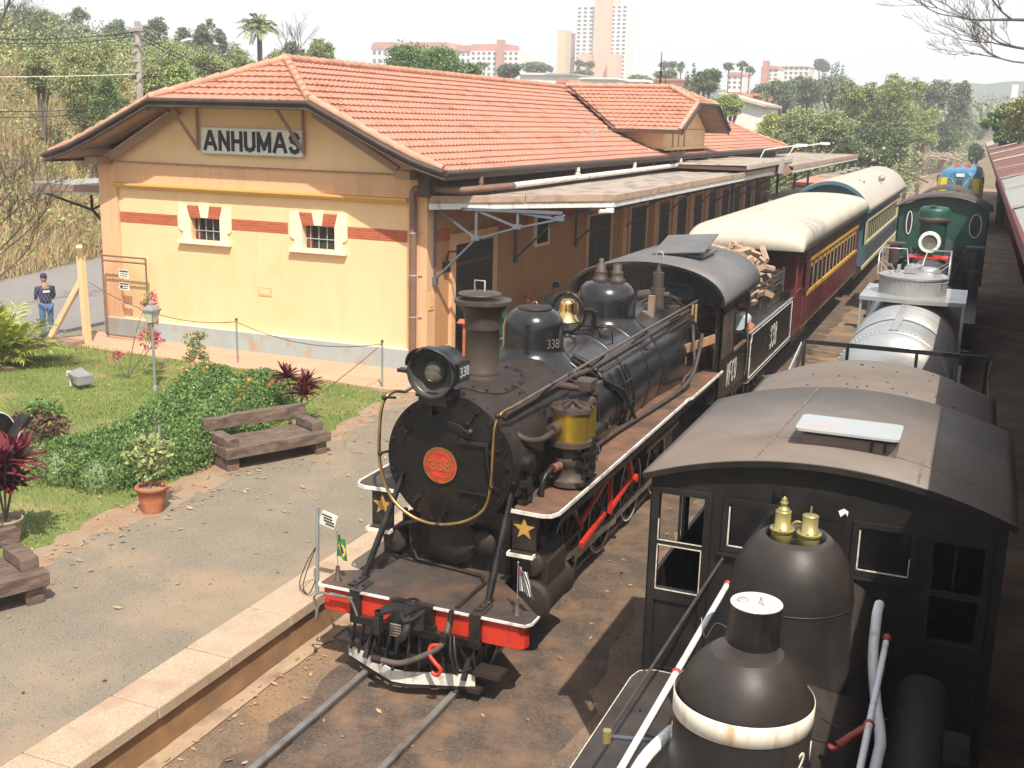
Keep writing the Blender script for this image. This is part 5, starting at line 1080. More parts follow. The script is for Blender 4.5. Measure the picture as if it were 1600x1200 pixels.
b=MB(); b.lathe([(.142,3.09),(.138,3.12),(.138,3.335),(.138,3.335),(.132,3.335)],(XS+.03,5.62,0),n=40); cp2=b.build('sand_cap','black',s1)
b=MB(); b.lathe([(0,3.342),(.130,3.342),(.138,3.338),(.138,3.33)],(XS+.03,5.62,0),n=40); lid=b.build('cap_lid','whitetrim',cp2)
b=MB(); b.lathe([(0,3.356),(.028,3.356),(.032,3.350),(.032,3.342)],(XS-.04,5.60,0),n=20); b.tube([(XS+.05,5.60,3.345),(XS+.05,5.62,3.372),(XS+.075,5.585,3.345)],.004,5); b.build('lid_fitting','hatchwhite',lid)
for tx,ang,ln in (('2',-.62,.0),('5',-2.52,0)):
    pass
an=-.42
text_obj('dome_number','2',.15,'creamband',s1,(XS+.02+.367*math.cos(an),5.5+.367*math.sin(an),2.62),facing(math.cos(an),math.sin(an)),.002,0,sx=.9,shear=.2)
an=-1.22
text_obj('dome_number','1',.15,'creamband',s1,(XS+.02+.367*math.cos(-.05),5.5+.367*math.sin(-.05),2.62),facing(math.cos(-.05),math.sin(-.05)),.002,0,sx=.9,shear=.2)
an=PI+.30
text_obj('dome_number','5',.15,'creamband',s1,(XS+.02+.367*math.cos(an),5.5+.367*math.sin(an),2.62),facing(math.cos(an),math.sin(an)),.002,0,sx=.9,shear=.2)
s2=dome2('steam_dome',XS+.035,6.95,.392,2.55,3.27,.185,True)
b=MB(); b.lathe([(.3935,2.86),(.3965,2.863),(.3965,2.868),(.3935,2.871)],(XS+.035,6.95,0),n=56); b.build('dome_seam','matt',s2)
for k,(dx,dy,zt,kn) in enumerate(((-.085,.0,3.47,1),(.085,-.01,3.47,0))):
    b=MB(); b.lathe([(.05,3.17),(.05,3.20),(.05,3.20),(.068,3.205),(.068,3.285),(.068,3.285),(.078,3.29),(.078,3.305),(.078,3.305),(.05,3.31),(.05,3.415),(.05,3.415),(.052,3.42),(0,3.422)],(XS+.035+dx,6.92+dy,0),n=24)
    if kn: b.lathe([(.035,3.42),(.035,3.44),(.02,3.445),(.018,3.46),(.026,3.47),(.026,3.48),(.015,3.49),(.02,3.50),(0,3.52)],(XS+.035+dx,6.92+dy,0),n=14)
    else: b.cyl((XS+.035+dx,6.92+dy,3.42),(XS+.035+dx,6.92+dy,3.48),.006,n=6)
    for j in range(8):
        a=2*PI*j/8; b.tube([(XS+.035+dx+.065*math.cos(a),6.92+dy+.065*math.sin(a),3.30),(XS+.035+dx+.065*math.cos(a),6.92+dy+.065*math.sin(a),3.318)],.007,5)
    b.build('safety_valve','valvebrass',s2)
b=MB(); b.tube([(XS+.035+.035*math.cos(a),7.0,3.30+.035*math.sin(a)) for a in np.linspace(0,2*PI,13)[:-1]],.01,6,closed=True); b.build('valve_ring','valvebrass',s2)
b=MB(); b.obox((XS+.19,6.87,3.22),(.05,.03,.03),.5); b.build('dome_debris','brickred',s2)
# cab
ya=8.5; xa,xb=-2.25,.43; xm=(xa+xb)/2; ze,zc=3.04,3.305; hw=1.39; r=((zc-ze)**2+hw**2)/(2*(zc-ze))
az2=lambda x: zc-r+math.sqrt(r*r-(x-xm)**2)
b=MB()
def st2(x0,x1,z0,z1,y=ya,t=.05,n=2):
    f=z1 if callable(z1) else (lambda x:z1); xs=np.linspace(x0,x1,n); b.prism([(x0,z0),(x1,z0)]+[(x,f(x)) for x in xs[::-1]],y,y+t,'xz')
tp=lambda x: az2(x)-.02
st2(xa,xb,2.93,tp,n=16)
# openings: left door glass, two front windows, right door glass
st2(xa,-2.17,1.15,2.93); st2(-1.80,-1.60,1.15,2.93); st2(-1.25,-.60,1.15,2.93); st2(-.22,-.06,1.15,2.93); st2(.29,xb,1.15,2.93)
st2(-2.17,-1.80,1.15,2.05); st2(-1.60,-1.25,1.15,2.52); st2(-1.60,-1.25,2.87,2.93); st2(-.60,-.22,1.15,2.50); st2(-.60,-.22,2.84,2.93); st2(-.06,.29,1.15,2.03); st2(-2.17,-1.80,2.88,2.93); st2(-.06,.29,2.82,2.93)
cf=b.build('cab_front','cabblack',l2)
for k,(x0,x1,zm,z0,z1) in enumerate(((-2.17,-1.80,2.46,2.05,2.88),(-.06,.29,2.42,2.03,2.82))):
    b=MB(); b.box(x0-.06,x1+.06,ya-.025,ya-.002,z1,z1+.055); b.box(x0-.06,x0,ya-.025,ya-.002,1.3,z1); b.box(x1,x1+.06,ya-.025,ya-.002,1.3,z1); b.box(x0,x1,ya-.02,ya+.01,zm-.02,zm+.02); b.box(x0-.0,x1+.0,ya-.025,ya-.002,z0-.10,z0); b.box(x0,x1,ya-.02,ya-.002,1.3,1.36)
    df=b.build('cab_door','cabblack',cf,bevel=.004)
    b=MB()
    for a,c in (((x0+.004,z0),(x0+.004,zm-.02)),((x1-.004,z0),(x1-.004,zm-.02)),((x0,z0+.003),(x1,z0+.003)),((x0,zm+.021),(x1,zm+.021)),((x0+.004,zm+.03),(x0+.004,zm+.2)),((x0,zm-.022),(x1,zm-.022))): b.beam((a[0],ya-.022,a[1]),(c[0],ya-.022,c[1]),.006,.008)
    b.build('glazing_putty','chip' if k==0 else 'soot',df)
    b=MB(); b.beam(((x0+x1)/2-.02,ya+.03,zm),((x0+x1)/2-.02,ya+.03,z1),.015,.02); b.build('glazing_bar','iron',df)
for x0,x1,z0,z1 in ((-1.60,-1.25,2.52,2.87),(-.60,-.22,2.50,2.84)):
    b=MB(); 
    for a in ((x0-.05,x1+.05,z1,z1+.05),(x0-.05,x1+.05,z0-.05,z0),(x0-.05,x0,z0,z1),(x1,x1+.05,z0,z1)): b.box(a[0],a[1],ya-.02,ya-.002,a[2],a[3])
    wf=b.build('window_frame','cabblack',cf,bevel=.003)
    b=MB(); b.beam((x0+.004,ya-.016,z0),(x0+.004,ya-.016,z1-.02),.006,.012); b.beam((x0,ya-.016,z0+.004),(x1,ya-.016,z0+.004),.006,.009); b.beam((x1-.004,ya-.016,z0),(x1-.004,ya-.016,z0+.15),.006,.007); b.build('glazing_putty','chip',wf)
    b=MB(); b.box(x0,x1,ya+.02,ya+.024,z0,z1); b.build('window_pane',mat('clear_dark_glass',(.8,.8,.8),.05,glass=1,var=0),wf)
b=MB(); b.box(-.66,-.15,ya-.05,ya-.021,2.43,2.45); b.box(-1.66,-1.2,ya-.05,ya-.021,2.44,2.465); b.box(-.72,-.715,ya-.004,ya,2.4,2.9); b.box(-.9,-.72,ya-.006,ya,2.86,2.865)
bolts(b,[(x,ya-.001,z) for x in (-2.2,-.68,-.15,.36,-1.05) for z in (1.35,1.7,2.1,2.38)],.013,.012); b.box(-1.25,-1.2,ya-.05,ya,3.0,3.06); b.build('cab_front_trim','cabblack',cf)
b=MB()
for x,s in ((xa,-1),(xb,1)):
    x0,x1=sorted((x,x-s*.03)); b.box(x0,x1,ya+.05,11.0,1.15,2.1); b.box(x0,x1,ya+.05,ya+.2,2.1,2.97); b.box(x0,x1,9.65,9.8,2.1,2.97); b.box(x0,x1,10.85,11.0,2.1,2.97); b.box(x0,x1,ya+.05,11,2.8,2.99)
b.box(xa,xb,8.4,11,1.08,1.15); b.box(xa,xb,10.97,11.0,1.15,2.2); b.build('cab_side','cabblack',l2)
b=MB(); b.lathe([(0,8.6),(.56,8.62),(.56,9.0)],(XS,0,1.9),'y',30); b.beam((-1.5,8.9,2.4),(-1.2,9.2,2.85),.03,.03); b.beam((-.7,8.8,2.45),(-.25,9.2,2.85),.035,.03); b.tube([(-.28,8.8,2.0),(-.25,8.8,2.9)],.05,8); b.build('backhead','iron',l2)
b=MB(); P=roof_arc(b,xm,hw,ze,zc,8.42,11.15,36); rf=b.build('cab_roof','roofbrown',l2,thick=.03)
b=MB()
for j in range(36): b.beam(Vector(P[0][j])+Vector((0,-.005,-.02)),Vector(P[0][j+1])+Vector((0,-.005,-.02)),.03,.045)
b.build('roof_rim','cabblack',rf)
def rz(x,h=.018): return az2(x)+h
b=MB()
for xx,y0,y1 in ((-1.42,8.45,11.1),(-.22,8.45,9.05),(-.16,9.05,11.1)): b.beam((xx,y0,rz(xx)),(xx+(.12 if xx<-1 else 0),y1,rz(xx+(.12 if xx<-1 else 0))),.016,.006)
for k in range(12): x=-1.45+.155*k; b.beam((x,9.12-.02*k,rz(x)),(x+.155,9.10-.02*k,rz(x+.155)),.008,.006)
b.build('roof_seam',mat('roof_seam_sealant',(.15,.12,.095),.7,var=.5,scale=12),rf)
b=MB(); b.box(-1.15,-.42,8.95,9.32,rz(-.8)-.03,rz(-.8)+.075); hb=b.build('hatch_frame','roofbrown',rf)
b=MB(); q=[];X0,X1,Y0_,Y1_=-1.20,-.40,8.86,9.36
for cx,cy,a0 in ((X1-.05,Y1_-.05,0),(X0+.05,Y1_-.05,90),(X0+.05,Y0_+.05,180),(X1-.05,Y0_+.05,270)): q+=[(cx+.05*math.cos(R(a0+t)),cy+.05*math.sin(R(a0+t))) for t in (0,30,60,90)]
b.prism(q,3.44,3.46,'xy'); b.build('roof_hatch','hatchwhite',hb)
b=MB(); b.box(-.62,-.60,8.93,8.97,3.32,3.44); b.box(-.52,-.50,8.93,8.97,3.32,3.44); b.build('hatch_stay','iron',hb)
# rear roof of the coal bunker
b=MB(); P=roof_arc(b,-.92,1.28,2.84,3.20,11.15,13.5,30,tail=.35); b.build('bunker_roof','roofbrown',l2,thick=.03)
b=MB(); b.lathe([(0,0)]*2+[(0.02,0),(0.02,.01),(0,.012)],(-1.0,12.1,3.37),n=6)
for k in range(26): x=-2.0+2.0*random.random(); y=11.3+2*random.random(); rr=((3.2-2.84)**2+1.28**2)/(2*.36); z=3.2-rr+math.sqrt(rr*rr-(x+.92)**2)+.015; b.ball((x,y,z),.012,6)
b.build('roof_rivet','matt',l2)
b=MB(); b.box(-2.12,.30,11.1,13.4,1.1,2.84); b.build('bunker','cabblack',l2)
b=MB(); b.box(-1.9,.1,2.0,13.5,.75,1.05); b.box(-1.4,-.42,-1.2,8.5,.6,1.3); b.build('frame','iron',l2)
for s in (1,-1):
    for y in (3.0,4.6,6.2,9.6,11.2): wheel('driving_wheel',l2,T2(y)+s*.53,y,.48,.11,s)
# running boards
for s in (1,-1):
    x0,x1=(-2.13,-1.52) if s<0 else (-.30,.31)
    b=MB(); ox=x0 if s<0 else x1; ix=x1 if s<0 else x0
    pts=[(ix,1),(ox,1),(ox,7.75),(ox-s*.03,7.88),(ox-s*.14,7.94),(ix,7.94)]
    b.prism(pts if s>0 else pts[::-1],1.57,1.60,'xy'); rb=b.build('running_board','matt',l2)
    b=MB(); e=[(ox,1),(ox,7.75),(ox-s*.03,7.88),(ox-s*.14,7.94),(ix-s*.0,7.94)]
    for a,c in zip(e,e[1:]): b.beam((a[0],a[1],1.597),(c[0],c[1],1.597),.007,.012)
    b.build('chipped_edge','chip',rb)
    b=MB(); bolts(b,[(ox-s*random.uniform(.05,.5),7.9-.31*k,1.6) for k in range(22)],.012,.01,(0,0,1)); b.build('board_bolt','iron',rb)
# handrails and pipes
def vis(name,pts,r,mt,n=10,par=l2): 
    b=MB(); b.tube(pts,r,n); return b.build(name,mt,par)
hrl=vis('handrail',[(-1.50,8.06,2.36),(-1.50,5.2,2.34),(-1.50,2.0,2.32)],.022,'whitepipe')
b=MB(); b.ball((-1.50,8.1,2.36),.03); b.tube([(-1.50,6.55,2.35),(-1.36,6.55,2.28)],.022,8); b.ball((-1.5,6.55,2.35),.032); b.build('handrail_joint','oxide',hrl)
vis('sand_rod',[(-1.36,6.55,2.15),(-1.44,4.2,2.12)],.02,'oxide')
vis('brake_rod',[(-1.62,8.45,2.42),(-1.78,6.05,2.12)],.012,'brownpipe',8)
b=MB(); b.cyl((-1.78,6.0,2.08),(-1.78,6.0,2.16),.028,n=10); b.build('rod_end','valvebrass',l2); vis('rod_arm',[(-1.76,6.02,2.11),(-1.3,5.9,2.25)],.014,'steelblue',6)
vis('reservoir_pipe',spline([(-1.28,5.6,2.5),(-1.38,5.35,2.42),(-1.45,5.2,2.2),(-1.42,4.9,2.0)],5),.035,'whitepipe')
hr2=vis('handrail',[(-.27,7.05,2.60),(-.27,5.3,2.56),(-.27,2.0,2.54)],.020,'whitepipe')
b=MB(); b.ball((-.27,7.1,2.61),.028); b.ball((-.27,6.0,2.57),.032); b.tube([(-.27,6.0,2.57),(-.36,5.96,2.50),(-.42,5.9,2.46)],[.018,.02,.022],10); b.lathe([(.02,0),(.035,.02),(.02,.03)],(-.44,5.88,2.44),n=10); b.build('handrail_joint','oxide',hr2)
vis('steam_pipe',spline([(-.36,7.6,2.62),(-.36,7.4,2.60),(-.34,7.1,2.45),(-.28,6.8,2.30),(-.22,6.5,2.22),(-.22,6.2,2.2),(-.23,5.0,2.18),(-.24,2.5,2.16)],6),.034,'whitepipe',14)
b=MB(); b.cyl((-.02,7.95,1.8),(-.02,6.6,1.8),.2,n=28); b.lathe([(0,8.03),(.1,8.02),(.17,7.99),(.2,7.95)],(-.02,0,1.8),'y',28); b.build('air_tank','matt',l2)
b=MB(); b.box(.14,.30,6.9,7.3,1.6,1.95); b.build('tool_box','cabblack',l2)
b=MB(); b.lathe([(.0,1.74),(.05,1.74),(.05,1.6)],(.24,6.9,0),n=14); b.build('white_cup','whitepipe',l2)
vis('thin_wire',spline([(-.52,5.9,2.6),(-.45,6.0,2.52),(-.36,6.1,2.47),(-.28,6.2,2.5)],5),.004,'wire',5)
vis('thin_wire',spline([(-1.56,7.5,2.32),(-1.5,7.4,2.22),(-1.45,7.5,2.30),(-1.3,7.3,2.36)],5),.003,'bar',5)
b=MB(); b.prism([(0,0),(.035,.035),(.05,.01),(.055,.05),(.02,.07),(-.02,.045)],0,.004,'xz'); b.v=[(x-.75,y+ya-.012,z+2.90) for x,y,z in b.v]; o=b.build('butterfly','whitepipe'); props(o,'small white butterfly-shaped scrap against the black cab front between the windows','scrap')
# low tender with railing behind
t2=thing('flat_tender','low black tender with a black steel railing behind the brown-roofed cab','tender',(-.96,15.3,0))
b=MB(); b.box(-2.0,.25,14.0,16.4,.9,1.5); b.build('tender_deck','cabblack',t2)
b=MB(); xL,xR,yR,zR=-1.98,.28,14.9,3.05
for z in (3.05,): b.beam((xL,yR,z),(xR,yR,z),.03,.055)
b.beam((-.75,yR,2.55),(xR,yR,2.55),.03,.045)
for x in (xL,-1.43,-.58,.25): b.beam((x,yR,1.5),(x,yR,3.05),.035,.04)
b.beam((xL,yR,3.05),(xL-.02,14.3,2.70),.03,.04); b.beam((xL-.02,14.3,2.70),(xL-.1,13.75,2.4),.03,.04); b.build('railing','cabblack',t2)
vis('hanging_wire',[(.30,yR,3.02),(.27,yR,2.8),(.31,yR,2.6),(.26,yR-.1,2.4),(.33,yR,2.1)],.006,'bar',5,t2)
b=MB(); b.beam((xL-.16,13.7,2.42),(xL-.04,14.9,3.02),.012,.05); b.build('worn_edge','bar',t2)
for y in (14.4,15.9):
    for s in (1,-1): wheel('tender_wheel',t2,T2(y)+s*.53,y,.36,.1,s)
# ================================================================ TANK WAGON
XT=T2(20)
tw=thing('tank_wagon','silver riveted tank wagon with square platform and round dome behind the black tender','tank wagon',(XT,20,0))
b=MB(); rT=.86; zT=2.04
b.lathe([(0,17.0),(.45,17.03),(.72,17.12),(.82,17.26),(.82,17.26),(.845,17.26),(.845,18.4),(.845,18.4),(.86,18.4),(.86,24.4),(.86,24.4),(.7,24.6),(0,24.7)],(XT,0,zT),'y',64); tk=b.build('tank','silver',tw)
b=MB()
for k in range(46):
    a=-.1+PI*1.06*k/45; b.ball((XT+.85*math.cos(a),17.36,zT+.85*math.sin(a)),.017,6)
for y in np.arange(17.45,20.4,.11):
    for dx in (-.055,.035): b.ball((XT+dx-.02,y,zT+(.848 if y<18.4 else .863)),.013,6)
b.build('rivet_row','silver',tk)
b=MB(); b.box(XT-.075,XT-.06,17.3,20.2,zT+.84,zT+.872); b.box(XT+.02,XT+.035,17.3,20.2,zT+.84,zT+.872); b.box(XT-.07,XT+.03,17.3,20.2,zT+.835,zT+.868); b.lathe([(.862,18.38),(.866,18.385),(.866,18.41),(.862,18.415)],(XT,0,zT),'y',60); b.build('tank_seam','silver',tk)
b=MB(); b.lathe([(.57,2.85),(.57,3.26),(.57,3.26),(.595,3.27),(.595,3.30),(.595,3.30),(.52,3.325),(.3,3.35),(0,3.36)],(XT,20.95,0),n=48); dm=b.build('tank_dome','silver',tw)
b=MB()
for k in range(44): a=2*PI*k/44; b.ball((XT+.576*math.cos(a),20.95+.576*math.sin(a),3.22),.013,6)
b.build('rivet_row','silver',dm)
b=MB(); b.lathe([(.12,3.35),(.12,3.44),(.14,3.45),(.14,3.47),(0,3.48)],(XT,20.95,0),n=16)
for k in range(6): a=k; b.box(XT+.1*math.cos(a)-.03,XT+.1*math.cos(a)+.03,20.9+.13*math.sin(a),20.96+.13*math.sin(a),3.2,3.49)
b.obox((XT-.05,20.72,3.41),(.2,.12,.1)); b.lathe([(.2,3.35),(.2,3.40),(.17,3.42),(0,3.43)],(XT+.22,21.15,0),n=20); b.obox((XT-.25,20.8,3.41),(.06,.12,.14)); b.build('filler_valve','silver',dm)
b=MB()
for s in (-1,1):
    xx=[XT+s*.6,XT+s*.56,XT+s*.12,XT+s*.10]
    P=[(XT+s*.58,20.55,3.31),(XT+s*.58,20.55,3.68),(XT+s*.58,21.25,3.72),(XT+s*.18,21.45,3.70),(XT+s*.14,21.2,3.56),(XT+s*.10,21.1,3.36)]
    b.tube(P,.014,6); b.tube([(XT+s*.58,20.55,3.56),(XT+s*.35,20.6,3.34)],.012,6); b.tube([(XT+s*.58,21.25,3.72),(XT+s*.58,21.25,3.31)],.014,6); b.tube([(XT+s*.58,20.55,3.61),(XT+s*.4,20.9,3.46),(XT+s*.3,20.9,3.34)],.01,6)
b.build('dome_rail','silver',dm)
b=MB(); q=[(XT-.78,20.1),(XT+.1,19.95),(XT+.88,20.1),(XT+.88,21.9),(XT-.78,21.9)]; b.prism(q,2.96,2.98,'xy'); b.prism([(XT-.79,20.09),(XT+.1,19.94),(XT+.89,20.09),(XT+.89,20.12),(XT+.1,19.97),(XT-.79,20.12)],2.92,2.985,'xy'); b.box(XT-.81,XT-.78,20.1,21.9,2.92,2.985); b.box(XT+.88,XT+.91,20.1,21.9,2.92,2.985); b.build('platform','silver',tw)
b=MB()
for x in (XT-.78,XT+.88):
    for y in (20.15,21.8): b.beam((x,y,.9),(x,y,2.92),.04,.04)
    for k in range(6): b.beam((x,20.2,1.1+.28*k),(x,20.5,1.1+.28*k),.02,.02)
b.build('ladder_post','silver',tw)
b=MB(); b.box(XT-.95,XT+.95,16.9,24.8,.8,1.02); b.box(XT-.2,XT+.2,16.4,25.3,.7,.95); b.build('chassis','iron',tw)
for y in (18,23.4):
    for s in (1,-1): wheel('wagon_wheel',tw,T2(y)+s*.53,y,.38,.1,s)
# small white and red service trolley beside
b=MB(); 
# ================================================================ GREEN LOCOMOTIVE
XG=T2(36); gl=thing('steam_locomotive','green steam locomotive with white ringed headlamp and green cab front behind the tank wagon','steam locomotive',(XG,34,0))
b=MB(); b.lathe([(0,27.6),(.62,27.65),(.66,27.7),(.66,29.5),(.62,29.55),(.62,37)],(XG,0,2.0),'y',40); gb=b.build('boiler',mat('grey_black_boiler',(.045,.045,.045),.4,var=.3,scale=2,dirt=(.08,.07,.06),damt=.4),gl)
b=MB(); yF=37.6; x0,x1=XG-1.33,XG+1.33; zeG,zcG=3.44,3.80; rG=((zcG-zeG)**2+1.33**2)/(2*(zcG-zeG)); f=lambda x: zcG-rG+math.sqrt(rG*rG-(x-XG)**2)-.02
xs=np.linspace(x0,x1,17); b.prism([(x0,1.1),(x1,1.1)]+[(x,f(x)) for x in xs[::-1]],yF,yF+.06,'xz')
b.box(x0,x0+.04,yF,40.4,1.1,3.5); b.box(x1-.04,x1,yF,40.4,1.1,3.5); cf=b.build('cab','green',gl)
b=MB()
for cx in (XG-1.0,XG+.97): b.prism([(cx+.18*math.cos(a)*.9,2.95+ (.36*math.sin(a))) for a in np.linspace(0,2*PI,21)[:-1]],yF-.012,yF-.004,'xz')
b.build('window_pane','glassdark',cf)
b=MB(); cx=XG+.97; b.tube([(cx+.17*math.cos(a),yF-.03,2.95+.36*math.sin(a)) for a in np.linspace(0,2*PI,21)[:-1]],.014,6,closed=True); cx=XG-.97; b.tube([(cx+.0+.08*math.cos(a),yF-.03,2.95+.36*math.sin(a)) for a in np.linspace(0,2*PI,21)[:-1]],.016,6,closed=True); b.build('window_ring','whitepipe',cf)
b=MB(); roof_arc(b,XG,1.42,3.42,3.82,37.35,40.6,24); b.build('cab_roof','gutter',gl,thick=.04)
b=MB(); b.lathe([(.34,2.5),(.34,3.45),(.37,3.5),(.39,3.58),(.39,3.58),(.39,3.72),(.37,3.80),(.30,3.85),(0,3.86)],(XG-.02,31.6,0),n=32); b.v=[(x,y,z) for x,y,z in b.v]; ds=b.build('chimney_box','green',gl)
b=MB(); b.lathe([(.395,3.46),(.415,3.48),(.415,3.56),(.395,3.58)],(XG-.02,31.6,0),n=32); b.obox((XG-.05,31.3,3.89),(.16,.12,.04)); b.build('chimney_rim','gutter',ds)
b=MB(); b.lathe([(.19,30.45),(.265,30.45),(.265,30.45),(.275,30.55),(.25,30.62),(.22,31.0)],(XG-.03,0,3.02),'y',32); hd=b.build('headlamp','whitepipe',gl)
b=MB(); b.lathe([(0,30.50),(.20,30.48)],(XG-.03,0,3.02),'y',28); b.build('lamp_glass',mat('lamp_glass_grey',(.20,.19,.14),.12,.3,var=.2),hd)
b=MB(); b.box(XG-.5,XG+.45,30.4,31.1,2.60,2.64); b.build('red_shelf','red',gl)
rg=random.Random(11)
for k in range(22):
    s=rg.choice((-1,1)); a=rg.uniform(.3,1.3); y=rg.uniform(28,35); p0=Vector((XG+s*.66*math.sin(a),y,2.0+.66*math.cos(a))); p1=Vector((XG+s*rg.uniform(.55,1.05),y+rg.uniform(.5,2.5),rg.uniform(1.4,2.7)))
    b=MB(); b.tube(spline([p0,(p0+p1)/2+Vector((s*.12,0,.12)),p1],4),rg.choice((.02,.03,.045)),6); b.build('boiler_pipe',rg.choice(('iron','gutter','matt')),gb)
for s in (1,-1):
    b=MB(); b.cyl((XG+s*1.05,34,2.05),(XG+s*1.05,34,2.55),.18); b.cyl((XG+s*1.05,34,1.35),(XG+s*1.05,34,1.95),.2); b.obox((XG+s*1.05,34,2.62),(.5,.4,.06)); b.build('air_pump','gutter',gl)
b=MB(); b.box(XG-1.25,XG+1.25,28,37.6,1.35,1.42); b.box(XG-1.0,XG+1.0,27,40,.7,1.1); b.box(XG-1.2,XG+1.2,26.6,26.8,.6,1.0); b.build('running_board','iron',gl)
for s in (1,-1):
    for y in (30.5,32,33.5,35): wheel('driving_wheel',gl,XG+s*.53,y,.53,.1,s)
b=MB(); roof_arc(b,T2(43),1.05,3.42,3.86,41.6,45.0,16); b2=thing('tender','dark arched tender cover behind the green cab','tender',(T2(43),43,0)); b.build('tender_roof','gutter',b2,thick=.03)
b=MB(); b.box(T2(43)-1.05,T2(43)+1.05,41.8,45,.9,3.42); b.build('tender_body','gutter',b2)
# ================================================================ BLUE AND YELLOW DIESEL
yD=76; XD=T2(yD)-.02; de=thing('diesel_locomotive','blue and yellow diesel locomotive with white headlight facing the camera far down the track','diesel locomotive',(XD,yD,0))
b=MB(); prof=[(1.28,1.0),(1.30,2.2),(1.26,2.9),(1.10,3.35),(.7,3.55),(0,3.62)]; full=[(-x,z) for x,z in prof]+[(x,z) for x,z in prof[::-1][1:]]
P=[]
for y,k,zk in ((yD-3,.55,.93),(yD-2.85,.82,.97),(yD-2.5,.97,.99),(yD-2,1,1),(yD+9,1,1)): P.append([(XD+x*k,y,1.0+(z-1)*zk) for x,z in full])
b.grid(P,True); b.add(P[0],[tuple(range(len(full)))]); bd=b.build('body','dieselblue',de)
b=MB()
for s in (-1,1):
    Q=[]
    for y,k in ((yD-3.02,.55),(yD-2.87,.835),(yD-2.52,.985),(yD-2,1.015),(yD+9,1.015)):
        Q.append([(XD+s*x*k,y-.01,z) for x,z in ((.18,1.6),(.30,2.2),(.5,2.7),(.85,3.02),(1.24,3.05),(1.31,2.5),(1.30,1.5))])
    b.grid(Q,False)
b.build('yellow_panel','dieselyellow',bd,thick=.02)
b=MB(); b.obox((XD,yD-3.0,3.22),(.46,.12,.2)); b.build('headlight','whitepipe',bd); b=MB(); b.obox((XD,yD-3.03,2.65),(.30,.06,.6)); b.build('nose_door','gutter',bd)
b=MB(); b.box(XD-.5,XD-.1,yD+.5,yD+1,3.6,3.8); b.box(XD+.1,XD+.5,yD+.5,yD+1,3.6,3.8); b.build('exhaust_stack','brickred',bd)
for s in (-1,1): b=MB(); b.box(XD+s*1.02-.3,XD+s*1.02+.3,yD-2.3,yD-2.2,2.75,3.15); b.build('cab_window','glassdark',bd)
b=MB(); b.box(XD-1.2,XD+1.2,yD-3.1,yD+9,.55,1.0); b.build('underframe','iron',de)
# ================================================================ COACHES
def coach(xc,y0,y1,label,cfg):
    c=thing('passenger_coach',label,'railway coach',(xc,(y0+y1)/2,0)); hw=1.24; zb,zs,zt=1.0,1.78,3.10
    zwt=cfg['wt']; ry0,ry1=cfg['roof']
    b=MB(); b.box(xc-hw,xc+hw,y0,y1,zb+.05,zs); 
    b.box(xc-hw,xc+hw,y0,y0+.06,zs,3.06); b.box(xc-hw,xc+hw,y1-.06,y1,zs,3.06); bd=b.build('body',cfg['low'],c)
    b=MB(); b.box(xc-hw,xc+hw,y0+.06,y1-.06,zwt,zt); b.build('upper_panel',cfg['up'],bd)
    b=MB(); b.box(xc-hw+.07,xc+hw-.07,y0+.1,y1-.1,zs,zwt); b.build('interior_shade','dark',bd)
    n=cfg['n']; wa,wb=y0+cfg['m0'],y1-cfg['m1']
    for s in (1,-1):
        X=xc+s*hw; lo_,hi=sorted((X,X-s*.06))
        for qa,qb in ((y0,wa),(wb,y1)): b=MB(); b.box(lo_,hi,qa,qb,zs,zwt); b.build('end_panel',cfg['endp'],bd)
        b=MB(); lo2,hi2=sorted((X+s*.012,X-s*.05))
        b.box(lo2,hi2,wa-.3,wb+.3,zs-.04,zs+.05); b.box(lo2,hi2,wa-.1,wb+.1,zwt-.05,zwt+.03)
        if cfg['mid']:
            l5,h5=sorted((X-s*.018,X-s*.026))
            for q_ in range(n): yq=wa+(wb-wa)*q_/n; b.box(l5,h5,yq+.1,yq+(wb-wa)/n*.62,zwt-.22,zwt-.12)
        b.build('window_rail',cfg['win'],bd)
        for k in range(n+1):
            y=wa+(wb-wa)*k/n
            b=MB(); l4,h4=sorted((X-s*.028,X-s*.034)); b.box(l4,h4,y-cfg['pw'],y+cfg['pw'],zs+.05,zwt-.05); b.build('window_post',cfg['post'],bd)
        b=MB(); l3,h3=sorted((X+s*.008,X-s*.03)); b.box(l3,h3,y0,y1,zb,zb+.06); b.box(l3,h3,y0,y1,zt-.12,zt-.08); b.build('body_moulding',cfg['mould'],bd)
    b=MB(); P=roof_arc(b,xc,1.36,3.02,cfg['zc'],ry0,ry1,28,nose=cfg['nose'],tail=cfg['tail'],box=cfg.get('box',0)); rf=b.build('roof',cfg['roofm'],c,thick=.05)
    if cfg.get('rim'):
        b=MB()
        for j in range(28): b.beam(Vector(P[0][j])+Vector((0,-.02,-.06)),Vector(P[0][j+1])+Vector((0,-.02,-.06)),.04,.12)
        b.beam((xc+1.34,ry0,2.97),(xc+1.34,ry1,2.97),.05,.07); b.build('roof_rim',cfg['rim'],rf)
        b=MB(); b.prism([(xc-1.3,3.0),(xc+1.3,3.0)]+[(p[0]*1.0,p[2]-.1) for p in P[0][::-1][1:-1]],y0+.05,y0+.1,'xz'); b.build('end_wall',cfg['low'],c)
    b=MB(); b.box(xc-1.0,xc+1.0,y0-.5,y1+.3,.72,1.0); b.box(xc-.4,xc+.4,y0+4,y1-4,.35,.75); b.build('underframe','iron',c)
    for y in (y0+1.6,y0+3.2,y1-3.2,y1-1.6):
        for s in (1,-1): wheel('coach_wheel',c,-5.05+s*.53,y,.38,.1,s,spokes=0)
    for y in (y0+2.4,y1-2.4):
        for s in (1,-1): b=MB(); b.box(*sorted((xc+s*.75,xc+s*.85)),y-1.3,y+1.3,.35,.62); b.build('bogie_frame','iron',c)
    return c,bd,rf
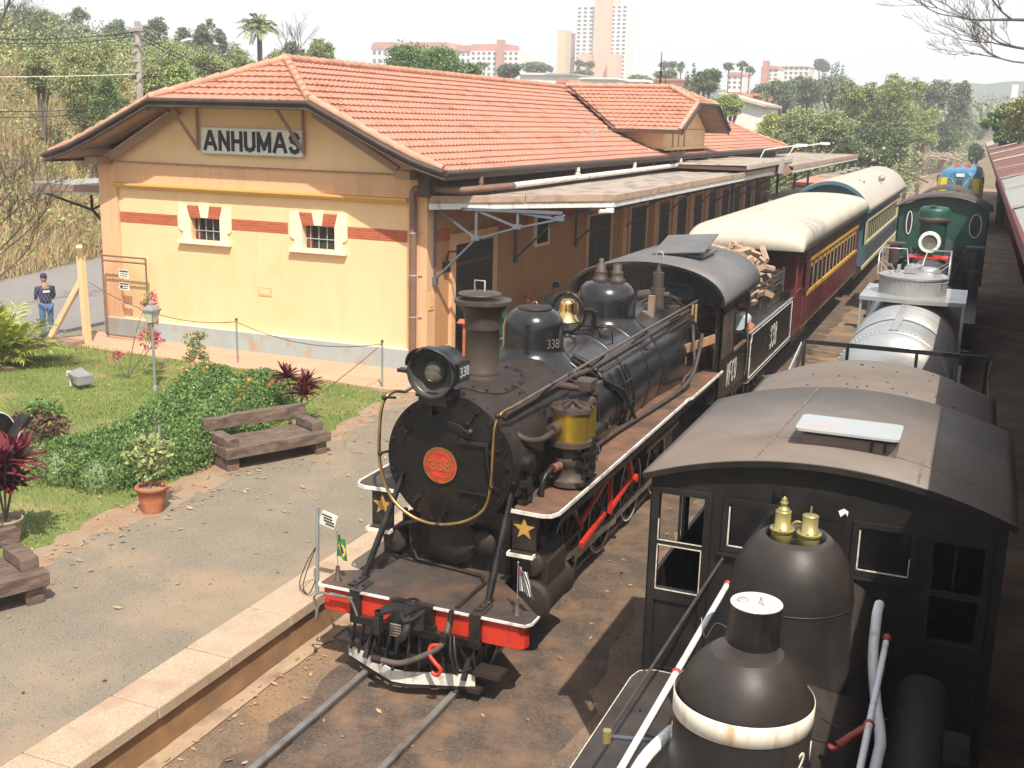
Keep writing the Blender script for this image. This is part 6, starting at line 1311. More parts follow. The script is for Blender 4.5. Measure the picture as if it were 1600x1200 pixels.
c1,bd,rf=coach(-5.04,27.7,39.8,'maroon passenger coach with cream roof and yellow barred windows behind the tender',dict(low='maroon',up='maroon',endp='maroon',win='ochre',post='coachpost',mould='rustboard',wt=2.62,n=13,m0=.8,m1=.7,mid=True,pw=.085,zc=3.60,roof=(26.1,40.6),nose=.95,tail=.5,box=.36,roofm='coachroof'))
b=MB(); b.lathe([(.06,3.90),(.06,4.06),(.09,4.07),(.09,4.12),(0,4.13)],(-5.35,30.5,0),n=10); b.build('roof_vent','iron',rf)
for s in (1,-1):
    b=MB(); X=-5.04+s*1.22; b.box(*sorted((X,X-s*.05)),26.35,27.7,1.0,2.0); b.tube([(X,26.4,2.0),(X,26.4,3.0)],.025,6); b.tube(spline([(X,26.4,2.02),(X,26.9,2.06),(X,27.3,2.02),(X,27.6,1.9)],4),.02,6); b.build('vestibule_side','maroon',c1)
    b=MB(); bolts(b,[(X+s*.005,27.62,1.2+.12*k) for k in range(14)]+[(X+s*.005,26.5+.15*k,1.08) for k in range(8)],.012,.01,(s,0,0)); b.build('rivet_row','maroon',c1)
b=MB(); b.box(-6.25,-3.83,26.35,26.42,1.0,1.9); b.box(-6.25,-3.83,26.35,27.7,1.0,1.06); b.build('vestibule_end','maroon',c1)
b=MB(); b.box(-5.5,-4.6,27.66,27.695,1.06,2.9); b.build('end_door','door',c1)
c2_,bd,rf=coach(-5.0,41.3,57.0,'blue and pale yellow passenger coach with beige arched roof behind the maroon coach',dict(low='coachblue',up='coachblue',endp='coachcream',win='coachcream',post='coachcream',mould='coachcream',wt=2.60,n=18,m0=1.0,m1=.8,mid=False,pw=.075,zc=3.98,roof=(40.95,59.3),nose=0,tail=.4,roofm='coachroof2',rim='coachblue'))
b=MB(); X=-5.0+1.24; b.box(X-.01,X+.014,42.3,49,2.68,3.0); b.build('upper_stripe','coachnavy',bd); b=MB(); b.box(X-.01,X+.016,49,56,2.68,3.0); b.build('red_stripe',mat('faded_red_stripe',(.42,.05,.035),.5,var=.15),bd)
b=MB(); b.box(X-.01,X+.012,42.5,56.4,1.12,1.62); b.build('navy_panel','coachnavy',bd)
b=MB(); b.box(X-.01,X+.03,41.3,57,.92,1.04); b.build('solebar','coachcream',bd)
for k in range(5):
    for sx in (-.52,):
        b=MB(); y=44+2.6*k; b.box(-5.0+sx-.35,-5.0+sx+.05,y,y+.5,3.96,4.03); b.build('roof_vent','zinc',rf)
for x,y in ((-4.35,44.5),(-4.0,49.0)): b=MB(); b.ball((x,y,3.83),.14); b.build('roof_vent','zinc',rf)
# ================================================================ RIGHT-HAND SHED AND WAGONS
ex=lambda y: .545-.0092*y
sh=thing('long_shed','long low shed with rusty red and grey sheet roof along the right edge','shed',(4,50,0))
spans=[(-4,8,'zinc'),(8,18,'zinc'),(18,23.5,'zinc'),(23.5,29,'zinc'),(29,36,'rustsheet'),(36,46,'rustsheet'),(46,60,'rustsheet'),(60,75,'rustsheet'),(75,95,'rustsheet'),(95,121,'coachroof2')]
for k,(a,c,m) in enumerate(spans):
    b=MB(); ny=max(2,int((c-a)/.6)); P=[]
    for i in range(ny+1):
        y=a+.03+(c-a-.06)*i/ny; e=ex(y)
        P.append([(e,y,4.7-.012*(k%2)),(e+1.4,y,5.12),(e+2.8,y,5.55),(e+4.6,y,6.0)])
    b.grid(P,False); b.build('roof_sheet',m,sh,thick=.02)
    b=MB(); b.beam((ex(c)+0,c,4.74),(ex(c)+4.6,c,6.04),.12,.03); b.build('sheet_joint','whitepaint' if k>4 else 'zinc',sh)
b=MB(); b.beam((ex(-4),-4,4.64),(ex(121),121,4.64),.05,.14); b.build('eave_board','wagonred',sh)
b=MB(); b.box(5.0,5.2,-4,121,-.1,6.0); b.build('rear_wall','rustsheet',sh)
for y in range(0,120,6):
    b=MB(); x=ex(y)+4.2; b.beam((x,y,-.1),(x,y,5.6),.16,.16); b.beam((x,y,4.0),(ex(y)+.3,y,4.64),.08,.08); b.build('shed_post','wagonred',sh)
for k in range(9):
    y0=6+12.4*k; y1=y0+11.6; wg=thing('goods_wagon',['dark red goods wagon under the near end of the shed','dark red goods wagon second along the shed','dark red goods wagon third along the shed','dark red goods wagon fourth along the shed','dark red goods wagon fifth along the shed','dark red goods wagon sixth along the shed','dark red goods wagon seventh along the shed','dark red goods wagon eighth along the shed','dark red goods wagon at the far end of the shed'][k],'goods wagon',(3.2-.0092*y0,(y0+y1)/2,0),'dark red goods wagons under the shed')
    xw=lambda y: 1.92-.0095*y
    b=MB(); b.prism([(xw(y0),y0),(xw(y1),y1),(xw(y1)+2.3,y1),(xw(y0)+2.3,y0)][::-1],.9,2.9,'xy'); bw=b.build('body','wagonred',wg)
    b=MB()
    for q in range(9): yy=y0+.3+(y1-y0-.6)*q/8; b.beam((xw(yy)-.03,yy,.9),(xw(yy)-.03,yy,2.9),.07,.08)
    b.build('side_rib','wagonred',bw)
    b=MB(); rg=random.Random(k)
    for q in range(4): yy=y0+1+2.6*q; b.box(xw(yy)-.012,xw(yy)+.01,yy,yy+rg.uniform(.2,.7),1.6+rg.random()*.6,1.75+rg.random()*.9)
    b.build('painted_mark','whitepaint',bw)
    b=MB(); b.prism([(xw(y0)+.2,y0),(xw(y1)+.2,y1),(xw(y1)+2.1,y1),(xw(y0)+2.1,y0)][::-1],.35,.88,'xy'); b.build('underframe','iron',wg)
# ================================================================ GARDEN
G=.40
def gz(x,y): return G
# sleeper bench
def sleeper(b,a,c,w,h,seed):
    rg=random.Random(seed); a=Vector(a);c=Vector(c);n=6;P=[]
    d=(c-a).normalized(); x=d.cross(Vector((0,0,1))).normalized(); z=x.cross(d)
    for i in range(n+1):
        p=a+(c-a)*i/n; r=[]
        for sx,sz in ((-1,-1),(-.2,-1.03),(1,-1),(1.02,.1),(1,1),(.3,1.02),(-1,1),(-1.02,-.1)): r.append(p+x*(sx*w/2+rg.uniform(-.008,.008))+z*(sz*h/2+rg.uniform(-.010,.006)))
        P.append(r)
    V=[q for r in P for q in r]; fs=[(i*8+j,i*8+(j+1)%8,(i+1)*8+(j+1)%8,(i+1)*8+j) for i in range(n) for j in range(8)]+[tuple(range(8))[::-1],tuple(n*8+k for k in range(8))]
    b.add(V,fs)
def bench(origin,rz,label,L=1.85,arm=True):
    t=thing('sleeper_bench',label,'bench',(0,0,0))
    parts=[('leg',[((.14,-.32,.10),(.14,.36,.10),.2,.2)]),('leg',[((L-.14,-.32,.10),(L-.14,.36,.10),.2,.2)]),
     ('seat',[((0,-.30,.29),(L,-.30,.29),.19,.17),((.02,-.10,.285),(L-.02,-.10,.285),.19,.15),((0,.10,.285),(L,.10,.285),.19,.15),((.02,.30,.285),(L-.02,.30,.285),.18,.15)]),
     ('arm_rest',[((.14,-.34,.44),(.14,.26,.44),.2,.14)]),('arm_rest',[((L-.14,-.22,.44),(L-.14,.34,.44),.2,.14)]),('backrest',[((-.02,.38,.60),(L-.05,.38,.60),.13,.20)])]
    for i,(n,sl) in enumerate(parts):
        b=MB()
        for k,q in enumerate(sl): sleeper(b,*q,i*7+k)
        b.build(n,'sleeper',t,bevel=.01)
    t.location=origin; t.rotation_euler=(0,0,rz)
bench((-10.62,13.72,G),R(63),'weathered sleeper bench beside the hedge with a red cordyline pot behind it')
# rotated so the seat faces the gravel
bench((-10.25,7.35,G),R(66),'sleeper bench cut off by the left edge below the cordyline pot',L=1.8)
def pot(name,label,x,y,r0,r1,h,m,rim=True):
    t=thing(name,label,'plant pot',(x,y,G)); b=MB(); t_=.018
    pr=[(0,.0),(r0,.0),(r0,.0),(r0+(r1-r0)*.45,h*.42),(r0+(r1-r0)*.46,h*.44),(r0+(r1-r0)*.44,h*.46),(r1*.97,h*.86),(r1*1.03,h*.87),(r1*1.06,h*.97),(r1*1.04,h),(r1*.95,h),(r1*.92,h*.86),(r1*.9,h*.86)]
    b.lathe([(a,G+z) for a,z in pr],(x,y,0),n=36); b.build('pot_wall',m,t); b=MB(); b.lathe([(0,G+h*.86),(r1*.91,G+h*.84)],(x,y,0),n=24); b.build('pot_soil','soil',t); return t
pot('plant_pot','large terracotta pot with a leafy shrub at the end of the hedge',-10.17,11.72,.145,.21,.36,'terracotta')
pot('plant_pot','pale round pot behind the wooden bench',-10.85,16.35,.10,.145,.24,'potgrey')
pot('plant_pot','mossy grey pot with red leaved plant near the left edge',-10.98,9.95,.15,.20,.34,'potgrey')
def leafy(name,label,cat,base,ells,nc,per,rad,size,m,stems=3,stem_m='twig',aspect=1.7,extra=None,grp=None,leafname='foliage'):
    t=thing(name,label,cat,base,grp); B=Vector(base); rg=random.Random(sum(map(ord,label)))
    P,N=clump_pts(ells,nc,per,rad); V,Fc=leaves(P,size,N,aspect); np_mesh(leafname,V,Fc,m,t)
    b=MB()
    for k in range(stems):
        e=rg.choice(ells); tip=Vector(e[:3])+Vector((rg.uniform(-.6,.6)*e[3],rg.uniform(-.6,.6)*e[4],rg.uniform(-.2,.7)*e[5])); mid=(B+tip)/2+Vector((rg.uniform(-.1,.1),rg.uniform(-.1,.1),.05))*(tip-B).length*.5
        r=(tip-B).length*.005+.003; b.tube(spline([B+Vector((rg.uniform(-1,1)*r*2,rg.uniform(-1,1)*r*2,-.02)),mid,tip],4),[r*(1-.08*i) for i in range(9)],6)
    b.build('stem',stem_m,t)
    if extra:
        for mt,n,sz in extra:
            P,N=clump_pts(ells,max(6,n//8),8,rad*.7); V,Fc=leaves(P,sz,N,1.2); np_mesh('blossom',V,Fc,mt,t)['kind']='stuff'
    return t
leafy('potted_shrub','green feathery shrub growing in the terracotta pot','shrub',(-10.2,11.75,G+.3),[(-10.25,11.8,G+.74,.28,.28,.26),(-10.2,11.75,G+.55,.16,.16,.16)],44,12,.10,.08,'olivetree',4)
leafy('garden_shrub','upright leafy green shrub on the lawn behind the hedge','shrub',(-14.3,18.0,G),[(-14.3,18.0,G+.5,.20,.20,.42),(-14.3,18,G+.92,.18,.18,.16)],64,14,.09,.06,'olivetree',5)
leafy('flowering_shrub','thin shrub with pink blossoms next to the garden lamp','shrub',(-15.95,17.8,G),[(-15.45,18.0,G+.85,.24,.2,.20),(-15.6,18.2,G+1.4,.14,.14,.42),(-16.0,17.6,G+.5,.15,.15,.08)],46,11,.09,.045,'limetree',6,extra=[('flower',620,.055)])
# hedge: real mass of small leaves along its length
hp=[(-11.15,11.75),(-11.5,12.8),(-11.7,13.8),(-12.0,15.0),(-12.4,16.2),(-12.75,17.3)]
cl=spline([(-11.85,12.2,0),(-11.6,13.4,0),(-11.9,14.8,0),(-12.35,16.1,0),(-12.75,17.2,0)],5)
ell=[]
for i_,c_ in enumerate(cl):
    f_=i_/(len(cl)-1); w_=.46+.18*f_; hh=.50+.08*f_+.03*math.sin(i_*2.1)
    for o_ in (-.36,.36): ell.append((c_.x+o_*(1+f_*.6)+.05*math.sin(i_*3+o_),c_.y,G+.12,w_,w_*.85,hh))
t=thing('hedge','low rounded hedge of small green leaves with orange flecks between lawn and gravel','hedge',(-12,14.5,G))
def shell(ells,n):
    w_=np.array([e[3]*e[4] for e in ells]); w_/=w_.sum(); o=[];nn=[]
    for e,q in zip(ells,w_):
        k_=int(n*q); d=unit(RNG.normal(size=(k_,3))); d[:,2]=np.abs(d[:,2]); r=(.86+.2*RNG.random(k_)+.06*np.sin(d[:,0]*9+e[0]*3)*np.sin(d[:,1]*8))[:,None]; o.append(np.array(e[:3])+d*np.array(e[3:6])*r); nn.append(d)
    return np.concatenate(o),np.concatenate(nn)
P,N=shell([(e[0],e[1],e[2]-.04,e[3]*1.04,e[4]*1.04,e[5]*1.05) for e in ell],78000); k=P[:,2]>G-.02; V,Fc=leaves(P[k],.048,N[k],1.6); np_mesh('foliage',V,Fc,'hedge',t)
P,N=clump_pts([(e[0],e[1],e[2]+.1,e[3],e[4],e[5]) for e in ell[24:]],150,5,.07); k=P[:,2]>G+.3; V,Fc=leaves(P[k],.06,N[k],1.4); np_mesh('orange_leaf',V,Fc,'orange',t)['kind']='stuff'
b=MB()
for e in ell: b.lathe([(e[3]*.70*math.cos(t_),e[5]*.72*math.sin(t_)+e[2]) for t_ in np.linspace(-.5,PI/2,7)],(e[0],e[1],0),n=14)
b.build('hedge_core','darktree',t)
leafy('dead_bush','round brown dry bush with green top on the lawn','bush',(-14.1,13.6,G),[(-14.1,13.6,G+.25,.45,.42,.22)],90,14,.10,.07,'rustboard',8)
leafy('ground_plant','small green plant on top of the dry brown bush','plant',(-14.1,13.7,G+.35),[(-14.1,13.75,G+.50,.32,.25,.1)],30,12,.08,.07,'hedge',3)
def cordyline(label,base,h,n,s,tilt=0):
    t=thing('cordyline_plant',label,'plant',base); rg=random.Random(int(h*100)); B=Vector(base); b=MB(); heads=[]
    for k in range(3 if h<1.2 else 6):
        hd=B+Vector((rg.uniform(-.42,.42)*h*.6,rg.uniform(-.42,.42)*h*.6,h*(.36+.42*rg.random()))); heads.append(hd); b.tube(spline([B,(B+hd)/2+Vector((0,0,.03)),hd],3),.012,6)
    b.build('stem','twig',t); V=[];F_=[]
    for q in range(n):
        hd=heads[q%len(heads)]; a=rg.uniform(0,2*PI); el=rg.uniform(.15,1.35); L=s*rg.uniform(.7,1.15); d=Vector((math.cos(a)*math.cos(el),math.sin(a)*math.cos(el),math.sin(el))); sd=Vector((-math.sin(a),math.cos(a),0)); k=len(V)
        for i,(tt,w) in enumerate(((0,.012),(.3,.032),(.6,.038),(.85,.024),(1,.002))):
            p=hd+d*L*tt+Vector((0,0,-.35*L*tt*tt*(1.2-el*.5))); V+=[p-sd*w*s*2.1,p+Vector((0,0,-.012)),p+sd*w*s*2.1]
        for i in range(4): F_+=[(k+3*i,k+3*i+1,k+3*i+4,k+3*i+3),(k+3*i+1,k+3*i+2,k+3*i+5,k+3*i+4)]
    b=MB(); b.add(V,F_,True); b.build('leaf_crown','crimson',t)
cordyline('crimson cordyline with bright pink leaves in the pale pot behind the bench',(-10.85,16.35,G+.18),1.0,120,.42)
cordyline('large dark crimson cordyline in the grey pot at the left edge',(-10.98,9.95,G+.28),1.25,240,.46)
# garden lamp
t=thing('garden_lamp','short grey post lantern with four glass sides on the lawn','street lamp',(-14.68,17.17,G)); b=MB(); x,y=-14.68,17.17
b.tube([(x,y,G),(x,y,1.75)],.028,10); b.lathe([(.05,G),(.05,G+.1),(.03,G+.14)],(x,y,0),n=12); b.lathe([(.03,1.70),(.045,1.73),(.03,1.76)],(x,y,0),n=12); b.build('post','galv',t)
def fr4(b,z0,r0,z1,r1): b.lathe([(r0,z0),(r1,z1)],(x,y,0),n=4,a0=PI/4,a1=PI/4+2*PI,smooth=False)
b=MB(); fr4(b,1.79,.085,2.02,.16); b.build('lantern_glass',mat('frosted_lantern_glass',(.62,.60,.50),.3,var=.1),t)
b=MB(); fr4(b,1.76,.04,1.79,.09); fr4(b,2.02,.19,2.05,.19); fr4(b,2.05,.19,2.13,.06); fr4(b,2.13,.05,2.17,.05); fr4(b,2.17,.05,2.19,.01); fr4(b,2.02,.0,2.02,.19)
for k in range(4): a=PI/4+k*PI/2; b.beam((x+.085*math.cos(a),y+.085*math.sin(a),1.79),(x+.162*math.cos(a),y+.162*math.sin(a),2.02),.014,.014)
b.build('lantern_frame','galv',t)
# flood light
t=thing('flood_light','grey flood light aimed low on the lawn','flood light',(-16.24,16.75,G)); b=MB(); x,y=-16.24,16.75; b.obox((x+.06,y,G+.24),(.42,.30,.14),R(-20),R(12),R(8)); b.obox((x+.22,y-.05,G+.19),(.14,.34,.2),R(-20)); b.build('lamp_body','galv',t,bevel=.02); b=MB(); b.obox((x-.17,y,G+.1),(.04,.06,.24)); b.obox((x-.17,y,G+.26),(.16,.07,.1)); b.build('stand','whitepaint',t)
# rope posts and ropes
for k,((x,y),h,lab) in enumerate((((-14.86,20.1),1.36,'thin grey rope post in front of the yellow wall, left of the crimson cordyline'),((-10.95,19.62),1.34,'thin grey rope post at the corner by the downpipe'),((-11.12,13.05),1.2,'grey rope post standing in the hedge behind the terracotta pot'))):
    t=thing('rope_post',lab,'post',(x,y,G),'rope posts around the lawn'); b=MB(); b.tube([(x,y,G),(x,y,h)],.022,8); b.build('post','galv',t); b=MB(); b.ball((x,y,h+.02),.035,8); b.build('post_cap','chain',t)
def rope(a,c,sag,lab,r=.009,m='chain',name='barrier_rope',cat='rope'):
    a=Vector(a);c=Vector(c); b=MB(); b.tube([a+(c-a)*k/16-Vector((0,0,sag*4*(k/16)*(1-k/16))) for k in range(17)],r,5); o=b.build(name,m); props(o,lab,cat); return o
rope((-19.15,20.3,1.85),(-14.86,20.1,1.33),.32,'dark rope sagging from the cream fence post to the first rope post')
rope((-14.86,20.1,1.33),(-10.95,19.62,1.31),.25,'dark rope sagging across the yellow wall between two rope posts')
rope((-10.95,19.62,1.31),(-11.0,16.6,.62),.04,'dark rope running down from the corner post towards the bench')
# gate
t=thing('mesh_gate','open rust framed mesh gate with two white notices leaning at the wall corner','gate',(-18.7,21.0,G)); b=MB(); x0,x1,z0,z1=-19.35,-18.05,.48,2.40; yg=21.0
for a,c in (((x0,z0),(x0,z1)),((x1,z0),(x1,z1)),((x0,z0),(x1,z0)),((x0,z1),(x1,z1)),((x0,z1-.12),(x1,z1-.12))): b.tube([(a[0],yg,a[1]),(c[0],yg,c[1])],.022,6)
b.build('gate_frame','mesh',t); b=MB()
for k in range(-14,26):
    for s in (1,-1):
        xa_=x0+.1*k if s>0 else x0+.1*k; pts=[]
        A=Vector((xa_,yg,z0)); Bq=Vector((xa_+s*(z1-z0),yg,z1)); d=Bq-A; t0,t1=0,1
        for lim,sg in ((x0,1),(x1,-1)):
            if abs(d.x)>0: tt=(lim-A.x)/d.x; 
            if sg*(d.x)>0: t0=max(t0,tt)
            else: t1=min(t1,tt)
        if t1>t0+.02: b.tube([A+d*t0,A+d*t1],.003,3,caps=False)
b.build('wire_mesh','mesh',t)
for k,(z,h) in enumerate(((2.0,.2),(1.70,.18))):
    b=MB(); b.box(-18.85,-18.55,yg-.03,yg-.024,z-h/2,z+h/2); nb=b.build('notice','sign',t); b=MB()
    b.box(-18.83,-18.57,yg-.033,yg-.031,z+h*.25,z+h*.40)
    if k: b.box(-18.82,-18.76,yg-.034,yg-.031,z-h*.3,z+h*.1)
    for q in range(3): b.box(-18.80+.0,-18.60+.02*q,yg-.033,yg-.031,z-h*.3+.05*q,z-h*.3+.05*q+.018)
    b.build('notice_print','ink' if k else 'steelblue',nb)
# cream fence post, brace, mesh fence
t=thing('fence_post','cream concrete fence post with slanting brace beside the gate','fence post',(-19.3,20.3,G)); b=MB(); b.beam((-19.3,20.3,G),(-19.3,20.25,2.45),.14,.14); b.beam((-19.3,20.25,2.40),(-19.18,20.1,2.7),.12,.12); b.build('post','creampost',t); b=MB(); b.beam((-19.35,20.25,1.85),(-20.35,20.2,.42),.11,.12); b.build('brace','creampost',t)
t=thing('wire_fence','thin chain-link fence running left from the cream post','fence',(-21,18,G)); b=MB()
F0=Vector((-19.3,20.25,0)); F1=Vector((-21.2,12,0)); L=(F1-F0).length; d=(F1-F0)/L
for k in range(int(L/.09)): 
    p=F0+d*(.09*k); b.tube([p+Vector((0,0,.45)),p+d*1.5*.0+d*.85+Vector((0,0,1.9))],.0028,3,caps=False); b.tube([p+d*.85+Vector((0,0,.45)),p+Vector((0,0,1.9))],.0028,3,caps=False)
b.build('wire_mesh','galv',t)
b=MB(); b.box(-19.9,-19.2,19.75,20.1,G,G+.1); o=b.build('kerb_stone','soffit'); props(o,'low worn brown kerb block at the foot of the cream fence post','kerb')
# palm bush
def frond(V,F_,B,a,el,L,droop,w,rg,nl=26):
    d=Vector((math.cos(a)*math.cos(el),math.sin(a)*math.cos(el),math.sin(el))); sd=Vector((-math.sin(a),math.cos(a),0)); pts=[B+d*L*t-Vector((0,0,droop*L*t*t)) for t in np.linspace(0,1,9)]
    for p,q in zip(pts,pts[1:]):
        k=len(V); V+= [p-sd*.008,p+sd*.008,q+sd*.006,q-sd*.006]; F_.append((k,k+1,k+2,k+3))
    for i in range(nl):
        t=.18+.8*i/nl; j=min(7,int(t*8)); p=pts[j]+(pts[j+1]-pts[j])*(t*8-j); ax=(pts[j+1]-pts[j]).normalized(); ll=L*.30*(1-abs(t-.5)*1.1)*rg.uniform(.8,1.1)
        for s in (1,-1):
            dd=(ax*.75+sd*s*.9+Vector((0,0,rg.uniform(-.35,.15)))).normalized(); k=len(V); m=p+dd*ll*.5; V+=[p,m+ax*w,p+dd*ll-Vector((0,0,.12*ll)),m-ax*w]; F_.append((k,k+1,k+2,k+3))
t=thing('palm_bush','yellow green areca palm bush in front of the road fence','palm bush',(-19.2,17.6,G)); V=[];F_=[];rg=random.Random(4)
for k in range(60): frond(V,F_,Vector((-19.2+rg.uniform(-.35,.35),17.5+rg.uniform(-.35,.35),G)),rg.uniform(0,6.28),rg.uniform(.55,1.5),rg.uniform(1.2,2.1),rg.uniform(.25,.55),.020,rg,26)
b=MB(); b.add(V,F_); b.build('frond','palmleaf',t)
b=MB(); b.box(-19.9,-18.4,17.1,17.25,G-.01,G+.08); o=b.build('bed_edging','sleeper'); props(o,'low dark timber edging at the foot of the palm bush','edging')
# old machine at the left edge
t=thing('old_machine','black iron wheel machine with white rim at the left edge of the lawn','machine',(-13.9,12.4,G)); b=MB(); X=Matrix.Rotation(R(28),4,'Z')
b.lathe([(.0,-.06),(.38,-.06),(.38,-.06),(.40,-.02),(.40,.06),(.40,.06),(0,.06)],(-13.75,12.35,G+.42),'x',n=32); b.build('wheel','iron',t)
b=MB(); b.lathe([(.385,.062),(.40,.066),(.405,.05)],(-13.75,12.35,G+.42),'x',n=32); b.build('wheel_rim','whitepipe',t)
b=MB(); b.obox((-13.55,12.6,G+.45),(.18,.75,.12),.3,.5); b.obox((-14.1,12.4,G+.15),(.8,.5,.3)); b.build('frame','iron',t,bevel=.01)
b=MB(); b.lathe([(.11,G+.3),(.11,G+.65),(.11,G+.65),(.13,G+.66),(.13,G+.70),(0,G+.71)],(-14.25,12.75,0),n=18); b.build('cylinder_block','whitepaint',t)
# notice post on the coping
t=thing('notice_post','thin steel post with a tilted white notice on the platform edge','sign',(-6.62,10.32,G)); b=MB(); b.tube([(-6.62,10.32,.4),(-6.60,10.32,1.47)],.022,8); b.build('post','galv',t); b=MB(); b.obox((-6.54,10.45,1.28),(.20,.012,.17),R(10),0,R(18)); nb=b.build('notice','sign',t); b=MB()
for k in range(4): b.obox((-6.55+.012*k,10.437,1.33-.035*k),(.13-.02*(k%2),.003,.012),R(10),0,R(18))
b.build('notice_print','ink',nb)
for k in range(2):
    b=MB(); b.tube(spline([(-6.62,10.33,1.0-.0*k),(-6.74-.04*k,10.36,.75),(-6.80-.05*k,10.3,.48),(-6.66,10.2,.44),(-6.6,10.25,.6)],6),.006,5); b.build('cable_loop','wire',t)
# flags on the buffer deck
def flag_staff(x,y,lab):
    t=thing('flag',lab,'flag',(x,y,.90)); b=MB(); b.lathe([(.045,.90),(.045,.915),(.028,.92),(.022,1.06),(.016,1.07)],(x,y,0),n=14); b.build('flag_socket','brownpipe',t); b=MB(); b.tube([(x,y,1.06),(x,y,1.46)],.005,6); b.ball((x,y,1.47),.012,6); b.build('staff','galv',t); return t
def cloth(x,y,z0,z1,w,m,t,nm,f=lambda u,v:True,off=0,lean=0):
    b=MB(); n,mm=14,18; V=[[(x+w*u*(.55+.45*v)+lean*v+.012*math.sin(u*9+v*3),y+off-.022*math.sin(u*11+v*2),z1+(z0-z1)*(v*.78+u*.22+.0)) for u in np.linspace(0,1,n)] for v in np.linspace(0,1,mm)]
    for i in range(mm-1):
        for j in range(n-1):
            if f((j+.5)/(n-1),(i+.5)/(mm-1)): b.add([V[i][j],V[i][j+1],V[i+1][j+1],V[i+1][j]],[(0,1,2,3)])
    return b.build(nm,m,t)
t=flag_staff(XL-1.02,9.76,'small drooping green, yellow and blue flag on the left of the buffer beam')
fc=cloth(XL-1.02,9.76,1.12,1.45,.14,'flag_green',t,'cloth'); dia=lambda u,v: abs(u-.5)/.42+abs(v-.5)/.42<1
cloth(XL-1.02,9.76,1.12,1.45,.14,'flag_yellow',fc,'yellow_diamond',dia,-.003); cloth(XL-1.02,9.76,1.12,1.45,.14,'flag_blue',fc,'blue_disc',lambda u,v:(u-.5)**2+(v-.5)**2<.045,-.006)
t=flag_staff(XL+1.06,9.80,'small black and white striped flag with red corner on the right of the buffer beam')
fc=cloth(XL+1.06,9.80,1.10,1.45,.16,'whitepipe',t,'cloth',lean=.03); cloth(XL+1.06,9.80,1.10,1.45,.16,'ink',fc,'black_stripe',lambda u,v:int(u*13)%2==1,-.003,.03); cloth(XL+1.06,9.80,1.10,1.45,.16,'red',fc,'red_corner',lambda u,v:u<.45 and v<.35,-.005,.03); cloth(XL+1.06,9.80,1.10,1.45,.16,'flag_blue',fc,'blue_mark',lambda u,v:.12<u<.32 and .1<v<.25,-.007,.03)
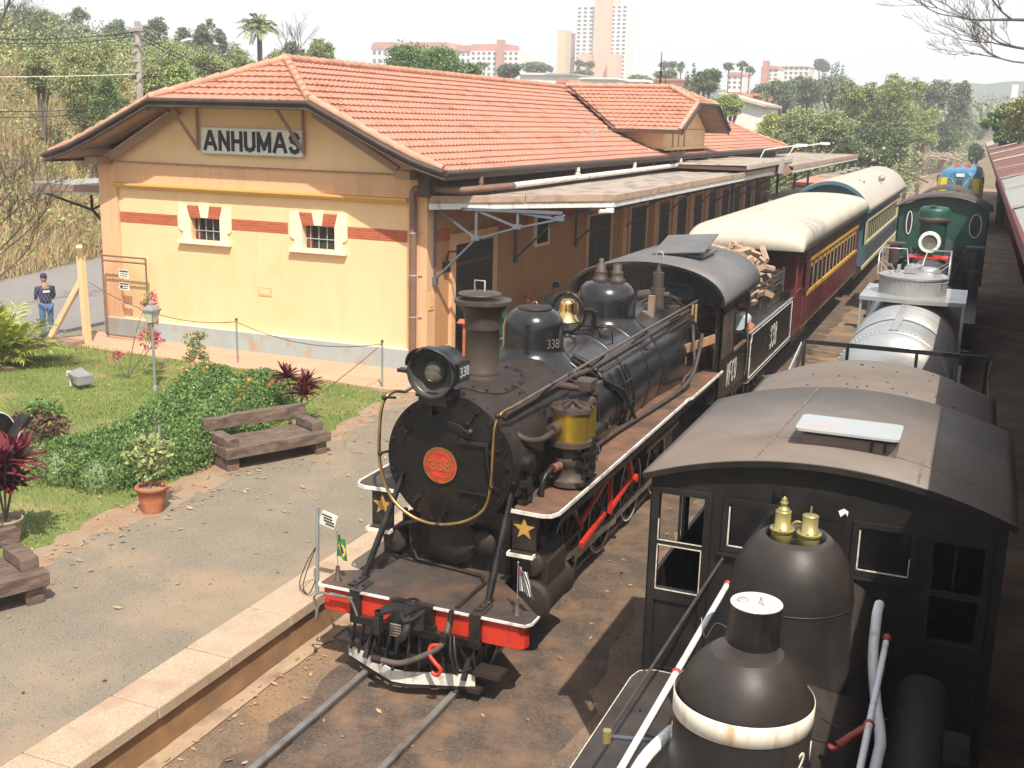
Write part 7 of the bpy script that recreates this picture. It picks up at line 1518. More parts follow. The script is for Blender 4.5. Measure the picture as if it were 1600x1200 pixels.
# ================================================================ PEOPLE
def skin_mesh(name,verts,edges,rad,m,parent,sub=2):
    me=bpy.data.meshes.new(name); me.from_pydata(verts,edges,[]); me.materials.append(M[m]); o=bpy.data.objects.new(name,me); link(o,parent)
    md=o.modifiers.new('s','SKIN'); md.use_smooth_shade=True
    for i,sv in enumerate(me.skin_vertices[0].data): sv.radius=rad[i] if isinstance(rad[i],tuple) else (rad[i],rad[i]); sv.use_root=(i==0)
    md=o.modifiers.new('u','SUBSURF'); md.levels=sub; md.render_levels=sub; return o
def person(label,loc,rz,shirt,trous,cap,arms,seated=False,mark=False):
    t=thing('person',label,'person',(0,0,0)); H=.92; dz=-.45 if seated else 0
    hip=.95+dz; V=[(0,0,hip),(0,.01,hip+.22),(0,.0,hip+.42),(0,.02,hip+.53),(0,.04,hip+.60)]; E_=[(0,1),(1,2),(2,3),(3,4)]; Rr=[(.12,.08),(.11,.08),(.13,.09),(.06,.06),(.06,.06)]
    def add(p,q,r): V.append(p); Rr.append(r); E_.append((q,len(V)-1)); return len(V)-1
    for s,(el,wr) in zip((-1,1),arms):
        a=add((s*.20,0,hip+.44),2,.055); e=add((s*.24+el[0],el[1],hip+.18+el[2]),a,.045); w_=add((s*.24+wr[0],wr[1],hip-.05+wr[2]),e,.032); W=V[w_]
        dd=(Vector(V[w_])-Vector(V[e])).normalized(); pm=add(tuple(Vector(W)+dd*.07),w_,(.036,.02))
        for k in range(4): f1=add(tuple(Vector(V[pm])+dd*.04+Vector((.0,(k-1.5)*.018,0))),pm,.009); add(tuple(Vector(V[f1])+dd*(.045-.006*abs(k-1.5))+Vector((-s*.015,0,0))),f1,.008)
        add(tuple(Vector(W)+dd*.06+Vector((0,.045,0))),w_,.009)
    for s in (-1,1):
        k_=(s*.11,.42,hip-.02) if seated else (s*.11,.02,.50); h_=add((s*.10,0,hip-.06),0,.09); kn=add(k_,h_,.06); an=add((s*.11,k_[1]-.01,.09),kn,.042); add((s*.12,k_[1]+.15,.04),an,.04)
    body=skin_mesh('body',V,E_,Rr,'skin',t)
    b=MB(); c=(0,.055,hip+.70); b.lathe([(.001,-.115),(.045,-.105),(.068,-.07),(.078,-.02),(.082,.03),(.075,.08),(.05,.112),(.001,.125)],c,n=20); b.ball((0,.14,hip+.69),.014,8); 
    for s in (-1,1): b.ball((s*.082,.055,hip+.70),.018,6)
    hd=b.build('head','skin',t); b=MB()
    for s in (-1,1): b.ball((s*.028,.131,hip+.72),.008,6)
    b.build('eye','ink',hd); b=MB(); b.box(-.02,.02,.125,.13,hip+.645,hip+.652); b.build('mouth','oxide',hd)
    b=MB(); b.lathe([(.086,.02),(.088,.06),(.075,.115),(.04,.138),(0,.142)],c,n=20); b.build('hair','ink',t)
    if cap: b=MB(); b.lathe([(.092,.045),(.092,.07),(.08,.12),(.04,.148),(0,.152)],c,n=20); b.prism([(-.06,.13),(.06,.13),(.05,.23),(-.05,.23)],hip+.748,hip+.756,'xy'); b.build('cap',cap,t)
    V2=[(0,0,hip-.04),(0,.01,hip+.22),(0,0,hip+.44),(0,.015,hip+.50)]; E2=[(0,1),(1,2),(2,3)]; R2=[(.19,.15),(.175,.14),(.18,.135),(.08,.08)]
    for s,(el,wr) in zip((-1,1),arms):
        V2+=[(s*.21,0,hip+.44),(s*.24+el[0],el[1],hip+.18+el[2]),((s*.24+(el[0]+wr[0])/2),(el[1]+wr[1])/2,hip+.05+(el[2]+wr[2])/2)]; k=len(V2); E2+=[(2,k-3),(k-3,k-2),(k-2,k-1)]; R2+=[.075,.06,.052]
    sh_=skin_mesh('shirt',V2,E2,R2,shirt,t)
    if mark: b=MB(); b.box(-.09,.09,-.142,-.135,hip+.33,hip+.39); b.build('back_print','whitepipe',sh_)
    V3=[(0,0,hip)];E3=[];R3=[(.16,.125)]
    for s in (-1,1):
        k_=(s*.11,.42,hip-.02) if seated else (s*.11,.02,.50); V3+=[(s*.10,0,hip-.08),k_,(s*.11,k_[1]-.01,.12)]; k=len(V3); E3+=[(0,k-3),(k-3,k-2),(k-2,k-1)]; R3+=[.105,.078,.062]
    skin_mesh('trousers',V3,E3,R3,trous,t)
    for s in (-1,1): b=MB(); yk=.41 if seated else .01; b.obox((s*.115,yk+.07,.04),(.10,.28,.08)); b.build('shoe','ink',t,bevel=.02)
    t.location=loc; t.rotation_euler=(0,0,rz)
st_arm=[((.0,.02,0),(.0,.06,0)),((.0,.02,0),(.0,.06,0))]; fw=[((.0,.06,.0),(.06,.28,.16)),((0,.06,0),(-.06,.28,.16))]
person('man in navy shirt, blue jeans and cap standing on the road behind the palm bush',(-23.75,23.5,-.45),R(60),'navy','denim','navy',fw,mark=True)
person('man in dark cap seated under the canopy near the first doorway',(-9.95,24.9,.4),R(-100),'navy','ink','oxide',fw,True)
person('man in grey shirt seated further along under the canopy',(-10.0,27.0,.4),R(-130),'greycloth','ink','ink',fw,True)
b=MB()
t=thing('platform_bench','dark plank bench against the station wall behind the locomotive','bench',(-10.2,26,.4)); b.box(-10.35,-9.95,23.9,28.2,.82,.87); b.build('seat','doorshade',t)
for y in (24.2,26,27.9): b=MB(); b.box(-10.3,-10.0,y-.04,y+.04,.4,.82); b.build('leg','iron',t)
b=MB(); b.box(-10.6,-10.25,22.45,22.75,1.30,1.33); b.prism([(22.42,1.33),(22.6,1.40),(22.78,1.33)],-10.62,-10.23,'yz'); b.box(-10.5,-10.35,22.5,22.7,.4,1.3); o=b.build('extinguisher_box','brickred'); props(o,'small red box with sloping lid by the doorway behind the headlamp','box')
b=MB(); b.box(-10.3,-9.7,23.4,23.9,.4,1.35); b.box(-10.35,-9.65,23.35,23.95,1.35,1.40); o=b.build('litter_bin','green'); props(o,'green bin seen between the chimney and the first dome','bin')
# ================================================================ BACKGROUND TREES
def tree(name,label,cx,cy,zb,ells,nc,per,rad,size,m,tr=.25,grp=None,limbs=7,trunkm='bark'):
    t=thing(name,label,'tree',(cx,cy,zb),grp); rg=random.Random(int(abs(cx*7+cy*3))); P,N=clump_pts(ells,nc,per,rad); V,Fc=leaves(P,size,N,1.5); np_mesh('crown',V,Fc,m,t)
    b=MB(); B=Vector((cx,cy,zb-.2)); 
    for k in range(limbs):
        e=ells[k%len(ells)]; tip=Vector(e[:3])+Vector((rg.uniform(-.7,.7)*e[3],rg.uniform(-.7,.7)*e[4],rg.uniform(-.3,.6)*e[5])); fork=B+(Vector((e[0],e[1],e[2]))-B)*rg.uniform(.3,.5)
        fork.x=cx+(fork.x-cx)*.4; fork.y=cy+(fork.y-cy)*.4
        b.tube(spline([B,fork,(fork+tip)/2+Vector((0,0,.3)),tip],3),[tr*(1-.085*i) for i in range(10)],6)
    b.build('trunk',trunkm,t); return t
def ptree(name,label,px,py0,py1,hw,Y,m,zb=None,nc=160,per=22,size=.3,lob=6,grp=None,flat=1,seed=0,tr=.12):
    """tree whose crown spans rows py0..py1 and half width hw (photo px) at distance Y"""
    rg=random.Random(seed+px); c=at(px,(py0+py1)/2,Y); D=(c-CAMP).dot(CF); k=D/F; W=hw*k; Hh=(py1-py0)/2*k
    if zb is None: zb=terr(math.hypot(c.x,c.y)) if c.x>toe(c.y) or c.y>150 else hillz(c.x,c.y)
    ells=[(c.x,c.y,c.z,W*.55,W*.55,Hh*.75)]; lob=int(lob*1.6)
    for i in range(lob):
        a=2*PI*i/lob+rg.random(); q=rg.uniform(.2,.72); v=rg.uniform(-.7,.62); ells.append((c.x+W*q*math.cos(a)*(1-.35*abs(v)),c.y+W*q*math.sin(a)*(1-.35*abs(v)),c.z+Hh*v,W*rg.uniform(.2,.42),W*rg.uniform(.2,.42),Hh*rg.uniform(.2,.42)))
    nc=int(nc*1.9); per=int(per*1.4); size=max(.09,size*.55)
    return tree(name,label,c.x,c.y,min(zb,c.z-Hh*.6),ells,nc,per,W*.11+.08,size,m,tr,grp)
GH='trees on the hillside beyond the road'
ptree('broadleaf_tree','large light green tree on the hillside left of the utility pole',135,38,235,66,44,'olivetree',nc=420,per=30,size=.17,lob=9,grp=GH)
ptree('broadleaf_tree','dark leafy bush low on the hillside below the light green tree',170,110,235,34,42,'hedge',nc=130,per=26,size=.15,grp=GH)
for i,(px,a,c,hw,Y,m,lab) in enumerate(((20,-5,55,55,62,'fartree','dark tree at the top left corner of the hill'),(75,0,70,36,66,'pine','dark green tree on the skyline above the dry grass'),(118,12,70,34,80,'pine','grey green tree on the skyline second from the dark tree'),(185,22,75,30,85,'pine','rounded pine on the skyline left of the utility pole'),(243,18,75,26,88,'pine','rounded pine on the skyline right of the utility pole'),(287,38,85,20,92,'pine','small rounded pine right of the street lamp'),(318,30,82,20,95,'pine','pale rounded pine near the middle of the hill skyline'),(345,42,92,20,95,'fartree','low dull tree at the skyline left of the tall palm'),(255,60,130,34,60,'limetree','bright lime green tree under the street lamp'),(330,80,125,30,52,'olivetree','olive bush above the left end of the red roof'),(375,70,125,30,60,'olivetree','olive bush below the tall palm'),(285,92,140,22,48,'limetree','low lime bush above the tiled roof edge'),(235,95,150,26,46,'olivetree','dull olive bush right of the utility pole'),(430,75,105,26,72,'olivetree','low olive bush right of the tall palm'),(60,70,120,30,44,'olivetree','sparse olive bush among the dry grass'),(500,62,98,24,80,'olivetree','wispy yellow green tree near the roof apex'),(455,60,100,22,85,'fartree','dull shrub behind the bare tree near the roof apex'))):
    ptree('hill_tree',lab,px,a,c+(34 if Y>60 else 26),hw*1.15,Y,m,nc=170,per=22,size=.26 if Y>70 else .19,seed=i,grp=GH)
ptree('round_tree','dense rounded dark green tree rising behind the main roof ridge',655,66,150,82,78,'hedge',nc=520,per=26,size=.30,lob=10)
ptree('round_tree','small bush at the right foot of the rounded tree behind the ridge',735,98,128,26,84,'hedge',nc=90,per=20,size=.3)
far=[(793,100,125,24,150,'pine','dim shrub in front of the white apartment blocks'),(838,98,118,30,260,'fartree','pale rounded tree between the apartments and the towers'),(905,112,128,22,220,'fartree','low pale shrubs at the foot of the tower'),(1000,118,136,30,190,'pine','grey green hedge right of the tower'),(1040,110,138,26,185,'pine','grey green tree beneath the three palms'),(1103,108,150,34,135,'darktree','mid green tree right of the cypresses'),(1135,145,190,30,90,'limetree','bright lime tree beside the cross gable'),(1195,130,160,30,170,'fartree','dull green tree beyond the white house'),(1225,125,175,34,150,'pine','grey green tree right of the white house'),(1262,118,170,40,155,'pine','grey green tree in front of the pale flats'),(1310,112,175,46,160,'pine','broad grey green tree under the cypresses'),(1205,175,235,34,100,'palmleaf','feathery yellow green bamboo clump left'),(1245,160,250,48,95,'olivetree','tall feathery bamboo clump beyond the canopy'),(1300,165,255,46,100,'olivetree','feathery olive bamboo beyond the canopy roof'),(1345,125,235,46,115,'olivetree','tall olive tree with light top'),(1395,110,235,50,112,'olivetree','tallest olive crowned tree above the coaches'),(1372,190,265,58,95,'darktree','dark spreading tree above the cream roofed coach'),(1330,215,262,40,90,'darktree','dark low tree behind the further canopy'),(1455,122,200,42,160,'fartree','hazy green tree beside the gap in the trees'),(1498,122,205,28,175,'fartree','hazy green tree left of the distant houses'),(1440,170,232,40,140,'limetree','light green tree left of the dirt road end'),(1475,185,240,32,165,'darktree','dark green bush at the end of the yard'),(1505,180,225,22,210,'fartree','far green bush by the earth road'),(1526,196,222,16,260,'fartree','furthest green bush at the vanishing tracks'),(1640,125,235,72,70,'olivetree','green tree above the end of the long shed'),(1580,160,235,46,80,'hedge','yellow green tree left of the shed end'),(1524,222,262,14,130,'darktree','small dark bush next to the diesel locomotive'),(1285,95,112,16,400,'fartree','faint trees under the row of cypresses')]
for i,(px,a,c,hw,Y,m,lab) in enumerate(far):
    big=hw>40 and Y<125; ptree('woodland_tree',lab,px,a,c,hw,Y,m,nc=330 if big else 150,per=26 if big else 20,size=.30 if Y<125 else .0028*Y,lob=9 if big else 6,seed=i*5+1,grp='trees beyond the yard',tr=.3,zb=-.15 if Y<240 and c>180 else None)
def wood(name,lab,n,gen,m,size,rr,hh,seed,kk=40):
    rg=np.random.default_rng(seed); C=gen(rg,n); k=kk; r=rg.uniform(rr[0],rr[1],n); q=unit(rg.normal(size=(n*k,3))).reshape(n,k,3)*(rg.random((n,k,1))**.3)*r[:,None,None]; q[:,:,2]*=hh
    P=(C[:,None,:]+q).reshape(-1,3); V,Fc=leaves(P,size,unit(q.reshape(-1,3)),1.5); o=np_mesh(name,V,Fc,m); o['kind']='stuff'; o['label']=lab
def crest(rg,n):
    y=rg.uniform(48,125,n); d=rg.uniform(13,34,n); x=-33.0-.28*(y-30.5)-d; return np.stack([x,y,np.array([hillz(a,c) for a,c in zip(x,y)])+rg.random(n)**1.5*2.6],1)
wood('hilltop_wood','mixed green undergrowth covering the top of the hill',900,crest,'olivetree',.20,(.5,1.3),.8,41); wood('hilltop_wood','grey green undergrowth covering the top of the hill',500,crest,'pine',.20,(.6,1.4),.8,42); wood('hilltop_wood','bright green bushes covering the top of the hill',260,crest,'limetree',.18,(.5,1.1),.8,43)
def yardwood(rg,n):
    Y=rg.uniform(88,250,n); px=rg.uniform(1195,1524,n); keep=(Y>165)|(px<1428-.3*(Y-88)*0); Y,px=Y[keep],px[keep]; x=np.array([at(a,200,b).x for a,b in zip(px,Y)]); C=np.stack([x,Y,-.1+rg.random(len(x))**1.4*(3.2+Y*.012)],1)
    if len(C)<n: C=np.concatenate([C,C[:n-len(C)]])
    return C
wood('undergrowth','dense olive undergrowth beneath the trees beyond the yard',900,yardwood,'olivetree',.26,(.8,2.0),.8,44); wood('undergrowth','dark green undergrowth beneath the trees beyond the yard',800,yardwood,'darktree',.26,(.8,2.1),.8,45); wood('undergrowth','grey green undergrowth beneath the trees beyond the yard',500,yardwood,'fartree',.26,(.8,2.2),.8,46)
def farw(rg,n):
    Y=260*(3.0**rg.random(n)); px=rg.uniform(900,1720,n); C=np.array([tuple(at(a,200,b)) for a,b in zip(px,Y)]); C[:,2]=[terr(math.hypot(p[0],p[1])) for p in C]; C[:,2]+=rg.random(n)*4; return C
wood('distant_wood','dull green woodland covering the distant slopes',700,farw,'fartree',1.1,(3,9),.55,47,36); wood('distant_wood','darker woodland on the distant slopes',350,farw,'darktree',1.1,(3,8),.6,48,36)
# far palms and cypresses
def fanpalm(px,py0,py1,Y,lab,grp,name='palm_tree',hw=11):
    top=at(px,py0+hw,Y); k=(top-CAMP).dot(CF)/F; base=at(px,py1,Y); r=hw*k
    t=thing(name,lab,'palm',(top.x,top.y,base.z),grp); b=MB(); b.tube([(top.x,top.y,base.z),(top.x,top.y,top.z)],[r*.13,r*.09],6); b.build('trunk','bark',t)
    P,N=clump_pts([(top.x,top.y,top.z,r*.8,r*.8,r*.75)],26,22,r*.35); V,Fc=leaves(P,r*.4,N,3,.4); np_mesh('crown',V,Fc,'pine',t)
gp='fan palms on the skyline'
for px,a,c,Y,lab in ((905,93,135,240,'left fan palm of the pair in front of the tower'),(921,95,135,240,'right fan palm of the pair in front of the tower'),(1038,95,140,200,'fan palm at the left of the trio near the roof spire'),(1051,95,140,200,'fan palm in the middle of the trio near the roof spire'),(1064,97,140,200,'fan palm at the right of the trio near the roof spire'),(1139,97,165,190,'tall fan palm on the left of the skyline trio'),(1160,95,165,190,'tall fan palm in the middle of the skyline trio'),(1171,103,160,185,'shorter fan palm on the right of the skyline trio'),(748,96,125,170,'left small palm in front of the white apartments'),(757,97,125,170,'right small palm in front of the white apartments')):
    fanpalm(px,a,c,Y,lab,gp,hw=8 if px not in(748,757) else 6)
for px,a,c,Y,hw,lab in ((1082,102,142,170,4,'tall dark cypress left of the mid green tree'),(1073,115,142,170,4,'short dark cypress beside the tall one'),(1299,102,125,330,2.2,'first small cypress from the left of the far row'),(1304,98,125,330,2.4,'second cypress in the far row'),(1308,98,125,330,2.4,'third cypress in the far row'),(1315,103,128,330,2.4,'last cypress on the right of the far row')):
    top=at(px,a,Y); base=at(px,c,Y); k=(top-CAMP).dot(CF)/F; t=thing('cypress_tree',lab,'cypress',(base.x,base.y,base.z),'cypresses on the skyline'); b=MB(); b.tube([base,(base.x,base.y,base.z+1)],hw*k*.2,5); b.build('trunk','bark',t)
    h=top.z-base.z; ells=[(base.x,base.y,base.z+h*q,hw*k*w_,hw*k*w_,h*.2) for q,w_ in ((.2,.95),(.45,1),(.68,.8),(.88,.45))]; P,N=clump_pts(ells,50,16,hw*k*.35); V,Fc=leaves(P,hw*k*.5,N,1.6); np_mesh('crown',V,Fc,'darktree',t)
# feather palm on the hill
c=at(405,42,66); t=thing('feather_palm','tall feathery palm standing on the hill skyline above the roof','palm',(c.x,c.y,hillz(c.x,c.y))); b=MB(); b.tube([(c.x,c.y,hillz(c.x,c.y)-.2),(c.x,c.y,c.z)],[.22,.16],8); b.build('trunk','bark',t)
V=[];F_=[];rg=random.Random(8)
for k in range(30): frond(V,F_,c,rg.uniform(0,6.28),rg.uniform(.0,1.3),rg.uniform(1.3,1.9),rg.uniform(.35,.75),.05,rg,22)
b=MB(); b.add(V,F_); b.build('frond','olivetree',t)
# bare trees
def bare(name,label,base,tips,seed,r0,lean=None,depth=5,m='twig',spread=.55,grp=None):
    t=thing(name,label,'tree',base,grp); rg=random.Random(seed); b=MB(); B=Vector(base)
    def grow(p,d,L,r,dep):
        pts=[p]; 
        for k in range(3): d=(d+Vector((rg.uniform(-.18,.18),rg.uniform(-.18,.18),rg.uniform(-.08,.16)))).normalized(); pts.append(pts[-1]+d*L/3)
        b.tube(pts,[r,r*.9,r*.8,r*.7],5 if r>.01 else 3,caps=False)
        if dep<=0: return
        for k in range(rg.choice((2,3,3))):
            q=pts[rg.choice((1,2,3,3))]; nd=(d+Vector((rg.uniform(-1,1),rg.uniform(-1,1),rg.uniform(-.5,.7)))*spread).normalized(); grow(q,nd,L*rg.uniform(.62,.85),max(.0035,r*.62),dep-1)
    for tip,L,rr,*o_ in tips:
        tip=Vector(tip); S_=Vector(o_[0]) if o_ else B
        if o_: b.tube(spline([B,(B+S_)/2+Vector((.2,0,.3)),S_],4),[rr*2.6]*9,7)
        mid=(S_+tip)/2+Vector((0,0,.1)); b.tube(spline([S_,mid,tip],4),[rr*(1.6-.075*i) for i in range(9)],7); grow(tip,(tip-mid).normalized(),L,rr,depth)
    b.build('branch',m,t); return t
bare('bare_tree','leafless grey tree reaching in from the top right corner',(5.6,26,-.1),[((.75,25,7.9),1.0,.035,(4.5,26,7.4)),((.8,25.5,8.5),1.0,.035,(4.5,26,7.4)),((.8,26,7.4),.9,.03,(4.5,26,6.6)),((.9,25,8.9),1.0,.03,(4.5,26,8.2)),((.6,25,7.1),.6,.02,(4.5,26,6.6))],3,.2,depth=6)
bare('bare_tree','leafless shrub with thin dark branches at the left edge before the road',(-20.6,15.6,.4),[((-17.3,16,3.1),.75,.014),((-17.5,16,3.7),.8,.014),((-17.5,16.2,2.6),.7,.013),((-17.1,16.5,3.4),.7,.012),((-17.4,15.8,3.3),.8,.012)],5,.07,depth=5)
bare('bare_tree','brown leaved branches hanging into the top left corner',(-28.5,22,.5),[((-25.2,24,7.9),1.0,.02),((-24.9,24,8.4),1.0,.02),((-25.2,24,7.5),.9,.02)],9,.08,depth=5)
c=at(462,90,70); zb=hillz(c.x,c.y); bare('bare_tree','thin leafless tree on the skyline right of the tall palm',(c.x,c.y,zb),[((c.x,c.y,c.z-.3),1.3,.05),((c.x+.3,c.y,c.z-.2),1.2,.04),((c.x-.4,c.y,c.z-.4),1.2,.04)],2,.1,depth=4)
# utility pole, lamp and cables
Yp=38; top=at(211,33,Yp); x,y=top.x,top.y; zb=hillz(x,y); t=thing('utility_pole','grey concrete utility pole with crossarm and street lamp left of the station roof','utility pole',(x,y,.4)); b=MB(); b.tube([(x,y,.3),(x+.1,y,top.z)],[.17,.11],12); b.build('pole','pole',t)
b=MB(); b.beam((x-.1,y-.15,top.z-.35),(x+.5,y-.15,top.z-.35),.07,.08); b.beam((x-.1,y-.15,top.z-.9),(x+.4,y-.15,top.z-.9),.06,.06)
for k in range(3): b.lathe([(.05,0),(.05,.08),(.02,.1)],(x+.1+.16*k,y-.15,top.z-.31),n=8)
b.build('crossarm','pole',t); b=MB()
for z in (3.0,2.6,2.2,1.8,1.4,1.0,.5,-.0): b.lathe([(.2,top.z-4.2+z),(.2,top.z-4.1+z)],(x,y,0),n=12)
b.box(x+.12,x+.3,y-.25,y-.1,top.z-4.4,top.z-2.6); b.build('cable_clamp','pole',t)
tip=at(292,64,Yp); b=MB(); b.tube([(x+.1,y-.1,top.z-2.4),(x+.6,y-.1,top.z-1.9),(tip.x-.5,y-.1,tip.z-.12),(tip.x-.1,y-.1,tip.z)],.035,8); b.build('lamp_arm','galv',t); b=MB(); b.obox((tip.x+.05,y-.1,tip.z+.02),(.42,.18,.1),0,0,R(-15)); b.build('lamp_head','whitepipe',t,bevel=.03)
P0=Vector((x,y-.15,0)); k=0
for (pxa,pya),(pxb,pyb),dz,lab in (((-120,52),(211,50),.25,'upper black cable bundle running left from the utility pole'),((-120,56),(211,56),.3,'lower black cable of the bundle running left from the pole'),((-120,120),(211,116),.05,'pale telephone cable running left from the pole'),((-120,168),(211,164),.2,'black cable crossing the dry grass'),((-120,180),(211,170),.2,'lowest black cable crossing the dry grass'),((211,50),(480,140),.5,'upper cable falling right behind the station roof'),((211,56),(480,146),.5,'lower cable falling right behind the station roof')):
    a=at(pxa,pya,Yp if pxa>0 else 33); c=at(pxb,pyb,Yp if pxb<300 else 52); rope(a,c,dz,lab,.02 if 'black' in lab or 'cable f' in lab or 'upper' in lab or 'lower' in lab else .015,'wire' if 'pale' not in lab else 'pvc','overhead_cable','cable')
# ================================================================ DISTANT TOWN
def block(name,label,cat,px0,px1,pyt,pyb,Y,m,dep=12,roofm=None,rooft=0,win=None,grp=None):
    a=at(px0,pyb,Y); c=at(px1,pyb,Y); tp_=at((px0+px1)/2,pyt,Y); zb=min(a.z,c.z)-6; t=thing(name,label,cat,((a.x+c.x)/2,Y,zb),grp); b=MB(); b.box(a.x,c.x,Y,Y+dep,zb,tp_.z); w_=b.build('wall',m,t)
    if roofm:
        tr_=at((px0+px1)/2,pyt-rooft,Y).z; b=MB(); o_=(c.x-a.x)*.03; b.prism([(a.x-o_,tp_.z),(c.x+o_,tp_.z),(c.x-o_*3,tr_),(a.x+o_*3,tr_)],Y-.5,Y+dep,'xz'); b.build('roof',roofm,t)
    if win:
        nx,nz=win; 
        for i in range(nx):
            b=MB()
            for j in range(nz):
                wx=a.x+(c.x-a.x)*(i+.5)/nx; wz_=max(a.z,c.z)+(tp_.z-a.z)*(j+.5)/nz; ww=(c.x-a.x)/nx*.28; wh=(tp_.z-a.z)/nz*.25; b.box(wx-ww,wx+ww,Y-.12,Y-.02,wz_-wh,wz_+wh)
            b.build('window','towerglass',w_)
    return t
tw_=[(897,925,10,125,'whitetower','white left wing of the tall apartment tower',(3,18)),(925,950,-60,125,'peachtower','tall peach central slab of the apartment tower',None),(950,976,8,125,'whitetower','white right wing of the tall apartment tower',(3,18)),(902,918,84,125,'peachtower','low peach block at the left foot of the tower',None),(948,963,84,125,'peachtower','low peach block at the right foot of the tower',None)]
for k,(a,c,t0,t1,m,lab,wn) in enumerate(tw_): block('apartment_tower',lab,'tower',a,c,t0,t1,520-8*(k>2)-3*(k==1),m,14,win=wn,grp='apartment towers on the skyline')
block('apartment_tower','pale cream slab left of the tall tower','tower',869,882,47,125,560,'creampost',10); block('apartment_tower','narrow salmon slab with balconies beside the cream slab','tower',890,898,52,125,540,'salmon',10,win=(1,16))
gb_='apartment blocks on the skyline'
block('apartment_block','leftmost white apartment block with salmon roof','building',581,623,76,115,430,'whitetower',14,'salmon',10,(5,3),gb_)
block('apartment_block','second white apartment block behind the rounded tree','building',627,704,77,115,435,'whitetower',14,'salmon',11,(8,3),gb_)
block('apartment_block','third white apartment block right of the rounded tree','building',712,735,80,118,432,'whitetower',14,'salmon',9,(3,4),gb_)
block('apartment_block','large white apartment block with salmon stair tower','building',735,810,80,120,420,'whitetower',14,None,0,(9,5),gb_)
block('apartment_roof','salmon upper storey of the large apartment block','building',736,793,69,80,422,'salmon',12); block('stair_tower','salmon stair tower of the large apartment block','building',775,783,62,108,417,'salmon',4)
block('apartment_block','pale flats with stepped salmon roof beyond the fan palms','building',1188,1215,108,132,420,'whitetower',14,'salmon',5,(3,4),gb_)
block('apartment_block','cream flats right of the stepped salmon roof','building',1215,1262,104,132,430,'offwhite',14,'offwhite',4,(6,4),gb_)
block('apartment_block','pale flats left behind the fan palms','building',1135,1160,118,140,400,'whitetower',14,'salmon',5,(3,3),gb_)
block('stair_tower','salmon stair tower beside the pale flats','building',1191,1199,95,110,415,'salmon',4)
gh_='low houses beyond the roof'
for a,c,t0,t1,Y,m,rm,rt,lab in ((812,855,117,128,200,'offwhite','offwhite',3,'long white roofed house left of the tower'),(850,905,118,130,190,'offwhite','zinc',3,'low white warehouse at the foot of the cream slab'),(905,965,124,134,180,'offwhite','offwhite',3,'white warehouse under the tower'),(870,892,130,138,150,'creampost','salmon',5,'small cream gabled house just above the ridge'),(1020,1070,126,142,170,'peachtower','salmon',3,'long salmon walled house beside the cypresses'),(1132,1160,150,158,150,'offwhite','salmon',6,'house with orange tiled roof behind the white house'),(1176,1192,150,160,155,'salmon','salmon',4,'small orange roofed house right of the white house'),(965,1010,128,140,185,'offwhite','offwhite',4,'white gabled sheds right of the tower')):
    block('house',lab,'house',a,c,t0,t1,Y,m,10,rm,rt,None,gh_)
a=at(1132,190,112); t=thing('white_house','white house with pale mono-pitch roof beyond the station','house',(a.x+2,112,a.z)); z0=at(1160,195,112).z; x0=at(1130,170,112).x; x1=at(1192,170,112).x; z1=at(1160,165,112).z; z2=at(1140,148,112).z
b=MB(); b.prism([(x0,z0-3),(x1,z0-3),(x1,z1),(x0,z2)],112,120,'xz'); wl=b.build('wall','offwhite',t); b=MB(); b.prism([(x0-.4,z2),(x1+.3,z1-.1),(x1+.3,z1+.15),(x0-.4,z2+.25)],111.4,121,'xz'); b.build('roof','coachroof',t)
for q in (.2,.32): b=MB(); xx=x0+(x1-x0)*q; b.box(xx-.15,xx+.15,111.9,112,z0+.6,z0+1.3); b.build('window','towerglass',wl)
rg=random.Random(21)
for k in range(14):
    px=1500+rg.uniform(-2,95); Y=rg.uniform(420,760); py=165+ (760-Y)*.045-rg.uniform(0,10); m=rg.choice(('offwhite','peachtower','offwhite'))
    block('distant_house',['pale','cream','salmon','white','long','small','low','wide','tiny','plain','narrow','square','faint','hazy'][k]+' distant house with tiled roof beyond the green trees at the right','house',int(px),int(px)+rg.choice((10,14,20)),py,py+8,Y,m,14,'salmon',rg.choice((3,4,5)),None,'distant houses at the right')
block('distant_house','pale distant tower block above the far houses at the right','tower',1578,1588,132,165,640,'whitetower',10)
# far ridge
V=[]
for i,pxx in enumerate(range(900,1900,40)):
    V.append([at(pxx,176,800)+Vector((0,0,-30)),at(pxx,135+7*math.sin(pxx*.011)+3*math.sin(pxx*.05)+(0 if pxx>1350 else 12),840),at(pxx,140,880)])
b=MB(); b.grid(V,True); o=b.build('far_ridge','farhill'); o['kind']='structure'
# debris pile, yard posts, kiosk
t=thing('brush_pile','heap of pale cut branches at the end of the dirt yard','brush pile',(at(1475,246,150).x,150,-.1)); b=MB(); c=at(1475,246,150); rg=random.Random(3)
for k in range(60): a=rg.uniform(0,PI); p=Vector((c.x+rg.uniform(-1.8,1.8),150+rg.uniform(-1,1),c.z-.4+rg.uniform(0,.9))); d=Vector((math.cos(a)*1.1,rg.uniform(-.5,.5),rg.uniform(-.3,.5))); b.tube([p-d,p+d],.05,4)
b.build('cut_branch',mat('pale_cut_wood',(.42,.33,.25),.9,var=.2),t)
gpst='timber posts in the dirt yard'
for px,pyb,pyt,lab in ((1434,283,255,'thick timber gate post at the end of the coaches'),(1415,278,258,'thin timber post left of the gate post'),(1460,270,262,'low timber post on the right in the yard')):
    c=at(px,pyb,95); d=at(px,pyt,95); b=MB(); b.beam((c.x,95,-.1),(c.x,95,d.z-c.z+.3),.35,.3); o=b.build('yard_post','sleeper'); props(o,lab,'post',gpst)
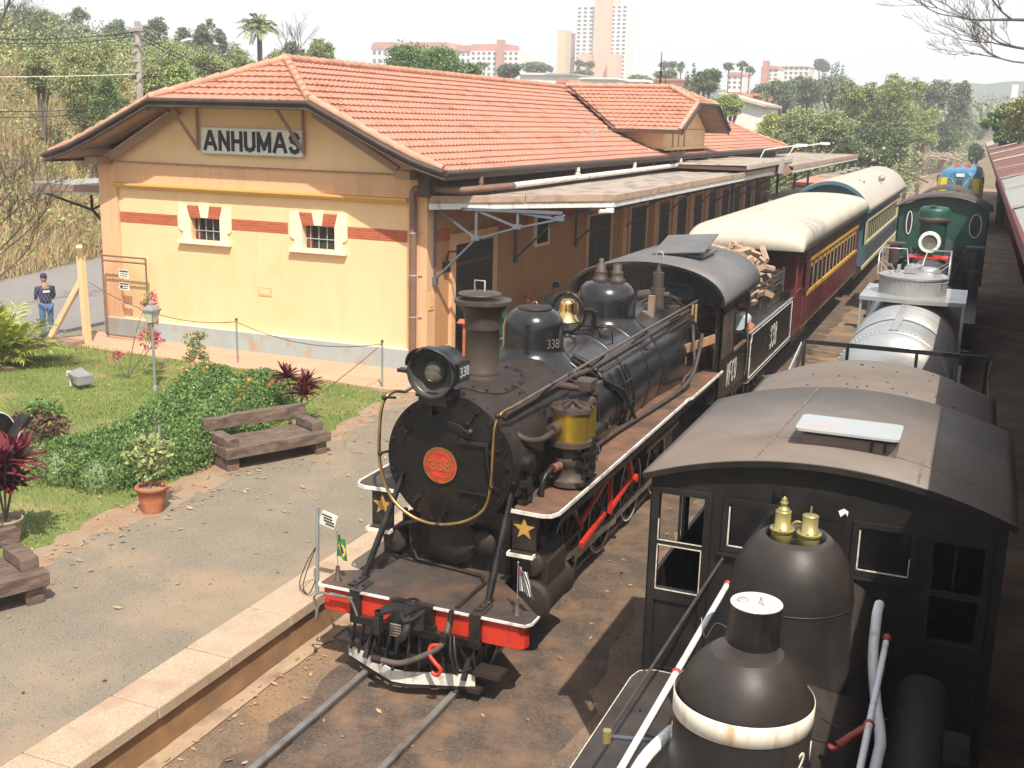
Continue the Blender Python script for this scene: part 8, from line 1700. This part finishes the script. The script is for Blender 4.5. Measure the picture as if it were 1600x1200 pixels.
for (p1,p2,lab) in (((1415,262),(1460,268),'upper rail of the yard fence'),((1415,270),(1450,285),'slanting lower rail of the yard fence')):
    a=at(*p1,94); c=at(*p2,96); a.z=max(a.z,.3); c.z=max(c.z,.2); b=MB(); b.beam(a,c,.12,.12); o=b.build('fence_rail','sleeper'); props(o,lab,'rail')
rg=random.Random(12)
for k in range(7):
    b=MB(); x=-5.5+rg.uniform(-1.5,2.5); y=66+rg.uniform(0,14); b.obox((x,y,.1),(rg.uniform(.6,1.8),rg.uniform(.3,.6),rg.uniform(.3,.7)),rg.random()*3); b.tube([(x-.5,y,.4),(x+.8,y+.3,.6)],.06,6); o=b.build('scrap_iron',rg.choice(('iron','rustboard','soot'))); props(o,['rusty scrap iron nearest the coaches','dark scrap lump beside the tracks','long rusty scrap piece in the yard','small heap of scrap in the yard','scrap axle lying in the yard','brown scrap box in the yard','furthest scrap lump in the yard'][k],'scrap','scrap iron lying in the yard')
t=thing('market_kiosk','cream roofed kiosk with yellow and blue panels between the canopy and the coaches','kiosk',(-8.6,60,.4)); b=MB(); b.box(-9.9,-7.4,58,66,.4,2.2); w_=b.build('wall','offwhite',t); b=MB(); b.box(-10.1,-7.2,57.7,66.2,2.2,2.42); b.build('roof','coachroof',t)
for y0,y1,m in ((58.2,60,'rustboard'),(60.2,61.6,'offwhite'),(61.7,63,'dieselblue'),(63.2,65.8,'ochre')): b=MB(); b.box(-7.39,-7.34,y0,y1,1.1,2.1); b.build('panel',m,w_)
t=thing('red_van','red goods van body beyond the kiosk under the further canopy','van',(-8.5,74,0)); b=MB(); b.box(-11,-7.5,71,86,.5,2.3); w_=b.build('body','red',t); b=MB(); b.box(-11.1,-7.4,70.9,86,2.3,2.5); b.build('roof','salmon',t); b=MB(); b.box(-7.5,-7.45,72,85,1.5,1.9); b.build('window','towerglass',w_)
for k,y in enumerate((52,60)):
    t=thing('strip_lamp',['white lamp on a thin arm above the further canopy, nearer one','white lamp on a thin arm above the further canopy, farther one'][k],'lamp',(-8.6,y,4.3)); b=MB(); b.tube([(-9.6,y,4.3),(-9.4,y,4.75),(-8.3,y+2,4.95)],.03,6); b.build('arm','whitepaint',t); b=MB(); b.obox((-8.1,y+2.2,4.97),(.5,.25,.12)); b.build('lamp_head','whitepipe',t)
b=MB(); c=Vector((-7.75,24.15,3.86)); b.cyl(c+Vector((-.1,-.25,0)),c+Vector((.05,-.05,0)),.05,n=10); b.obox(c+Vector((.06,0,.02)),(.16,.12,.1)); o=b.build('security_camera','whitepipe'); props(o,'small white security camera under the canopy corner','camera')
# ================================================================ HAZE
b=MB(); b.box(-960,960,-960,960,-3,96); hz=b.build('haze','farhill'); hz['kind']='stuff'; hz['label']='pale heat haze over the town'
hm=bpy.data.materials.new('haze_air'); hm.use_nodes=True; n_=hm.node_tree.nodes; n_.remove(n_['Principled BSDF']); pv=n_.new('ShaderNodeVolumePrincipled'); pv.inputs['Color'].default_value=(.93,.96,1,1); pv.inputs['Density'].default_value=.0011; pv.inputs['Anisotropy'].default_value=0
hm.node_tree.links.new(pv.outputs[0],n_['Material Output'].inputs['Volume']); hz.data.materials.clear(); hz.data.materials.append(hm)
